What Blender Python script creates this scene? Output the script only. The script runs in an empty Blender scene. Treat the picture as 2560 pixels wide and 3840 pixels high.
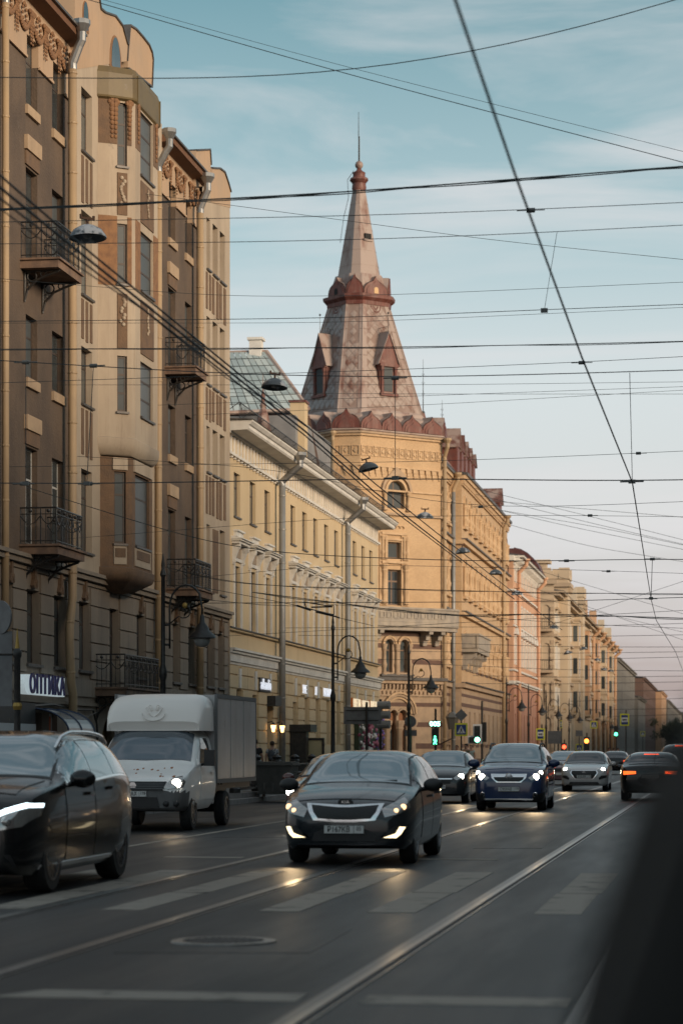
import bpy, bmesh, math, random
import numpy as np
from mathutils import Vector, Matrix
from mathutils.bvhtree import BVHTree
random.seed(7)
R = math.radians
scn = bpy.context.scene
COL = scn.collection

# ------------------------------------------------------------------ camera
HC = 1.46                      # eye height; street runs along +Y, camera is turned a little to its left
FPX, CX, VPX, VPY = 9066.0, 1280.0, 2688.0, 2816.0
YAW = math.atan((VPX-CX)/FPX)
CA, SA = math.cos(YAW), math.sin(YAW)
cd = bpy.data.cameras.new("camera"); cam = bpy.data.objects.new("camera", cd); COL.objects.link(cam)
cam.location = (0, 0, HC); cam.rotation_euler = (math.pi/2, 0, YAW)
cd.sensor_fit = 'VERTICAL'; cd.sensor_height = 36; cd.lens = 36*FPX/3840
cd.shift_y = (VPY-1920)/3840
cd.clip_start = 0.1; cd.clip_end = 6000
cd.dof.use_dof = True; cd.dof.focus_distance = 56; cd.dof.aperture_fstop = 2.2
scn.camera = cam

# ------------------------------------------------------------------ sky, sun, exposure
SUN_AZ, SUN_EL = R(124), R(13)          # clockwise from +Y (street direction)
w = bpy.data.worlds.new("World"); scn.world = w; w.use_nodes = True
nt = w.node_tree; nt.nodes.clear(); N = nt.nodes.new; Lk = nt.links.new
out = N('ShaderNodeOutputWorld'); bg = N('ShaderNodeBackground'); Lk(bg.outputs[0], out.inputs[0])
sky = N('ShaderNodeTexSky'); sky.sky_type = 'NISHITA'; sky.sun_disc = False
sky.sun_elevation = SUN_EL; sky.sun_rotation = SUN_AZ
sky.air_density = 1.0; sky.dust_density = 1.6; sky.ozone_density = 2.2
tc = N('ShaderNodeTexCoord')
sep = N('ShaderNodeSeparateXYZ'); Lk(tc.outputs['Generated'], sep.inputs[0])
# thin high cloud: stretched noise on the sky dome, stronger towards the horizon
mp = N('ShaderNodeMapping'); mp.inputs['Scale'].default_value = (3.4, 3.4, 21.0); mp.inputs['Rotation'].default_value = (0.03, 0.05, 0.3)
Lk(tc.outputs['Generated'], mp.inputs[0])
n1 = N('ShaderNodeTexNoise'); n1.inputs['Scale'].default_value = 1.1; n1.inputs['Detail'].default_value = 7; n1.inputs['Roughness'].default_value = .55; n1.inputs['Distortion'].default_value = .5
Lk(mp.outputs[0], n1.inputs['Vector'])
cr = N('ShaderNodeValToRGB'); cr.color_ramp.elements[0].position = .46; cr.color_ramp.elements[1].position = .72
Lk(n1.outputs[0], cr.inputs[0])
ccol = N('ShaderNodeValToRGB')           # air colour by height: dusty mauve at the horizon, pale above it, teal higher up
e = ccol.color_ramp.elements; e[0].position = 0.0; e[0].color = (2.1, 1.55, 1.65, 1); e[1].position = .60; e[1].color = (1.75, 2.2, 2.45, 1)
for ps, c_ in ((.045, (3.3, 2.62, 2.66)), (.095, (4.5, 4.3, 4.3)), (.15, (4.5, 4.6, 4.6)), (.21, (2.75, 3.55, 3.7)), (.31, (.95, 1.95, 2.2))):
    q_ = ccol.color_ramp.elements.new(ps); q_.color = (*c_, 1)
Lk(sep.outputs[2], ccol.inputs[0])
tint = N('ShaderNodeMix'); tint.data_type = 'RGBA'; tint.blend_type = 'MULTIPLY'; tint.inputs[0].default_value = 1
tint.inputs[7].default_value = (.85, 1.0, .90, 1); Lk(sky.outputs[0], tint.inputs[6])
mx = N('ShaderNodeMix'); mx.data_type = 'RGBA'; mx.inputs[0].default_value = .80; Lk(tint.outputs[2], mx.inputs[6]); Lk(ccol.outputs[0], mx.inputs[7])
cf = N('ShaderNodeMath'); cf.operation = 'MULTIPLY'; cf.inputs[1].default_value = .75; Lk(cr.outputs[0], cf.inputs[0])
mx2 = N('ShaderNodeMix'); mx2.data_type = 'RGBA'; Lk(cf.outputs[0], mx2.inputs[0]); Lk(mx.outputs[2], mx2.inputs[6]); mx2.inputs[7].default_value = (4.5, 4.4, 4.45, 1)
Lk(mx2.outputs[2], bg.inputs[0]); bg.inputs[1].default_value = 0.11
sl = bpy.data.lights.new("sun", 'SUN'); sl.energy = 2.5; sl.angle = R(18); sl.color = (1.0, .77, .55)
so = bpy.data.objects.new("sun", sl); COL.objects.link(so)
so.rotation_euler = (math.pi/2-SUN_EL, 0, math.pi-SUN_AZ)
so.location = (20, -20, 30)
vs = scn.view_settings; vs.view_transform = 'Standard'; vs.look = 'None'; vs.gamma = 1; vs.use_curve_mapping = False
vs.exposure = 0.64
scn.cycles.max_bounces = 6; scn.cycles.diffuse_bounces = 3; scn.cycles.glossy_bounces = 3; scn.cycles.sample_clamp_indirect = 4

# ------------------------------------------------------------------ pixel -> place
def Yof(u, X):                           # where a sight line at picture column u meets the plane x = X
    D = FPX*(X/CA)/(u-VPX)
    return (D+X*SA)/CA
def Dof(u, X): return FPX*(X/CA)/(u-VPX)
def zof(u, v, X): return HC+(VPY-v)*Dof(u, X)/FPX
def at(u, v, D):
    xr = (u-CX)/FPX*D
    return Vector((xr*CA-D*SA, xr*SA+D*CA, HC+(VPY-v)/FPX*D))
def atY(u, v, Y):                        # on the vertical plane y = Y
    t = (u-CX)/FPX
    D = Y/(t*SA+CA)
    return at(u, v, D)

# ------------------------------------------------------------------ materials
MATS = {}
def mat(name, c, c2=None, rough=.8, scale=1.5, lo=.4, hi=.65, bump=0., bscale=40., metal=0., spec=.5, stretch=1., detail=5,
        dirt=None, dirt_amt=.5, dirt_scale=.5, coat=0., rnd=0., coords='pos'):
    if name in MATS: return MATS[name]
    m = bpy.data.materials.new(name); m.use_nodes = True; t = m.node_tree
    b = t.nodes['Principled BSDF']; n = t.nodes.new; l = t.links.new
    b.inputs['Roughness'].default_value = rough; b.inputs['Metallic'].default_value = metal
    b.inputs['Specular IOR Level'].default_value = spec
    b.inputs['Coat Weight'].default_value = coat; b.inputs['Coat Roughness'].default_value = .05
    if c2 is None and not bump and not rnd and dirt is None:
        b.inputs['Base Color'].default_value = (*c, 1); MATS[name] = m; return m
    if coords == 'pos':
        g = n('ShaderNodeNewGeometry'); vec = g.outputs['Position']
    else:
        g = n('ShaderNodeTexCoord'); vec = g.outputs['Object']
    mp = n('ShaderNodeMapping'); mp.inputs['Scale'].default_value = (1, 1, 1/stretch); l(vec, mp.inputs[0])
    col = None
    rgb = n('ShaderNodeRGB'); rgb.outputs[0].default_value = (*c, 1); col = rgb.outputs[0]
    def mixc(fac, a, bcol):
        mx = n('ShaderNodeMix'); mx.data_type = 'RGBA'; l(fac, mx.inputs[0]); l(a, mx.inputs[6]); mx.inputs[7].default_value = (*bcol, 1)
        return mx.outputs[2]
    if c2 is not None:
        no = n('ShaderNodeTexNoise'); no.inputs['Scale'].default_value = scale; no.inputs['Detail'].default_value = detail; no.inputs['Roughness'].default_value = .6
        l(mp.outputs[0], no.inputs['Vector'])
        src = no.outputs[0]
        if rnd:
            oi = n('ShaderNodeObjectInfo'); ad = n('ShaderNodeMath'); ad.operation = 'MULTIPLY_ADD'; ad.inputs[1].default_value = rnd; 
            l(oi.outputs['Random'], ad.inputs[0]); l(no.outputs[0], ad.inputs[2])
            sb = n('ShaderNodeMath'); sb.operation = 'SUBTRACT'; sb.inputs[1].default_value = rnd/2; l(ad.outputs[0], sb.inputs[0]); src = sb.outputs[0]
        mr = n('ShaderNodeMapRange'); mr.inputs[1].default_value = lo; mr.inputs[2].default_value = hi; l(src, mr.inputs[0])
        col = mixc(mr.outputs[0], col, c2)
    if dirt is not None:
        mp2 = n('ShaderNodeMapping'); mp2.inputs['Scale'].default_value = (1, 1, .22); l(vec, mp2.inputs[0])
        nd = n('ShaderNodeTexNoise'); nd.inputs['Scale'].default_value = dirt_scale; nd.inputs['Detail'].default_value = 8; nd.inputs['Roughness'].default_value = .68
        l(mp2.outputs[0], nd.inputs['Vector'])
        mr = n('ShaderNodeMapRange'); mr.inputs[1].default_value = .48; mr.inputs[2].default_value = .78; mr.inputs[4].default_value = dirt_amt; l(nd.outputs[0], mr.inputs[0])
        col = mixc(mr.outputs[0], col, dirt)
        # finer rain streaks and speckle
        mp3 = n('ShaderNodeMapping'); mp3.inputs['Scale'].default_value = (1, 1, .10); l(vec, mp3.inputs[0])
        n3 = n('ShaderNodeTexNoise'); n3.inputs['Scale'].default_value = 4.5; n3.inputs['Detail'].default_value = 6; n3.inputs['Roughness'].default_value = .7; l(mp3.outputs[0], n3.inputs['Vector'])
        mr3 = n('ShaderNodeMapRange'); mr3.inputs[1].default_value = .55; mr3.inputs[2].default_value = .80; mr3.inputs[4].default_value = min(1., dirt_amt*1.1); l(n3.outputs[0], mr3.inputs[0])
        col = mixc(mr3.outputs[0], col, dirt)
        n4 = n('ShaderNodeTexNoise'); n4.inputs['Scale'].default_value = 1.3; n4.inputs['Detail'].default_value = 9; n4.inputs['Roughness'].default_value = .75; l(vec, n4.inputs['Vector'])
        mr4 = n('ShaderNodeMapRange'); mr4.inputs[1].default_value = .64; mr4.inputs[2].default_value = .68; mr4.inputs[4].default_value = dirt_amt*.8; l(n4.outputs[0], mr4.inputs[0])
        col = mixc(mr4.outputs[0], col, tuple(.5*(a_+b_) for a_, b_ in zip(dirt, (.25,.22,.19))))
    l(col, b.inputs['Base Color'])
    if bump:
        nb = n('ShaderNodeTexNoise'); nb.inputs['Scale'].default_value = bscale; nb.inputs['Detail'].default_value = 4
        l(vec, nb.inputs['Vector'])
        bp = n('ShaderNodeBump'); bp.inputs['Strength'].default_value = bump; bp.inputs['Distance'].default_value = .02
        l(nb.outputs[0], bp.inputs['Height']); l(bp.outputs[0], b.inputs['Normal'])
    MATS[name] = m; return m
def emit(name, c, s):
    if name in MATS: return MATS[name]
    m = bpy.data.materials.new(name); m.use_nodes = True; b = m.node_tree.nodes['Principled BSDF']
    b.inputs['Base Color'].default_value = (*c, 1); b.inputs['Emission Color'].default_value = (*c, 1); b.inputs['Emission Strength'].default_value = s
    MATS[name] = m; return m
def glassmat(name, c=(.018, .022, .026), c2=None, rough=.04, rnd=.5, spec=.6):
    return mat(name, c, c2, rough=rough, scale=.7, rnd=rnd, lo=.35, hi=.9, spec=spec)

# ------------------------------------------------------------------ mesh building
ORG = {}
class MB:
    def __init__(s, T=None): s.v = []; s.f = []; s.T = T; s.mi = []; s.m = 0
    def add(s, vs, fs):
        o = len(s.v)
        if s.T: vs = [s.T(*p) for p in vs]
        s.v += [tuple(p) for p in vs]; s.f += [tuple(i+o for i in f) for f in fs]; s.mi += [s.m]*len(fs); return s
    def box(s, x0, x1, y0, y1, z0, z1):
        return s.add([(x0,y0,z0),(x1,y0,z0),(x1,y1,z0),(x0,y1,z0),(x0,y0,z1),(x1,y0,z1),(x1,y1,z1),(x0,y1,z1)],
              [(0,3,2,1),(4,5,6,7),(0,1,5,4),(1,2,6,5),(2,3,7,6),(3,0,4,7)])
    def hexa(s, a, b):                    # two quads of 4 points -> closed solid
        return s.add(list(a)+list(b), [(0,3,2,1),(4,5,6,7),(0,1,5,4),(1,2,6,5),(2,3,7,6),(3,0,4,7)])
    def quad(s, a, b, c, d): return s.add([a,b,c,d], [(0,1,2,3)])
    def prism(s, poly, d0, d1, ax=1):      # poly of (a,b); extruded along local axis ax (0,1,2)
        n = len(poly)
        def pt(p, d):
            q = list(p); q.insert(ax, d); return tuple(q)
        vs = [pt(p, d0) for p in poly]+[pt(p, d1) for p in poly]
        fs = [tuple(range(n)), tuple(range(2*n-1, n-1, -1))]+[(i, (i+1) % n, n+(i+1) % n, n+i) for i in range(n)]
        return s.add(vs, fs)
    def cyl(s, p0, p1, r0, r1=None, n=8, caps=True):
        p0, p1 = Vector(p0), Vector(p1); r1 = r0 if r1 is None else r1
        d = p1-p0
        if d.length < 1e-6: return s
        d.normalize(); a = d.orthogonal().normalized(); b = d.cross(a)
        vs = []
        for p, r in ((p0, r0), (p1, r1)):
            for i in range(n):
                t = 2*math.pi*i/n; vs.append(tuple(p+(a*math.cos(t)+b*math.sin(t))*r))
        fs = [(i, (i+1) % n, n+(i+1) % n, n+i) for i in range(n)]
        if caps: fs += [tuple(range(n-1, -1, -1)), tuple(range(n, 2*n))]
        return s.add(vs, fs)
    def tube(s, pts, r, n=6, caps=True):
        pts = [Vector(p) for p in pts]; m = len(pts); vs = []; ref = None
        for i, p in enumerate(pts):
            d = (pts[min(i+1, m-1)]-pts[max(i-1, 0)]).normalized()
            if ref is None: ref = d.orthogonal().normalized()
            a = (ref-d*ref.dot(d))
            a = a.normalized() if a.length > 1e-5 else d.orthogonal().normalized()
            ref = a; b = d.cross(a); rr = r[i] if isinstance(r, (list, tuple)) else r
            for k in range(n):
                t = 2*math.pi*k/n; vs.append(tuple(p+(a*math.cos(t)+b*math.sin(t))*rr))
        fs = [(i*n+k, i*n+(k+1) % n, (i+1)*n+(k+1) % n, (i+1)*n+k) for i in range(m-1) for k in range(n)]
        if caps: fs += [tuple(range(n-1, -1, -1)), tuple(range((m-1)*n, m*n))]
        return s.add(vs, fs)
    def lathe(s, prof, c=(0,0,0), n=12, ax='z'):   # prof: (r, h)
        vs = []; cx, cy, cz = c
        for r, h in prof:
            for k in range(n):
                t = 2*math.pi*k/n; a, b = r*math.cos(t), r*math.sin(t)
                vs.append((cx+a, cy+b, cz+h) if ax == 'z' else (cx+h, cy+a, cz+b) if ax == 'x' else (cx+a, cy+h, cz+b))
        m = len(prof)
        fs = [(i*n+k, i*n+(k+1) % n, (i+1)*n+(k+1) % n, (i+1)*n+k) for i in range(m-1) for k in range(n)]
        fs += [tuple(range(n-1, -1, -1)), tuple(range((m-1)*n, m*n))]
        return s.add(vs, fs)
    def ball(s, c, r, n=8, m=6, sc=(1,1,1)):
        pr = [(max(r*math.sin(math.pi*i/m), r*.02), -r*math.cos(math.pi*i/m)) for i in range(m+1)]
        o = len(s.v); T = s.T; s.T = None
        s.lathe(pr, (0,0,0), n); s.T = T
        for i in range(o, len(s.v)):
            p = s.v[i]; q = (c[0]+p[0]*sc[0], c[1]+p[1]*sc[1], c[2]+p[2]*sc[2]); s.v[i] = tuple(T(*q)) if T else q
        return s
    def build(s, name, m, parent=None, smooth=False, kind=None, recalc=True):
        me = bpy.data.meshes.new(name)
        vs = s.v
        if parent is not None:
            o = ORG.get(parent.name, (0,0,0))
            if any(o): vs = [(p[0]-o[0], p[1]-o[1], p[2]-o[2]) for p in vs]
        me.from_pydata(vs, [], s.f)
        for x in (m if isinstance(m, (list, tuple)) else [m]): me.materials.append(x)
        if isinstance(m, (list, tuple)) and len(m) > 1: me.polygons.foreach_set('material_index', s.mi)
        if recalc:
            bm = bmesh.new(); bm.from_mesh(me); bmesh.ops.recalc_face_normals(bm, faces=bm.faces); bm.to_mesh(me); bm.free()
        if smooth:
            me.polygons.foreach_set('use_smooth', [True]*len(me.polygons))
            if smooth != 'all':
                try: me.set_sharp_from_angle(angle=R(38))
                except Exception: pass
        return link(name, me, parent, kind)
def link(name, me, parent=None, kind=None):
    o = bpy.data.objects.new(name, me); COL.objects.link(o)
    if parent is not None:
        o.parent = parent
        if parent.name in ORG: ORG[o.name] = ORG[parent.name]
    if kind: o['kind'] = kind
    return o
def thing(name, label, cat, loc=(0,0,0), rz=0, group=None, world=False):
    o = bpy.data.objects.new(name, None); COL.objects.link(o); o.empty_display_size = .3
    o.location = loc; o.rotation_euler = (0,0,rz); o['label'] = label; o['category'] = cat
    if group: o['group'] = group
    if world: ORG[o.name] = tuple(loc)     # children are given in world coordinates
    return o
def tag(o, label, cat, group=None):
    o['label'] = label; o['category'] = cat
    if group: o['group'] = group
    return o
def copy_tree(o, parent=None):
    c = o.copy(); COL.objects.link(c); c.parent = parent
    for ch in o.children: copy_tree(ch, c)
    return c
def proto_mesh(mb, name, m, smooth=False):
    o = mb.build(name, m, None, smooth=smooth); d = o.data; bpy.data.objects.remove(o); return d
class Fac:                                # a vertical facade: s along the wall, d outwards, z up
    def __init__(s, x, y, dx=0., dy=1.):
        L = math.hypot(dx, dy); s.x, s.y, s.dx, s.dy = x, y, dx/L, dy/L; s.nx, s.ny = s.dy, -s.dx
    def __call__(s, a, d, z): return (s.x+s.dx*a+s.nx*d, s.y+s.dy*a+s.ny*d, z)
_cube = {}
def unit_cube(m, bev=.04):
    k = (m.name, bev)
    if k not in _cube:
        bm = bmesh.new(); bmesh.ops.create_cube(bm, size=1)
        if bev: bmesh.ops.bevel(bm, geom=bm.edges[:], offset=bev, segments=1, affect='EDGES')
        me = bpy.data.meshes.new('piece_'+m.name); bm.to_mesh(me); bm.free(); me.materials.append(m); _cube[k] = me
    return _cube[k]
def piece(name, fac, s0, s1, d0, d1, z0, z1, m, parent, bev=.04):
    o = link(name, unit_cube(m, bev), parent)
    p = fac((s0+s1)/2, (d0+d1)/2, (z0+z1)/2); g = ORG.get(parent.name, (0,0,0))
    o.location = (p[0]-g[0], p[1]-g[1], p[2]-g[2]); o.rotation_euler = (0,0,math.atan2(fac.dy, fac.dx))
    o.scale = (abs(s1-s0), abs(d1-d0), abs(z1-z0)); return o
def wall(fac, s0, s1, z0, z1, ops, m, parent, name='wall', depth=.24, d=0.):
    """sheet with openings (a,b,zb,zt[,arch]) and their reveals"""
    S = sorted({s0, s1, *[min(max(x, s0), s1) for o in ops for x in o[:2]]}); Z = sorted({z0, z1, *[min(max(x, z0), z1) for o in ops for x in o[2:4]]})
    mb = MB(fac)
    for i in range(len(S)-1):
        zs = None
        for j in range(len(Z)-1):
            cs, cz = (S[i]+S[i+1])/2, (Z[j]+Z[j+1])/2
            hole = any(o[0] < cs < o[1] and o[2] < cz < o[3] for o in ops)
            if not hole and zs is None: zs = Z[j]
            if zs is not None and (hole or j == len(Z)-2):
                ze = Z[j] if hole else Z[j+1]
                mb.quad((S[i], d, zs), (S[i+1], d, zs), (S[i+1], d, ze), (S[i], d, ze)); zs = None
    for o in ops:
        a, b, zb, zt = o[:4]
        if b <= s0 or a >= s1 or zt <= z0 or zb >= z1: continue
        clip_b, clip_t = zb < z0, zt > z1; zb = max(zb, z0); zt = min(zt, z1)
        if len(o) > 4 and o[4]:
            r = (b-a)/2; zc = zt-r; n = 10; c = (a+b)/2
            arc = [(c-r*math.cos(math.pi*k/n), zc+r*math.sin(math.pi*k/n)) for k in range(n+1)]
            for k in range(n):
                p, q = arc[k], arc[k+1]
                mb.quad((p[0], d, p[1]), (q[0], d, q[1]), (q[0], d, zt), (p[0], d, zt))
                mb.quad((p[0], d, p[1]), (q[0], d, q[1]), (q[0], d-depth, q[1]), (p[0], d-depth, p[1]))
            zt2 = zc
        else:
            zt2 = zt
            if not clip_t: mb.quad((a, d, zt), (b, d, zt), (b, d-depth, zt), (a, d-depth, zt))
        if not clip_b: mb.quad((a, d, zb), (b, d, zb), (b, d-depth, zb), (a, d-depth, zb))
        mb.quad((a, d, zb), (a, d, zt2), (a, d-depth, zt2), (a, d-depth, zb))
        mb.quad((b, d, zb), (b, d, zt2), (b, d-depth, zt2), (b, d-depth, zb))
    return mb.build(name, m, parent, recalc=False)
def window(fac, a, b, z0, z1, parent, frame, glass, d=-.22, bars=(1, 1), fw=.06, arch=False, sill=None, name='window', lowpanel=None):
    """a window: frame mesh with the pane as its sub-part; bars = (mullions, transoms)"""
    mb = MB(fac); e = .015
    a0, b0, zb, zt = a-.03, b+.03, z0-.03, z1+.03
    mb.box(a0, a+fw, d-.06, d, zb, zt); mb.box(b-fw, b0, d-.06, d, zb, zt)
    mb.box(a+fw, b-fw, d-.06, d, zb, z0+fw); mb.box(a+fw, b-fw, d-.06, d, z1-fw, zt)
    for k in range(bars[0]):
        c = a+(b-a)*(k+1)/(bars[0]+1); mb.box(c-fw*.45, c+fw*.45, d-.05, d-.005, z0+fw, z1-fw)
    for k in range(bars[1]):
        c = z1-(z1-z0)*.32*(k+1) if bars[1] == 1 else z0+(z1-z0)*(k+1)/(bars[1]+1)
        mb.box(a+fw, b-fw, d-.052, d-.003, c-fw*.5, c+fw*.5)
    o = mb.build(name, frame, parent, recalc=False)
    MB(fac).box(a0+.01, b0-.01, d-.03, d-.012, zb+.01, zt-.01).build('pane', glass, o, recalc=False)
    if sill is not None:
        MB(fac).box(a-.06, b+.06, -.02, .1, z0-.07, z0-.01).build('sill', sill, o, recalc=False)
    return o
_fonts = {}
def text_mesh(txt, size, depth, xs=1.0, bold=0.0, spacing=1.0):
    c = bpy.data.curves.new('t', 'FONT'); c.body = txt; c.size = size; c.extrude = depth; c.align_x = 'CENTER'; c.align_y = 'CENTER'
    c.offset = bold; c.space_character = spacing; c.resolution_u = 3
    o = bpy.data.objects.new('t', c); COL.objects.link(o)
    me = bpy.data.meshes.new_from_object(o.evaluated_get(bpy.context.evaluated_depsgraph_get()))
    bpy.data.objects.remove(o); 
    for v in me.vertices: v.co.x *= xs
    return me
def lettering(txt, size, loc, right, m, parent, depth=.01, xs=1., bold=0., name='lettering', up=(0,0,1), spacing=1.):
    me = text_mesh(txt, size, depth, xs, bold, spacing); me.materials.clear(); me.materials.append(m)
    o = link(name, me, parent); r = Vector(right).normalized(); u = Vector(up).normalized(); n = r.cross(u)
    g = ORG.get(parent.name, (0,0,0)) if parent else (0,0,0)
    M = Matrix((r, u, n)).transposed().to_4x4(); M.translation = Vector(loc)-Vector(g); o.matrix_local = M; return o
# ================================================================== ground, road, pavements
def asphalt(name, k=1.):
    m = bpy.data.materials.new(name); m.use_nodes = True; t = m.node_tree; b = t.nodes['Principled BSDF']; n = t.nodes.new; l = t.links.new
    b.inputs['Specular IOR Level'].default_value = .22
    g_ = n('ShaderNodeNewGeometry'); P_ = g_.outputs['Position']
    def noise(sc, scale, det, rgh=.6):
        mp = n('ShaderNodeMapping'); mp.inputs['Scale'].default_value = sc; l(P_, mp.inputs[0]); q = n('ShaderNodeTexNoise'); q.inputs['Scale'].default_value = scale; q.inputs['Detail'].default_value = det; q.inputs['Roughness'].default_value = rgh; l(mp.outputs[0], q.inputs['Vector']); return q.outputs[0]
    def rng(x, a, c, d=0., e=1.):
        q = n('ShaderNodeMapRange'); q.inputs[1].default_value = a; q.inputs[2].default_value = c; q.inputs[3].default_value = d; q.inputs[4].default_value = e; l(x, q.inputs[0]); return q.outputs[0]
    def mixv(f, a, c):
        q = n('ShaderNodeMix'); q.data_type = 'RGBA'; l(f, q.inputs[0])
        if isinstance(a, tuple): q.inputs[6].default_value = (*[x*k for x in a], 1)
        else: l(a, q.inputs[6])
        q.inputs[7].default_value = (*[x*k for x in c], 1); return q.outputs[2]
    big = noise((1,.35,1), .30, 6); lane = noise((1,.09,1), .9, 5); grit = noise((1,1,1), 42, 3); spot = noise((1,.6,1), 1.6, 7, .7)
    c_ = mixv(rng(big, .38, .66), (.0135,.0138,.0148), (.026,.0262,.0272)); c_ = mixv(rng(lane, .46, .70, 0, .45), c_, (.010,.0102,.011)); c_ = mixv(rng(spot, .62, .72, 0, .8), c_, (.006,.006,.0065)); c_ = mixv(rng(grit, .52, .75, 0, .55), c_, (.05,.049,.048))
    vo = n('ShaderNodeTexVoronoi'); vo.feature = 'DISTANCE_TO_EDGE'; vo.inputs['Scale'].default_value = .34; wn = n('ShaderNodeMix'); wn.data_type = 'VECTOR'
    nz = n('ShaderNodeTexNoise'); nz.inputs['Scale'].default_value = 1.2; nz.inputs['Detail'].default_value = 6; l(P_, nz.inputs['Vector']); wn.inputs[0].default_value = .25; l(P_, wn.inputs[4]); l(nz.outputs[1], wn.inputs[5]); l(wn.outputs[1], vo.inputs['Vector'])
    crk = rng(vo.outputs['Distance'], .0, .007, 1., 0.); mk = n('ShaderNodeMath'); mk.operation = 'MULTIPLY'; l(crk, mk.inputs[0]); l(rng(big, .5, .56), mk.inputs[1]); c_ = mixv(mk.outputs[0], c_, (.004,.004,.004))
    l(c_, b.inputs['Base Color'])
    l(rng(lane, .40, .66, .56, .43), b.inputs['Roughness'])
    bp = n('ShaderNodeBump'); bp.inputs['Strength'].default_value = .3; bp.inputs['Distance'].default_value = .012; l(grit, bp.inputs['Height']); l(bp.outputs[0], b.inputs['Normal']); return m
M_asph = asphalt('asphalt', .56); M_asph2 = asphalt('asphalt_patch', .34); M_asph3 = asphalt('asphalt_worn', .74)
M_ground = mat('earth', (.06,.058,.054), (.08,.075,.07), rough=.9, scale=.1)
M_pave = mat('paving', (.17,.155,.14), (.12,.11,.10), rough=.8, scale=.8, bump=.2, bscale=20)
M_kerb = mat('granite', (.24,.225,.215), (.16,.15,.145), rough=.7, scale=6, bump=.2, bscale=60)
M_paint = mat('road_paint', (.26,.23,.195), (.035,.034,.033), rough=.7, spec=.15, scale=2.6, lo=.54, hi=.72, detail=10, bump=.15, bscale=60)
M_steel = mat('rail_steel', (.20,.195,.19), (.12,.115,.11), rough=.3, metal=1., scale=4)
M_dark = mat('dark_groove', (.012,.012,.012), rough=.8)
M_iron = mat('cast_iron', (.055,.055,.058), (.09,.085,.08), rough=.5, scale=8, bump=.3, bscale=30, metal=.4)
M_black = mat('black_iron', (.012,.012,.013), (.03,.026,.022), rough=.45, scale=9, spec=.5)
g = MB().box(-3000, 3000, -300, 5500, -.4, -.06).build('ground', M_ground, kind='structure')
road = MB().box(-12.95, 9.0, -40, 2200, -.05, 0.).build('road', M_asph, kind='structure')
MB().box(-60, -12.95, 129.5, 147.5, -.05, -.002).build('side_street', M_asph, kind='structure')
pv = MB(); pv.box(-17.6, -13.1, -40, 127, -.05, .13); pavement_a = pv.build('pavement', M_pave, kind='structure')
pv = MB(); pv.box(-17.6, -13.1, 150, 2200, -.05, .13); pavement_b = pv.build('pavement', M_pave, kind='structure')
pv = MB(); pv.box(9.15, 14.0, -40, 2200, -.05, .13); pv.build('pavement', M_pave, kind='structure')
FK = Fac(-13.1, 0)
for y0, y1, par in ((-10, 127, pavement_a), (150, 300, pavement_b)):
    y = y0
    while y < y1-.1:
        L = random.uniform(1.1, 1.5); piece('kerb_stone', FK, y+.006, min(y+L, y1)-.006, 0, .15+random.uniform(-.006, .006), -.04, .14+random.uniform(-.004, .004), M_kerb, par, .03); y += L
MB().box(-13.1, -12.95, 300, 2200, -.05, .14).build('kerb', M_kerb, kind='structure')
MB().box(9.0, 9.15, -40, 2200, -.05, .14).build('kerb', M_kerb, kind='structure')
# tram rails (grooved)
for i, X in enumerate((-6.17, -4.63, -2.25, -.71)):
    s = 1 if i % 2 else -1
    MB().box(X-.022, X+.03, -20, 1200, -.03, .008).build('tram_rail', M_steel, road)
    MB().box(X+.03, X+.080, -20, 1200, -.03, .003).build('rail_groove', M_dark, road)
    MB().box(X+.080, X+.095, -20, 1200, -.03, .007).build('rail_lip', M_steel, road)
# concrete-ish strip beside rails
M_seam = mat('tar_seam', (.014,.014,.015), (.03,.03,.032), rough=.35, scale=3)
for X in (-6.17, -4.63, -2.25, -.71):
    MB().box(X-.10, X-.022, -20, 700, -.02, .0035).build('tar_seam', M_seam, road)
# repair patches and the worn strips between the rails
for X0_, X1_, a_, b_, m_ in ((-6.05,-4.75,-20,400,M_asph3),(-2.13,-.84,-20,400,M_asph3)):
    MB().box(X0_, X1_, a_, b_, -.02, .002).build('rail_bed', m_, road)
for pts in ([(-4.3,17.0),(-2.9,17.2),(-2.95,19.6),(-4.25,19.4)], [(-9.6,24.5),(-8.0,24.6),(-8.1,30.4),(-9.7,30.1)], [(-3.6,36),(-2.6,36.2),(-2.7,43),(-3.5,42.6)], [(-8.4,40),(-7.0,40.3),(-7.1,47),(-8.3,46.5)], [(-12,52),(-10.2,52.4),(-10.3,60),(-12,59)], [(-4.4,50),(-3.3,50),(-3.2,57),(-4.4,58)]):
    MB().prism(pts, -.02, .0025, 2).build('asphalt_patch', M_asph2, road)
# painted markings
def mark(pts): MB().prism(pts, -.02, .005, 2).build('road_marking', M_paint, road)
Yn, Yf = 21.6, 28.9
for xa, xb, y0, y1 in ((-10.6,-10.2,Yn,Yf),(-9.6,-9.2,Yn,Yf),(-8.6,-8.2,Yn,Yf),(-7.6,-7.2,Yn,Yf),(-6.72,-6.30,Yn,Yf),(-5.58,-5.2,Yn,Yf),(-4.12,-3.74,Yn,Yf),(-3.12,-2.68,Yn,Yf),(-1.62,-1.2,Yn,Yf)):
    ym = y0+(y1-y0)*random.uniform(.36,.46)
    mark([(xa,y0),(xb,y0),(xb,ym-.04),(xa,ym-.04)]); mark([(xa+.02,ym+.04),(xb+.03,ym+.04),(xb+.03,y1),(xa+.02,y1)])
mark([(-4.25,13.85),(-2.42,13.85),(-2.42,14.3),(-4.05,14.3)]); mark([(-2.05,13.8),(-.85,13.8),(-.85,14.25),(-2.05,14.25)])
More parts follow.
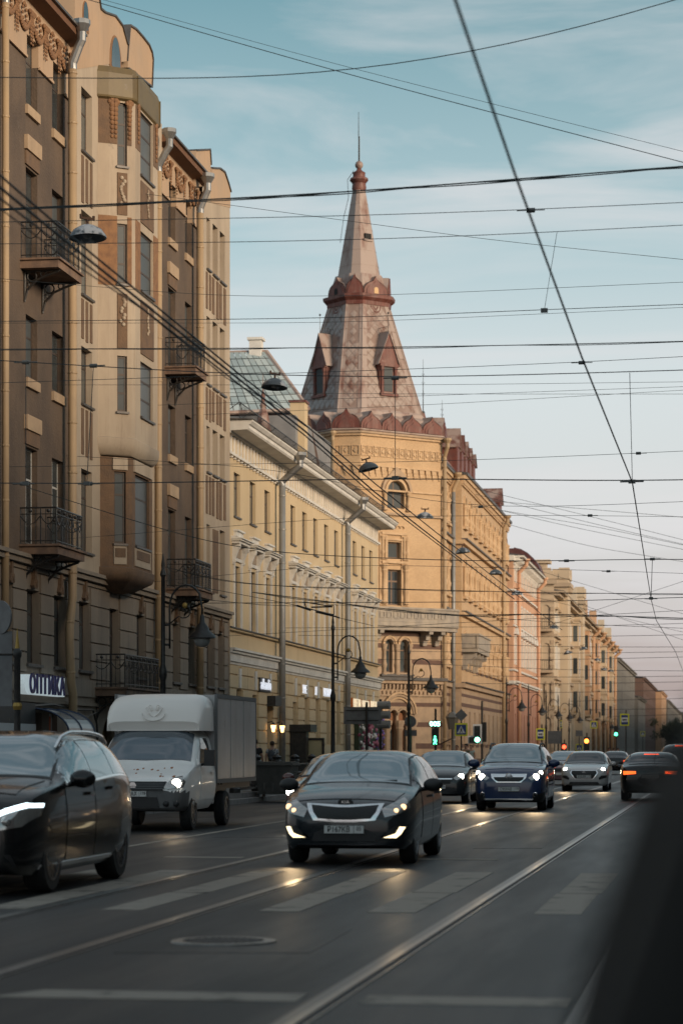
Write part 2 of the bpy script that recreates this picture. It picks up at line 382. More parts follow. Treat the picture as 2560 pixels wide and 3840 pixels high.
mark([(-7.5,32.3),(-6.4,32.3),(-6.4,32.6),(-7.5,32.6)]); mark([(-4.3,32.2),(-2.9,32.2),(-2.9,32.5),(-4.3,32.5)])
mark([(-8.95,-20),(-8.82,-20),(-8.82,20.5),(-8.95,20.5)]); mark([(-8.95,33.5),(-8.82,33.5),(-8.82,118),(-8.95,118)]); mark([(-8.95,160),(-8.82,160),(-8.82,600),(-8.95,600)])
mc = thing('manhole_cover', 'round cast iron manhole cover between the tram tracks in the near road', 'manhole cover', (-3.72, 18.1, 0))
MB().lathe([(.30,-.02),(.30,.012),(.31,.012),(.31,-.02)], n=40).build('lid', M_iron, mc)
MB().lathe([(.315,-.02),(.315,.016),(.40,.014),(.41,-.02)], n=40).build('rim', mat('worn_iron', (.17,.165,.16), (.08,.08,.08), rough=.35, metal=.6, scale=12), mc)
mb = MB()
for k in range(-5, 6):
    h = math.sqrt(max(.28**2-(k*.05)**2, 0)); mb.box(k*.05-.012, k*.05+.012, -h, h, .01, .018)
mb.build('tread_ribs', M_iron, mc)
# ================================================================== left corner house: six storeys, art nouveau
XF = -17.5
M_brown = mat('roughcast_brown', (.125,.089,.064), (.082,.060,.047), rough=.95, scale=.7, bump=1.0, bscale=14, dirt=(.07,.055,.045), dirt_amt=.6, dirt_scale=.35)
M_pale = mat('stucco_pale', (.42,.345,.262), (.37,.305,.235), rough=.85, scale=.6, bump=.15, bscale=6, dirt=(.23,.175,.13), dirt_amt=.75, dirt_scale=.45)
M_frieze = mat('stucco_frieze', (.44,.305,.20), (.39,.285,.20), rough=.85, scale=.6, bump=.15, bscale=6, dirt=(.27,.18,.11), dirt_amt=.4, dirt_scale=.5)
M_grey = mat('stucco_grey', (.265,.215,.168), (.225,.185,.148), rough=.85, scale=.7, bump=.2, bscale=8, dirt=(.12,.10,.085), dirt_amt=.7, dirt_scale=.45)
M_reveal = mat('stucco_lintel', (.40,.29,.19), (.33,.24,.16), rough=.85, scale=2, bump=.1)
M_band = mat('roughcast_band', (.16,.10,.062), (.12,.08,.055), rough=.95, scale=3, bump=.8, bscale=18)
M_orn = mat('stucco_ornament', (.235,.125,.062), (.17,.09,.05), rough=.9, scale=5, bump=.3)
M_soff = mat('eave_board', (.15,.07,.035), (.11,.055,.03), rough=.8, scale=2)
M_roofm = mat('roof_sheet', (.07,.066,.064), (.11,.10,.095), rough=.5, scale=2, metal=.3)
M_galv = mat('galvanised', (.36,.36,.36), (.22,.22,.22), rough=.4, metal=.75, scale=3, lo=.3, hi=.8)
M_pipe = mat('pipe_paint', (.39,.275,.16), (.34,.245,.15), rough=.6, scale=1.2, dirt=(.2,.14,.09), dirt_amt=.5, dirt_scale=.8)
M_pipeg = mat('pipe_grey', (.27,.275,.275), (.22,.22,.215), rough=.5, metal=.3, scale=1.2, dirt=(.15,.13,.11), dirt_amt=.4, dirt_scale=.8)
M_olive = mat('olive_sheet', (.135,.098,.040), (.105,.078,.036), rough=.55, scale=1.2, dirt=(.08,.05,.03), dirt_amt=.5)
M_fdark = mat('frame_dark', (.045,.032,.026), (.07,.05,.04), rough=.6, scale=6)
M_fbrown = mat('frame_brown', (.11,.068,.045), rough=.6)
M_fwhite = mat('frame_white', (.50,.50,.48), rough=.5)
M_gl = glassmat('glass_grey', (.030,.036,.040), (.10,.12,.125))
M_glb = glassmat('glass_curtain', (.07,.08,.085), (.12,.128,.132), rough=.35, spec=.05)
M_teal = mat('teal_panel', (.05,.33,.38), rough=.5)
M_balc = mat('balcony_slab', (.22,.14,.095), (.13,.085,.065), rough=.9, scale=3, bump=.3, dirt=(.06,.05,.045), dirt_amt=.7, dirt_scale=1)
M_gold = mat('old_gold', (.35,.22,.06), rough=.4, metal=.6)

def Yl(u): return Yof(u, XF)
FL = Fac(XF, 0)
lb = thing('apartment_house', 'six storey brown art nouveau apartment house with bay window, nearest on the left', 'building', (XF, Yl(300), 0), world=True)
yA, yB, yC, yD, yE = Yl(-260), Yl(262), Yl(591), Yl(744), Yl(848)
ROWS = {1: (18.1, 19.85), 2: (14.13, 16.45), 3: (11.1, 12.67), 4: (7.0, 9.28)}
def up(u0, u1, r, dz=0): return (Yl(u0), Yl(u1), ROWS[r][0]+dz, ROWS[r][1])
cols1 = [(-165,-128), (-70,-30), (97.6,141), (196,238)]; col3 = [(287,328)]; cols3 = [(631,658), (694,719)]; cols4 = [(760,773), (783,802), (810,829)]
ops1 = [up(a, b, r, -.2 if (r in (2, 4) and a in (97.6,)) else 0) for a, b in cols1 for r in (1,2,3,4)]
ops3 = [up(a, b, r, -.2 if (r in (2, 4) and a == 631) else 0) for a, b in cols3 for r in (1,2,3,4)]
ops2 = [up(a, b, r) for a, b in col3 for r in (1,2,3,4)]
ops4 = [up(a, b, r) for a, b in cols4 for r in (1,2,3,4) if not (r == 4 and a == 783)]
par2 = (Yl(393), Yl(437), zof(393, 247, XF), zof(393, 128, XF), True)
par1 = (Yl(290), Yl(313), zof(296, 110, XF), zof(296, 8, XF), True)
low5 = [(-60,-25), (20,36), (89,141), (191,238), (285,330), (400,439), (502,537), (571,585), (638,666), (697,726), (766,795), (808,832)]
ops5 = [(Yl(a), Yl(b), 3.72 if a != 400 else 3.25, 5.62) for a, b in low5]
grd = [(-60,-10,.9,2.45), (10,40,.9,2.45), (110,150,.9,2.45), (178,209,.13,2.45), (280,309,.9,2.45), (500,535,.9,2.4), (640,668,.9,2.4), (700,730,.9,2.4), (770,800,.9,2.4)]
opsg = [(Yl(a), Yl(b), z0, z1) for a, b, z0, z1 in grd]
arch = (Yl(368), Yl(462), .13, 2.55, True)
ZF = 19.27
wall(FL, yA, yB, 6.25, ZF, ops1, M_brown, lb); wall(FL, yA, yB, ZF, 21.0, ops1, M_frieze, lb, d=.03)
wall(FL, yC, yD, 6.25, ZF, ops3, M_brown, lb); wall(FL, yC, yD, ZF, 21.0, ops3, M_frieze, lb, d=.03)
wall(FL, yB, yC, 6.25, 21.3, ops2, M_pale, lb, d=.14, depth=.38); wall(FL, yD, yE, 6.25, 21.3, ops4, M_pale, lb, d=.14, depth=.38)
wall(FL, yA, yE, 2.75, 6.25, ops5, M_grey, lb, d=.05, depth=.34)
wall(FL, yA, yE, 0., 2.75, opsg+[arch], M_grey, lb, d=.05, depth=.34)
# back, sides, roof of the block
mb = MB(); mb.box(XF-14, XF-.65, yA, yE, 0, 20.6); mb.build('rear_block', M_grey, lb)
mb = MB(FL); mb.quad((yE, .14, 0), (yE, -14, 0), (yE, -14, 21.3), (yE, .14, 21.3)); mb.box(yA, yE, -14, -.05, 20.62, 20.9); mb.build('gable_wall', M_pale, lb)
# eaves over the brown sections
for a, b in ((yA, yB), (yC, yD)):
    mb = MB(FL); mb.hexa([(a,.03,20.72),(a,.42,20.80),(b,.42,20.80),(b,.03,20.72)], [(a,.03,20.98),(a,.42,20.98),(b,.42,20.98),(b,.03,20.98)]); mb.build('eave', M_soff, lb)
    mb = MB(FL); mb.hexa([(a,-1.2,20.985),(a,.5,20.985),(b+.02,.5,20.985),(b+.02,-1.2,20.985)], [(a,-1.2,21.6),(a,.5,21.05),(b+.02,.5,21.05),(b+.02,-1.2,21.6)]); mb.build('roof', M_roofm, lb)
# shaped parapets
def parapet(pix, d0, d1, m, nm='parapet'):
    poly = [(Yl(u), zof(u, v, XF)) for u, v in pix]
    MB(FL).prism(poly, d0, d1, 1).build(nm, m, lb)
    top = [p for p in poly if p[1] > 21.35]
    mb = MB(FL)
    for p, q in zip(top, top[1:]):
        mb.hexa([(p[0],d0-.02,p[1]),(p[0],d1+.05,p[1]),(q[0],d1+.05,q[1]),(q[0],d0-.02,q[1])], [(p[0],d0-.02,p[1]+.05),(p[0],d1+.05,p[1]+.05),(q[0],d1+.05,q[1]+.05),(q[0],d0-.02,q[1]+.05)])
    mb.build('coping', M_roofm, lb)
pp = [(262,260),(262,-90),(300,-85),(330,-60),(352,-8),(358,36),(375,50),(413,63),(440,100),(458,165),(462,170)]
pq = [(462,170),(468,98),(490,112),(515,140),(540,172),(551,200),(555,228),(551,330),(462,260)]
parapet([(262,262)]+pp[1:]+[(458,230)], -.35, .148, M_frieze); parapet(pq, -.36, .152, M_frieze)
parapet([(718,700),(720,566),(771,563),(775,620),(775,700)], -.35, .148, M_frieze)
parapet([(776,720),(778,632),(808,634),(826,648),(840,690),(849,722),(849,780),(776,760)], -.36, .152, M_frieze)
for o in (par1, par2):
    n = 12; r = (o[1]-o[0])/2; c = (o[0]+o[1])/2
    poly = [(o[0], o[2]), (o[1], o[2])]+[(c+r*math.cos(math.pi*k/n), o[3]-r+1.2*r*math.sin(math.pi*k/n)) for k in range(n+1)]
    w_ = MB(FL).prism(poly, .10, .165, 1).build('window', M_orn, lb)
    MB(FL).prism([(c+(p[0]-c)*.74, o[2]+.06+(p[1]-o[2])*.9) for p in poly], .12, .172, 1).build('pane', M_gl, w_)
# windows
for k, o in enumerate(ops1+ops3):
    r4 = o[2] < 9; 
    wd = window(FL, *o, lb, M_fwhite if (r4 and k < 16) else M_fdark, random.choice((M_gl, M_gl, M_glb)), d=-.15, bars=(1, 1), fw=.05)
    if o[2] > 10 or r4: piece('window_sill', FL, o[0]-.05, o[1]+.05, -.02, .08, o[2]-.3, o[2]-.06, M_reveal, lb, .02) if (o[2] in (18.1, 11.1)) else None
for o in ops2+ops4:
    window(FL, *o, lb, M_fdark, M_gl, d=-.04, bars=(0 if o in ops4 else 1, 1), fw=.05)
    piece('window_sill', FL, o[0]-.04, o[1]+.05, .1, .22, o[2]-.07, o[2]-.01, M_roofm, lb, 0)
for k, o in enumerate(ops5):
    window(FL, *o, lb, M_fdark, M_gl, d=-.14, bars=(1, 1), fw=.06); piece('window_sill', FL, o[0]-.08, o[1]+.08, .0, .16, o[2]-.09, o[2]-.02, M_roofm, lb, 0)
    # plaster keystone ornament over every second window
    if k not in (5,):
        c = (o[0]+o[1])/2; mb = MB(FL)
        mb.prism([(c-.14,5.66),(c+.14,5.66),(c+.2,5.72),(c+.09,5.9),(c+.06,6.2),(c-.06,6.2),(c-.09,5.9),(c-.2,5.72)], .05, .15, 1)
        mb.ball((c, .15, 5.82), .1, sc=(1,.5,1)); mb.ball((c-.1, .14, 5.73), .07, sc=(1,.5,1)); mb.ball((c+.1, .14, 5.73), .07, sc=(1,.5,1)); mb.build('keystone', M_band, lb)
for k, o in enumerate(opsg):
    if k == 3: window(FL, *o, lb, M_fwhite, mat('orange_door', (.42,.085,.02), rough=.5), d=-.1, bars=(0,0), fw=.07, name='door')
    else: window(FL, *o, lb, M_fwhite, M_gl, d=-.18, bars=(0,1), fw=.07)
mb = MB(FL); mb.box(arch[0], arch[1], -.55, -.5, .13, 2.6); mb.build('gate_door', mat('ochre_door', (.20,.125,.05), (.15,.09,.04), rough=.8, scale=2, dirt=(.1,.07,.04)), lb)
mb = MB(FL); mb.box(arch[0]-.02, arch[1], -.5, -.29, 2.5, 2.62); mb.box(arch[0]-.05, arch[0], -.55, -.29, .13, 2.6); mb.box(arch[1], arch[1]+.05, -.55, -.29, .13, 2.6); mb.build('gate_soffit', M_grey, lb)
# lintel blocks and dark aprons over the balcony windows
for a, b in ((97.6,141), (631,658), (-70,-30)):
    for zt in (16.45, 9.28):
        piece('lintel', FL, Yl(a)-.15, Yl(b)+.12, .0, .10, zt+.42, zt+.80, M_reveal, lb, .03)
        piece('lintel_apron', FL, Yl(a)-.10, Yl(b)+.08, .0, .05, zt+.05, zt+.41, M_band, lb, .03)
# string courses
for a, b, z0, z1, d1 in ((yA, yE, 6.22, 6.36, .22), (yA, yE, 6.36, 6.46, .30), (yA, yE, 2.72, 2.80, .12)):
    piece('string_course', FL, a, b, -.05, d1, z0, z1, M_grey, lb, 0)
# frieze lower moulding + garlands
for a, b in ((yA, yB), (yC, yD)):
    cuts = sorted((max(o[0]-.02, a), min(o[1]+.02, b)) for o in ops1+ops3 if o[2] > 18 and a < o[0] < b); s = a
    for c0, c1 in cuts+[(b, b)]:
        if c0-s > .05: piece('moulding', FL, s, c0, .02, .07, ZF-.05, ZF+.02, M_frieze, lb, 0)
        s = c1
gme = None
def garland():
    mb = MB()
    for k in range(15):
        t = k/14; mb.ball((-.42+.84*t, .05, -.30*math.sin(math.pi*t)), .048+.02*math.sin(math.pi*t), 6, 4, (1,.7,1))
    for s in (-1, 1):
        for k in range(8): mb.ball((s*.43, .05, .08-.085*k), .06-.004*k, 6, 4, (1,.7,1))
        mb.ball((s*.43, .06, .14), .10, 6, 4, (1,.6,.8)); mb.ball((s*.43-.09, .06, .18), .06, 6, 4); mb.ball((s*.43+.09, .06, .18), .06, 6, 4)
    for k in range(12):
        t = 2*math.pi*k/12; mb.ball((.13*math.cos(t), .05, .0+.24*math.sin(t)), .045, 6, 4, (1,.7,1))
    return proto_mesh(mb, 'garland', M_orn)
gd = garland()
for a, b, n in ((yA, yB, 9), (yC, yD, 3)):
    for k in range(n):
        o = link('garland', gd, lb); o.location = Vector(FL(a+(b-a)*(k+.5)/n, .03, 20.25))-Vector(ORG[lb.name]); o.rotation_euler = (0,0,math.pi/2); o.scale = (1.35,1,1.15)
        o.scale.y = -1
# rusticated blocks of the first floor
z = 2.95; row = 0
while z < 6.1:
    h = .52; z1 = min(z+h, 6.2)
    cuts = sorted((o[0], o[1]) for o in ops5 if o[2] < z1-.02 and o[3] > z+.02); s = yA; spans = []
    for c0, c1 in cuts+[(yE, yE)]:
        if c0-s > .1: spans.append((s, c0))
        s = max(s, c1)
    for a, b in spans:
        n = max(1, round((b-a)/1.9)) if len(cuts) else max(1, round((b-a)/2.4))
        for k in range(n): piece('stone_block', FL, a+(b-a)*k/n+.02, a+(b-a)*(k+1)/n-.02, .03, .10, z+.022, z1-.022, M_grey, lb, .01)
    z += h; row += 1
# grooved bands between the narrow windows of the pale sections
for a, b in [(287,327)]+[(757,775), (780,804), (808,831)]:
    for zb, zt in ((16.62, 17.95), (12.85, 13.98), (9.6, 10.95)):
        y0, y1 = Yl(a), Yl(b); n = 3 if b-a > 30 else 2
        for k in range(n):
            w_ = (y1-y0)/(n*2-1); piece('groove_band', FL, y0+2*k*w_*1.0, y0+(2*k+1)*w_, .13, .165, zb+random.uniform(0,.12), zt, M_band, lb, 0)
piece('groove_band', FL, Yl(783), Yl(803), .12, .16, 7.0, 9.2, M_band, lb, 0)
# two-stage bay window
def bay(pts, z0, z1, m, wins, zrows, over=None):
    fs = []
    for (a, b) in zip(pts, pts[1:]):
        A, B = FL(a[0], a[1], 0), FL(b[0], b[1], 0); fs.append((Fac(A[0], A[1], B[0]-A[0], B[1]-A[1]), math.hypot(B[0]-A[0], B[1]-A[1])))
    for i, (fc, L) in enumerate(fs):
        ops = [(L*t0, L*t1, zr[0], zr[1]) for (t0, t1) in wins.get(i, []) for zr in zrows]
        wall(fc, 0, L, z0, z1, ops, m, lb, 'bay_wall', depth=.12)
        for o in ops:
            window(fc, *o, lb, M_fdark, M_glb, d=-.07, bars=(0, 2 if o[2] > 10 else 1), fw=.06)
            piece('window_sill', fc, o[0]-.04, o[1]+.05, -.02, .07, o[2]-.07, o[2]-.01, M_roofm, lb, 0)
    return fs
yb0, yb1, yb2 = Yl(351), Yof(508, XF+1.05), Yof(592, XF+1.05)
bp = [(yb0, .14), (yb0+.15, .42), (yb1-.12, .97), (yb1+.05, 1.04), (yb2, 1.05), (yb2+.35, .8), (yb2+.7, .14)]
bw = {1: [(.36, .80)], 3: [(.22, .78)]}
fsu = bay(bp, 10.4, 20.2, M_pale, bw, ((18.15, 19.95), (14.8, 16.5), (11.15, 12.73)))
for zb, zt in ((16.75, 17.95), (12.95, 14.5)):
    for i, t0, t1 in ((1, .36, .80), (3, .22, .78)):
        fc, L = fsu[i]; piece('bay_panel', fc, L*t0, L*t1, -.02, .03, zb, zt, M_band, lb, 0)
        mb = MB(fc); c = L*(t0+t1)/2
        for k in range(9): mb.ball((c+random.uniform(-.07,.07), .05, zt-.15-k*.09), .06, 6, 4, (1,.6,1))
        mb.build('panel_ornament', mat('pale_ornament', (.42,.35,.27), (.2,.14,.1), rough=.9, scale=8), lb)
for i, ts in ((1, (.12,.28,.9)), (3, (.1,.9))):
    fc, L = fsu[i]
    for t in ts:
        mb = MB(fc)
        for k in range(9): mb.ball((L*t, .03, 20.0-k*.13), .095-.005*k, 6, 4, (1,.6,1))
        mb.ball((L*t-.07, .03, 19.95), .07, 6, 4, (1,.6,1)); mb.ball((L*t+.07, .03, 19.95), .07, 6, 4, (1,.6,1)); mb.build('plaster_pendant', M_orn, lb)
# brown painted zones of the bay
for zb, zt in ((18.75, 20.1), (14.72, 16.7)):
    for i, spans in ((0, ((.0,1.),)), (1, ((0,.35),(.81,1.))), (3, ((0,.21),(.79,1.)))):
        fc, L = fsu[i]
        for t0, t1 in spans: piece('bay_panel', fc, L*t0, L*t1, -.02, .012, zb, zt, M_orn if zb < 18 else M_band, lb, 0)
def ring(pts, prof, m, nm, smooth=True):    # sweep (offset scale, z) around the bay outline
    cy = (pts[0][0]+pts[-1][0])/2; vs = []; n = len(pts)
    for k, z in prof:
        for p in pts: vs.append(FL(cy+(p[0]-cy)*k, .1+(p[1]-.1)*k, z))
    fs = [(i*n+j, i*n+j+1, (i+1)*n+j+1, (i+1)*n+j) for i in range(len(prof)-1) for j in range(n-1)]
    fs += [tuple(range(n)), tuple(range((len(prof)-1)*n, len(prof)*n))]
    mb = MB(); mb.add(vs, fs); return mb.build(nm, m, lb, smooth=smooth)
ring(bp, [(1.0,20.0),(1.06,20.05),(1.07,20.1),(1.06,20.75),(1.0,20.95),(.5,21.1)], M_olive, 'bay_roof', False)
for i in (1, 3):
    fc, L = fsu[i]; 
    for t in (.0, 1.0): piece('roof_seam', fc, L*t-.012, L*t+.012, -.05, .09, 20.06, 20.8, M_olive, lb, 0)
bq = [(p[0]*1.0, p[1]) for p in bp]
ring(bp, [(1.0,10.41),(1.035,10.38),(1.035,10.22),(1.0,10.06),(.93,9.94),(.9,9.9),(.7,9.88)], M_pale, 'bay_corbel')
cyb = (bp[0][0]+bp[-1][0])/2
bl = [(cyb+(p[0]-cyb)*.9, .1+(p[1]-.1)*.86) for p in bp]
fsl = bay(bl, 6.72, 9.86, M_band, {1: [(.25,.85)], 3: [(.15,.85)]}, ((7.4, 9.45),))
for i, t0, t1 in ((1, .22, .88), (3, .12, .88)):
    fc, L = fsl[i]; piece('bay_panel', fc, L*t0, L*t1, -.02, .03, 6.80, 7.32, M_pale, lb, 0); piece('bay_panel', fc, L*(t0+.06), L*(t1-.06), .0, .045, 7.0, 7.26, M_band, lb, 0); piece('lintel', fc, L*(t0-.06), L*(t1+.04), -.02, .05, 9.5, 9.84, M_pale, lb, 0)
ring(bl, [(1.0,6.73),(1.06,6.7),(1.06,6.54),(1.0,6.40),(.86,6.32),(.82,6.30),(.55,6.14),(.2,6.06)], M_band, 'bay_corbel')
# balconies
def balcony(y0, y1, z, parent, h=1.0, proj=1.0, mslab=M_balc, d0=0.):
    b = MB(FL); b.box(y0, y1, d0, proj, z-.2, z); b.box(y0-.06, y1+.06, d0, proj+.06, z, z+.05); sl = b.build('balcony', mslab, parent)
    r = MB(FL); i = .06
    for a, c in (((y0+i, d0), (y0+i, proj-i)), ((y0+i, proj-i), (y1-i, proj-i)), ((y1-i, proj-i), (y1-i, d0))):
        for zz, t in ((z+.14, .014), (z+h-.16, .012), (z+h, .022)): r.cyl((*a, zz), (*c, zz), t, n=5)
        L = math.hypot(c[0]-a[0], c[1]-a[1]); n = max(2, int(L/.13))
        for k in range(n+1):
            t = k/n; p = (a[0]+(c[0]-a[0])*t, a[1]+(c[1]-a[1])*t); main = k % 4 == 0
            r.cyl((*p, z+.04), (*p, z+h), .018 if main else .010, n=4)
            if main and k < n:
                q = (a[0]+(c[0]-a[0])*(k+4)/n, a[1]+(c[1]-a[1])*(k+4)/n) if k+4 <= n else c
                pts = [(p[0]+(q[0]-p[0])*w, p[1]+(q[1]-p[1])*w, z+h-.2-.22*math.sin(math.pi*w)) for w in [x/6 for x in range(7)]]; r.tube(pts, .016, 4)
                cc = ((p[0]+q[0])/2, (p[1]+q[1])/2, z+h-.08); r.ball(cc, .05, 6, 4)
    r.build('railing', M_black, sl); 
    for yy in (y0+.3, y1-.3):
        k = MB(FL); k.tube([(yy,d0+.03,z-.95),(yy,d0+.1,z-.7),(yy,.34,z-.46),(yy,.62,z-.34),(yy,proj*.92,z-.24)], .035, 6); k.cyl((yy,d0,z-.22),(yy,proj*.95,z-.22),.03,n=6); k.cyl((yy,d0+.03,z-.22),(yy,d0+.03,z-1.0),.035,n=6)
        k.tube([(yy,.22+.12*math.cos(a_),z-.36+.12*math.sin(a_)) for a_ in [6.4*j/12 for j in range(13)]], .022, 5); k.tube([(yy,.52+.07*math.cos(a_),z-.30+.07*math.sin(a_)) for a_ in [6.4*j/10 for j in range(11)]], .018, 5); k.tube([(yy,.1+.05*math.cos(a_),z-.6+.09*math.sin(a_)) for a_ in [6.4*j/10 for j in range(11)]], .018, 5)
        k.build('bracket', M_black, sl)
    return sl
for a, b, zz in ((75,307,13.94), (72,318,6.66), (617,775,13.75), (623,798,6.65), (344,603,3.22)):
    balcony(Yl(a)+.05, Yof(b, XF+1.0), zz, lb, h=.98)
# drainpipes
def drainpipe(fac, s, ztop, parent, m, d=.14, r=.09, kink=None, zbase=.15, funnel=M_galv, out_=.55, dtop=0.):
    pts = [(s, d, zbase)]
    if kink:
        for dz, ds in kink: pts.append((s+ds, d, dz))
    pts += [(s, d, ztop-1.1)]
    o = MB(fac).tube(pts, r, 10).build('drainpipe', m, parent, smooth='all')
    e = MB(fac).tube([(s,d,ztop-1.12),(s,d,ztop-.95),(s,d+out_*.7,ztop-.5),(s,d+out_,ztop-.35),(s,d+out_,ztop-.1)], r*1.02, 10)
    e.lathe([(r*1.05,ztop-.12),(r*2.,ztop+.08),(r*2.,ztop+.2),(r*1.2,ztop+.2)], (s, d+out_, 0), 10); e.build('pipe_head', funnel, o)
    zz = zbase+.7; first = None
    while zz < ztop-1.2:
        sh = 0
        if kink: sh = float(np.interp(zz, [zbase]+[k[0] for k in kink]+[ztop], [0]+[k[1] for k in kink]+[0]))
        if first is None:
            c = MB(); c.lathe([(r*1.02,0),(r*1.14,.01),(r*1.14,.05),(r*1.02,.06)], (0, 0, 0), 10); first = proto_mesh(c, 'pipe_clamp', m)
        cl_ = link('pipe_clamp', first, o)
        cl_.location = Vector(fac(s+sh, d, zz))-Vector(ORG.get(parent.name, (0,0,0))); zz += 1.35
    return o
drainpipe(FL, Yof(16, XF+.16), 21.0, lb, M_pipe, d=.2, out_=.3)
drainpipe(FL, Yof(273, XF+.3), 21.0, lb, M_pipe, d=.3, r=.12, out_=.25, kink=((3.0,.05),(3.3,-.15),(4.4,-.3),(4.8,-.3),(5.6,0)))
drainpipe(FL, Yof(589, XF+.2), 20.7, lb, M_pipe, d=.25, r=.11, out_=.35)
drainpipe(FL, Yof(751, XF+.3), 20.7, lb, M_pipe, d=.3, r=.12, out_=.25)
# cables on the wall, stub cornices of the ground floor
mb = MB(FL); mb.tube([(Yl(-60),.14,2.66),(Yl(100),.15,2.62),(Yl(180),.15,2.70),(Yl(262),.15,2.60),(Yl(330),.15,2.62),(Yl(345),.15,2.2),(Yl(348),.15,1.2),(Yl(372),.15,1.02)], .035, 5)
mb.tube([(Yl(262),.18,2.56),(Yl(300),.18,2.4),(Yl(338),.18,2.55),(Yl(343),.18,2.0),(Yl(346),.18,1.1)], .02, 5); mb.build('wall_cable', M_black, lb)
# shop sign (ОПТИКА), its canopy and board are things of their own
sg = thing('shop_sign', 'white illuminated box sign with dark blue capital letters on the brown house', 'sign', FL(Yl(170), .1, 2.9), world=True)
ys0, ys1 = Yof(97, XF+.3), Yof(243, XF+.3)
mb = MB(FL); n = 8; z0, z1 = 2.90, 3.40; rr = .25
poly = [(ys1, z0), (ys1, z1)]+[(ys0+rr+rr*1.4*math.cos(math.pi/2+math.pi*k/n), (z0+z1)/2+rr*math.sin(math.pi/2+math.pi*k/n)) for k in range(n+1)]
mb.prism(poly, .1, .30, 1); mb.build('sign_box', emit('sign_white', (.62,.72,.75), .28), sg)
lt_ = lettering('ОПТИКА', .66, FL((ys0+ys1)/2+.12, .325, (z0+z1)/2-.01), (0,1,0), mat('sign_blue', (.02,.018,.12), rough=.4), sg, depth=.02, bold=.014, spacing=1.15)
wl_ = max(v.co.x for v in lt_.data.vertices)-min(v.co.x for v in lt_.data.vertices)
for v in lt_.data.vertices: v.co.x *= (ys1-ys0-.35)/wl_
cn = thing('glass_canopy', 'curved glass entrance canopy in blue frame under the white letter sign', 'canopy', FL(Yl(130), .1, 1.9), world=True)
yc = Yl(96); mb = MB(FL); arc = [(.1+1.05*math.sin(t), 1.93+.62*math.cos(t)) for t in [math.pi/2*k/8 for k in range(9)]]
for k in range(8):
    p, q = arc[k], arc[k+1]; mb.quad((yc,p[0],p[1]), (yc+2.6,p[0],p[1]), (yc+2.6,q[0],q[1]), (yc,q[0],q[1]))
mb.build('canopy_glass', mat('canopy_sheet', (.16,.16,.165), rough=.25), cn)
mb = MB(FL)
for yy in (yc, yc+1.3, yc+2.6): mb.tube([(yy, p[0], p[1]+.012) for p in arc], .025, 5)
for p in (arc[0], arc[-1]): mb.cyl((yc, *p), (yc+2.6, *p), .025, n=5)
mb.tube([(yc, .1, 1.62), (yc, .5, 1.82), (yc, 1.1, 1.88)], .02, 5); mb.tube([(yc+2.6, .1, 1.62), (yc+2.6, .5, 1.82), (yc+2.6, 1.1, 1.88)], .02, 5); mb.build('canopy_frame', mat('blue_frame', (.02,.04,.09), rough=.4), cn)
sb = thing('shop_board', 'long dark sign board with white lower strip at the left edge', 'sign', FL(Yl(20), .1, 2.3), world=True)
MB(FL).box(Yl(-160), Yl(92), .08, .3, 2.15, 2.68).build('board', mat('board_dark', (.03,.032,.034), rough=.5), sb)
MB(FL).box(Yl(-160), Yl(92), .08, .31, 1.9, 2.145).build('white_strip', mat('strip_white', (.45,.47,.48), rough=.5), sb)
# ================================================================== yellow classical three-storey house
M_yel = mat('stucco_yellow', (.57,.445,.28), (.53,.41,.255), rough=.85, scale=.5, bump=.1, bscale=5, dirt=(.34,.255,.15), dirt_amt=.45, dirt_scale=.25)
M_wht = mat('stucco_white', (.66,.64,.60), (.54,.525,.495), rough=.8, scale=1.5, bump=.1, dirt=(.33,.315,.295), dirt_amt=.4, dirt_scale=.6)
M_taupe = mat('stucco_taupe', (.30,.24,.185), rough=.85)
M_revy = mat('reveal_rose', (.36,.215,.15), rough=.8)
yY0, yY1 = yE+.02, Yl(1416)
yb = thing('classical_house', 'long yellow three storey house with white trim and railed metal roof', 'building', (XF, yY0+5, 0), world=True)
ucol = [(877,900),(937,958),(993,1011),(1089,1107),(1134,1149.5),(1175,1190.5),(1215,1231),(1253,1268),(1322,1336),(1355,1367),(1385,1396)]
cols = [((Yl(a)+Yl(b))/2, Yl(b)-Yl(a)) for a, b in ucol]
ou = [(c-.58, c+.58, 10.1, 11.7) for c, w_ in cols]; om = [(c-.58, c+.58, 5.98, 8.28) for c, w_ in cols]
og = []
for i, (c, w_) in enumerate(cols):
    if i == 1: continue
    if i == 2: og.append((c-.6, c+.6, .13, 3.6))
    elif i >= 8: og.append((c-.75, c+.75, .6, 3.3))
    elif i == 3: og.append((c-.6, c+.6, .35, 3.5))
    else: og.append((c-.58, c+.58, 1.75, 3.74))
og.append((cols[1][0]-.58, cols[1][0]+.58, 1.75, 3.6))
wall(FL, yY0, yY1, 4.7, 12.3, ou+om, M_yel, yb, depth=.26)
wall(FL, yY0, yY1, 0., 4.7, og, M_yel, yb, depth=.26, d=.06)
wall(Fac(XF, yY1, -1, 0), 0, 18, 0, 12.3, [], M_yel, yb)
wall(FL, yY0, yY1, 12.3, 13.3, [], M_wht, yb, d=.0)
MB().box(XF-16, XF-.5, yY0+.3, yY1-.3, 0, 12.9).build('rear_block', M_yel, yb)
for o in ou: window(FL, *o, yb, M_fdark, random.choice((M_gl, M_gl, M_glb)), d=-.12, bars=(1,1), fw=.06); piece('window_sill', FL, o[0]-.05, o[1]+.05, -.02, .07, o[2]-.07, o[2]-.01, M_roofm, yb, 0)
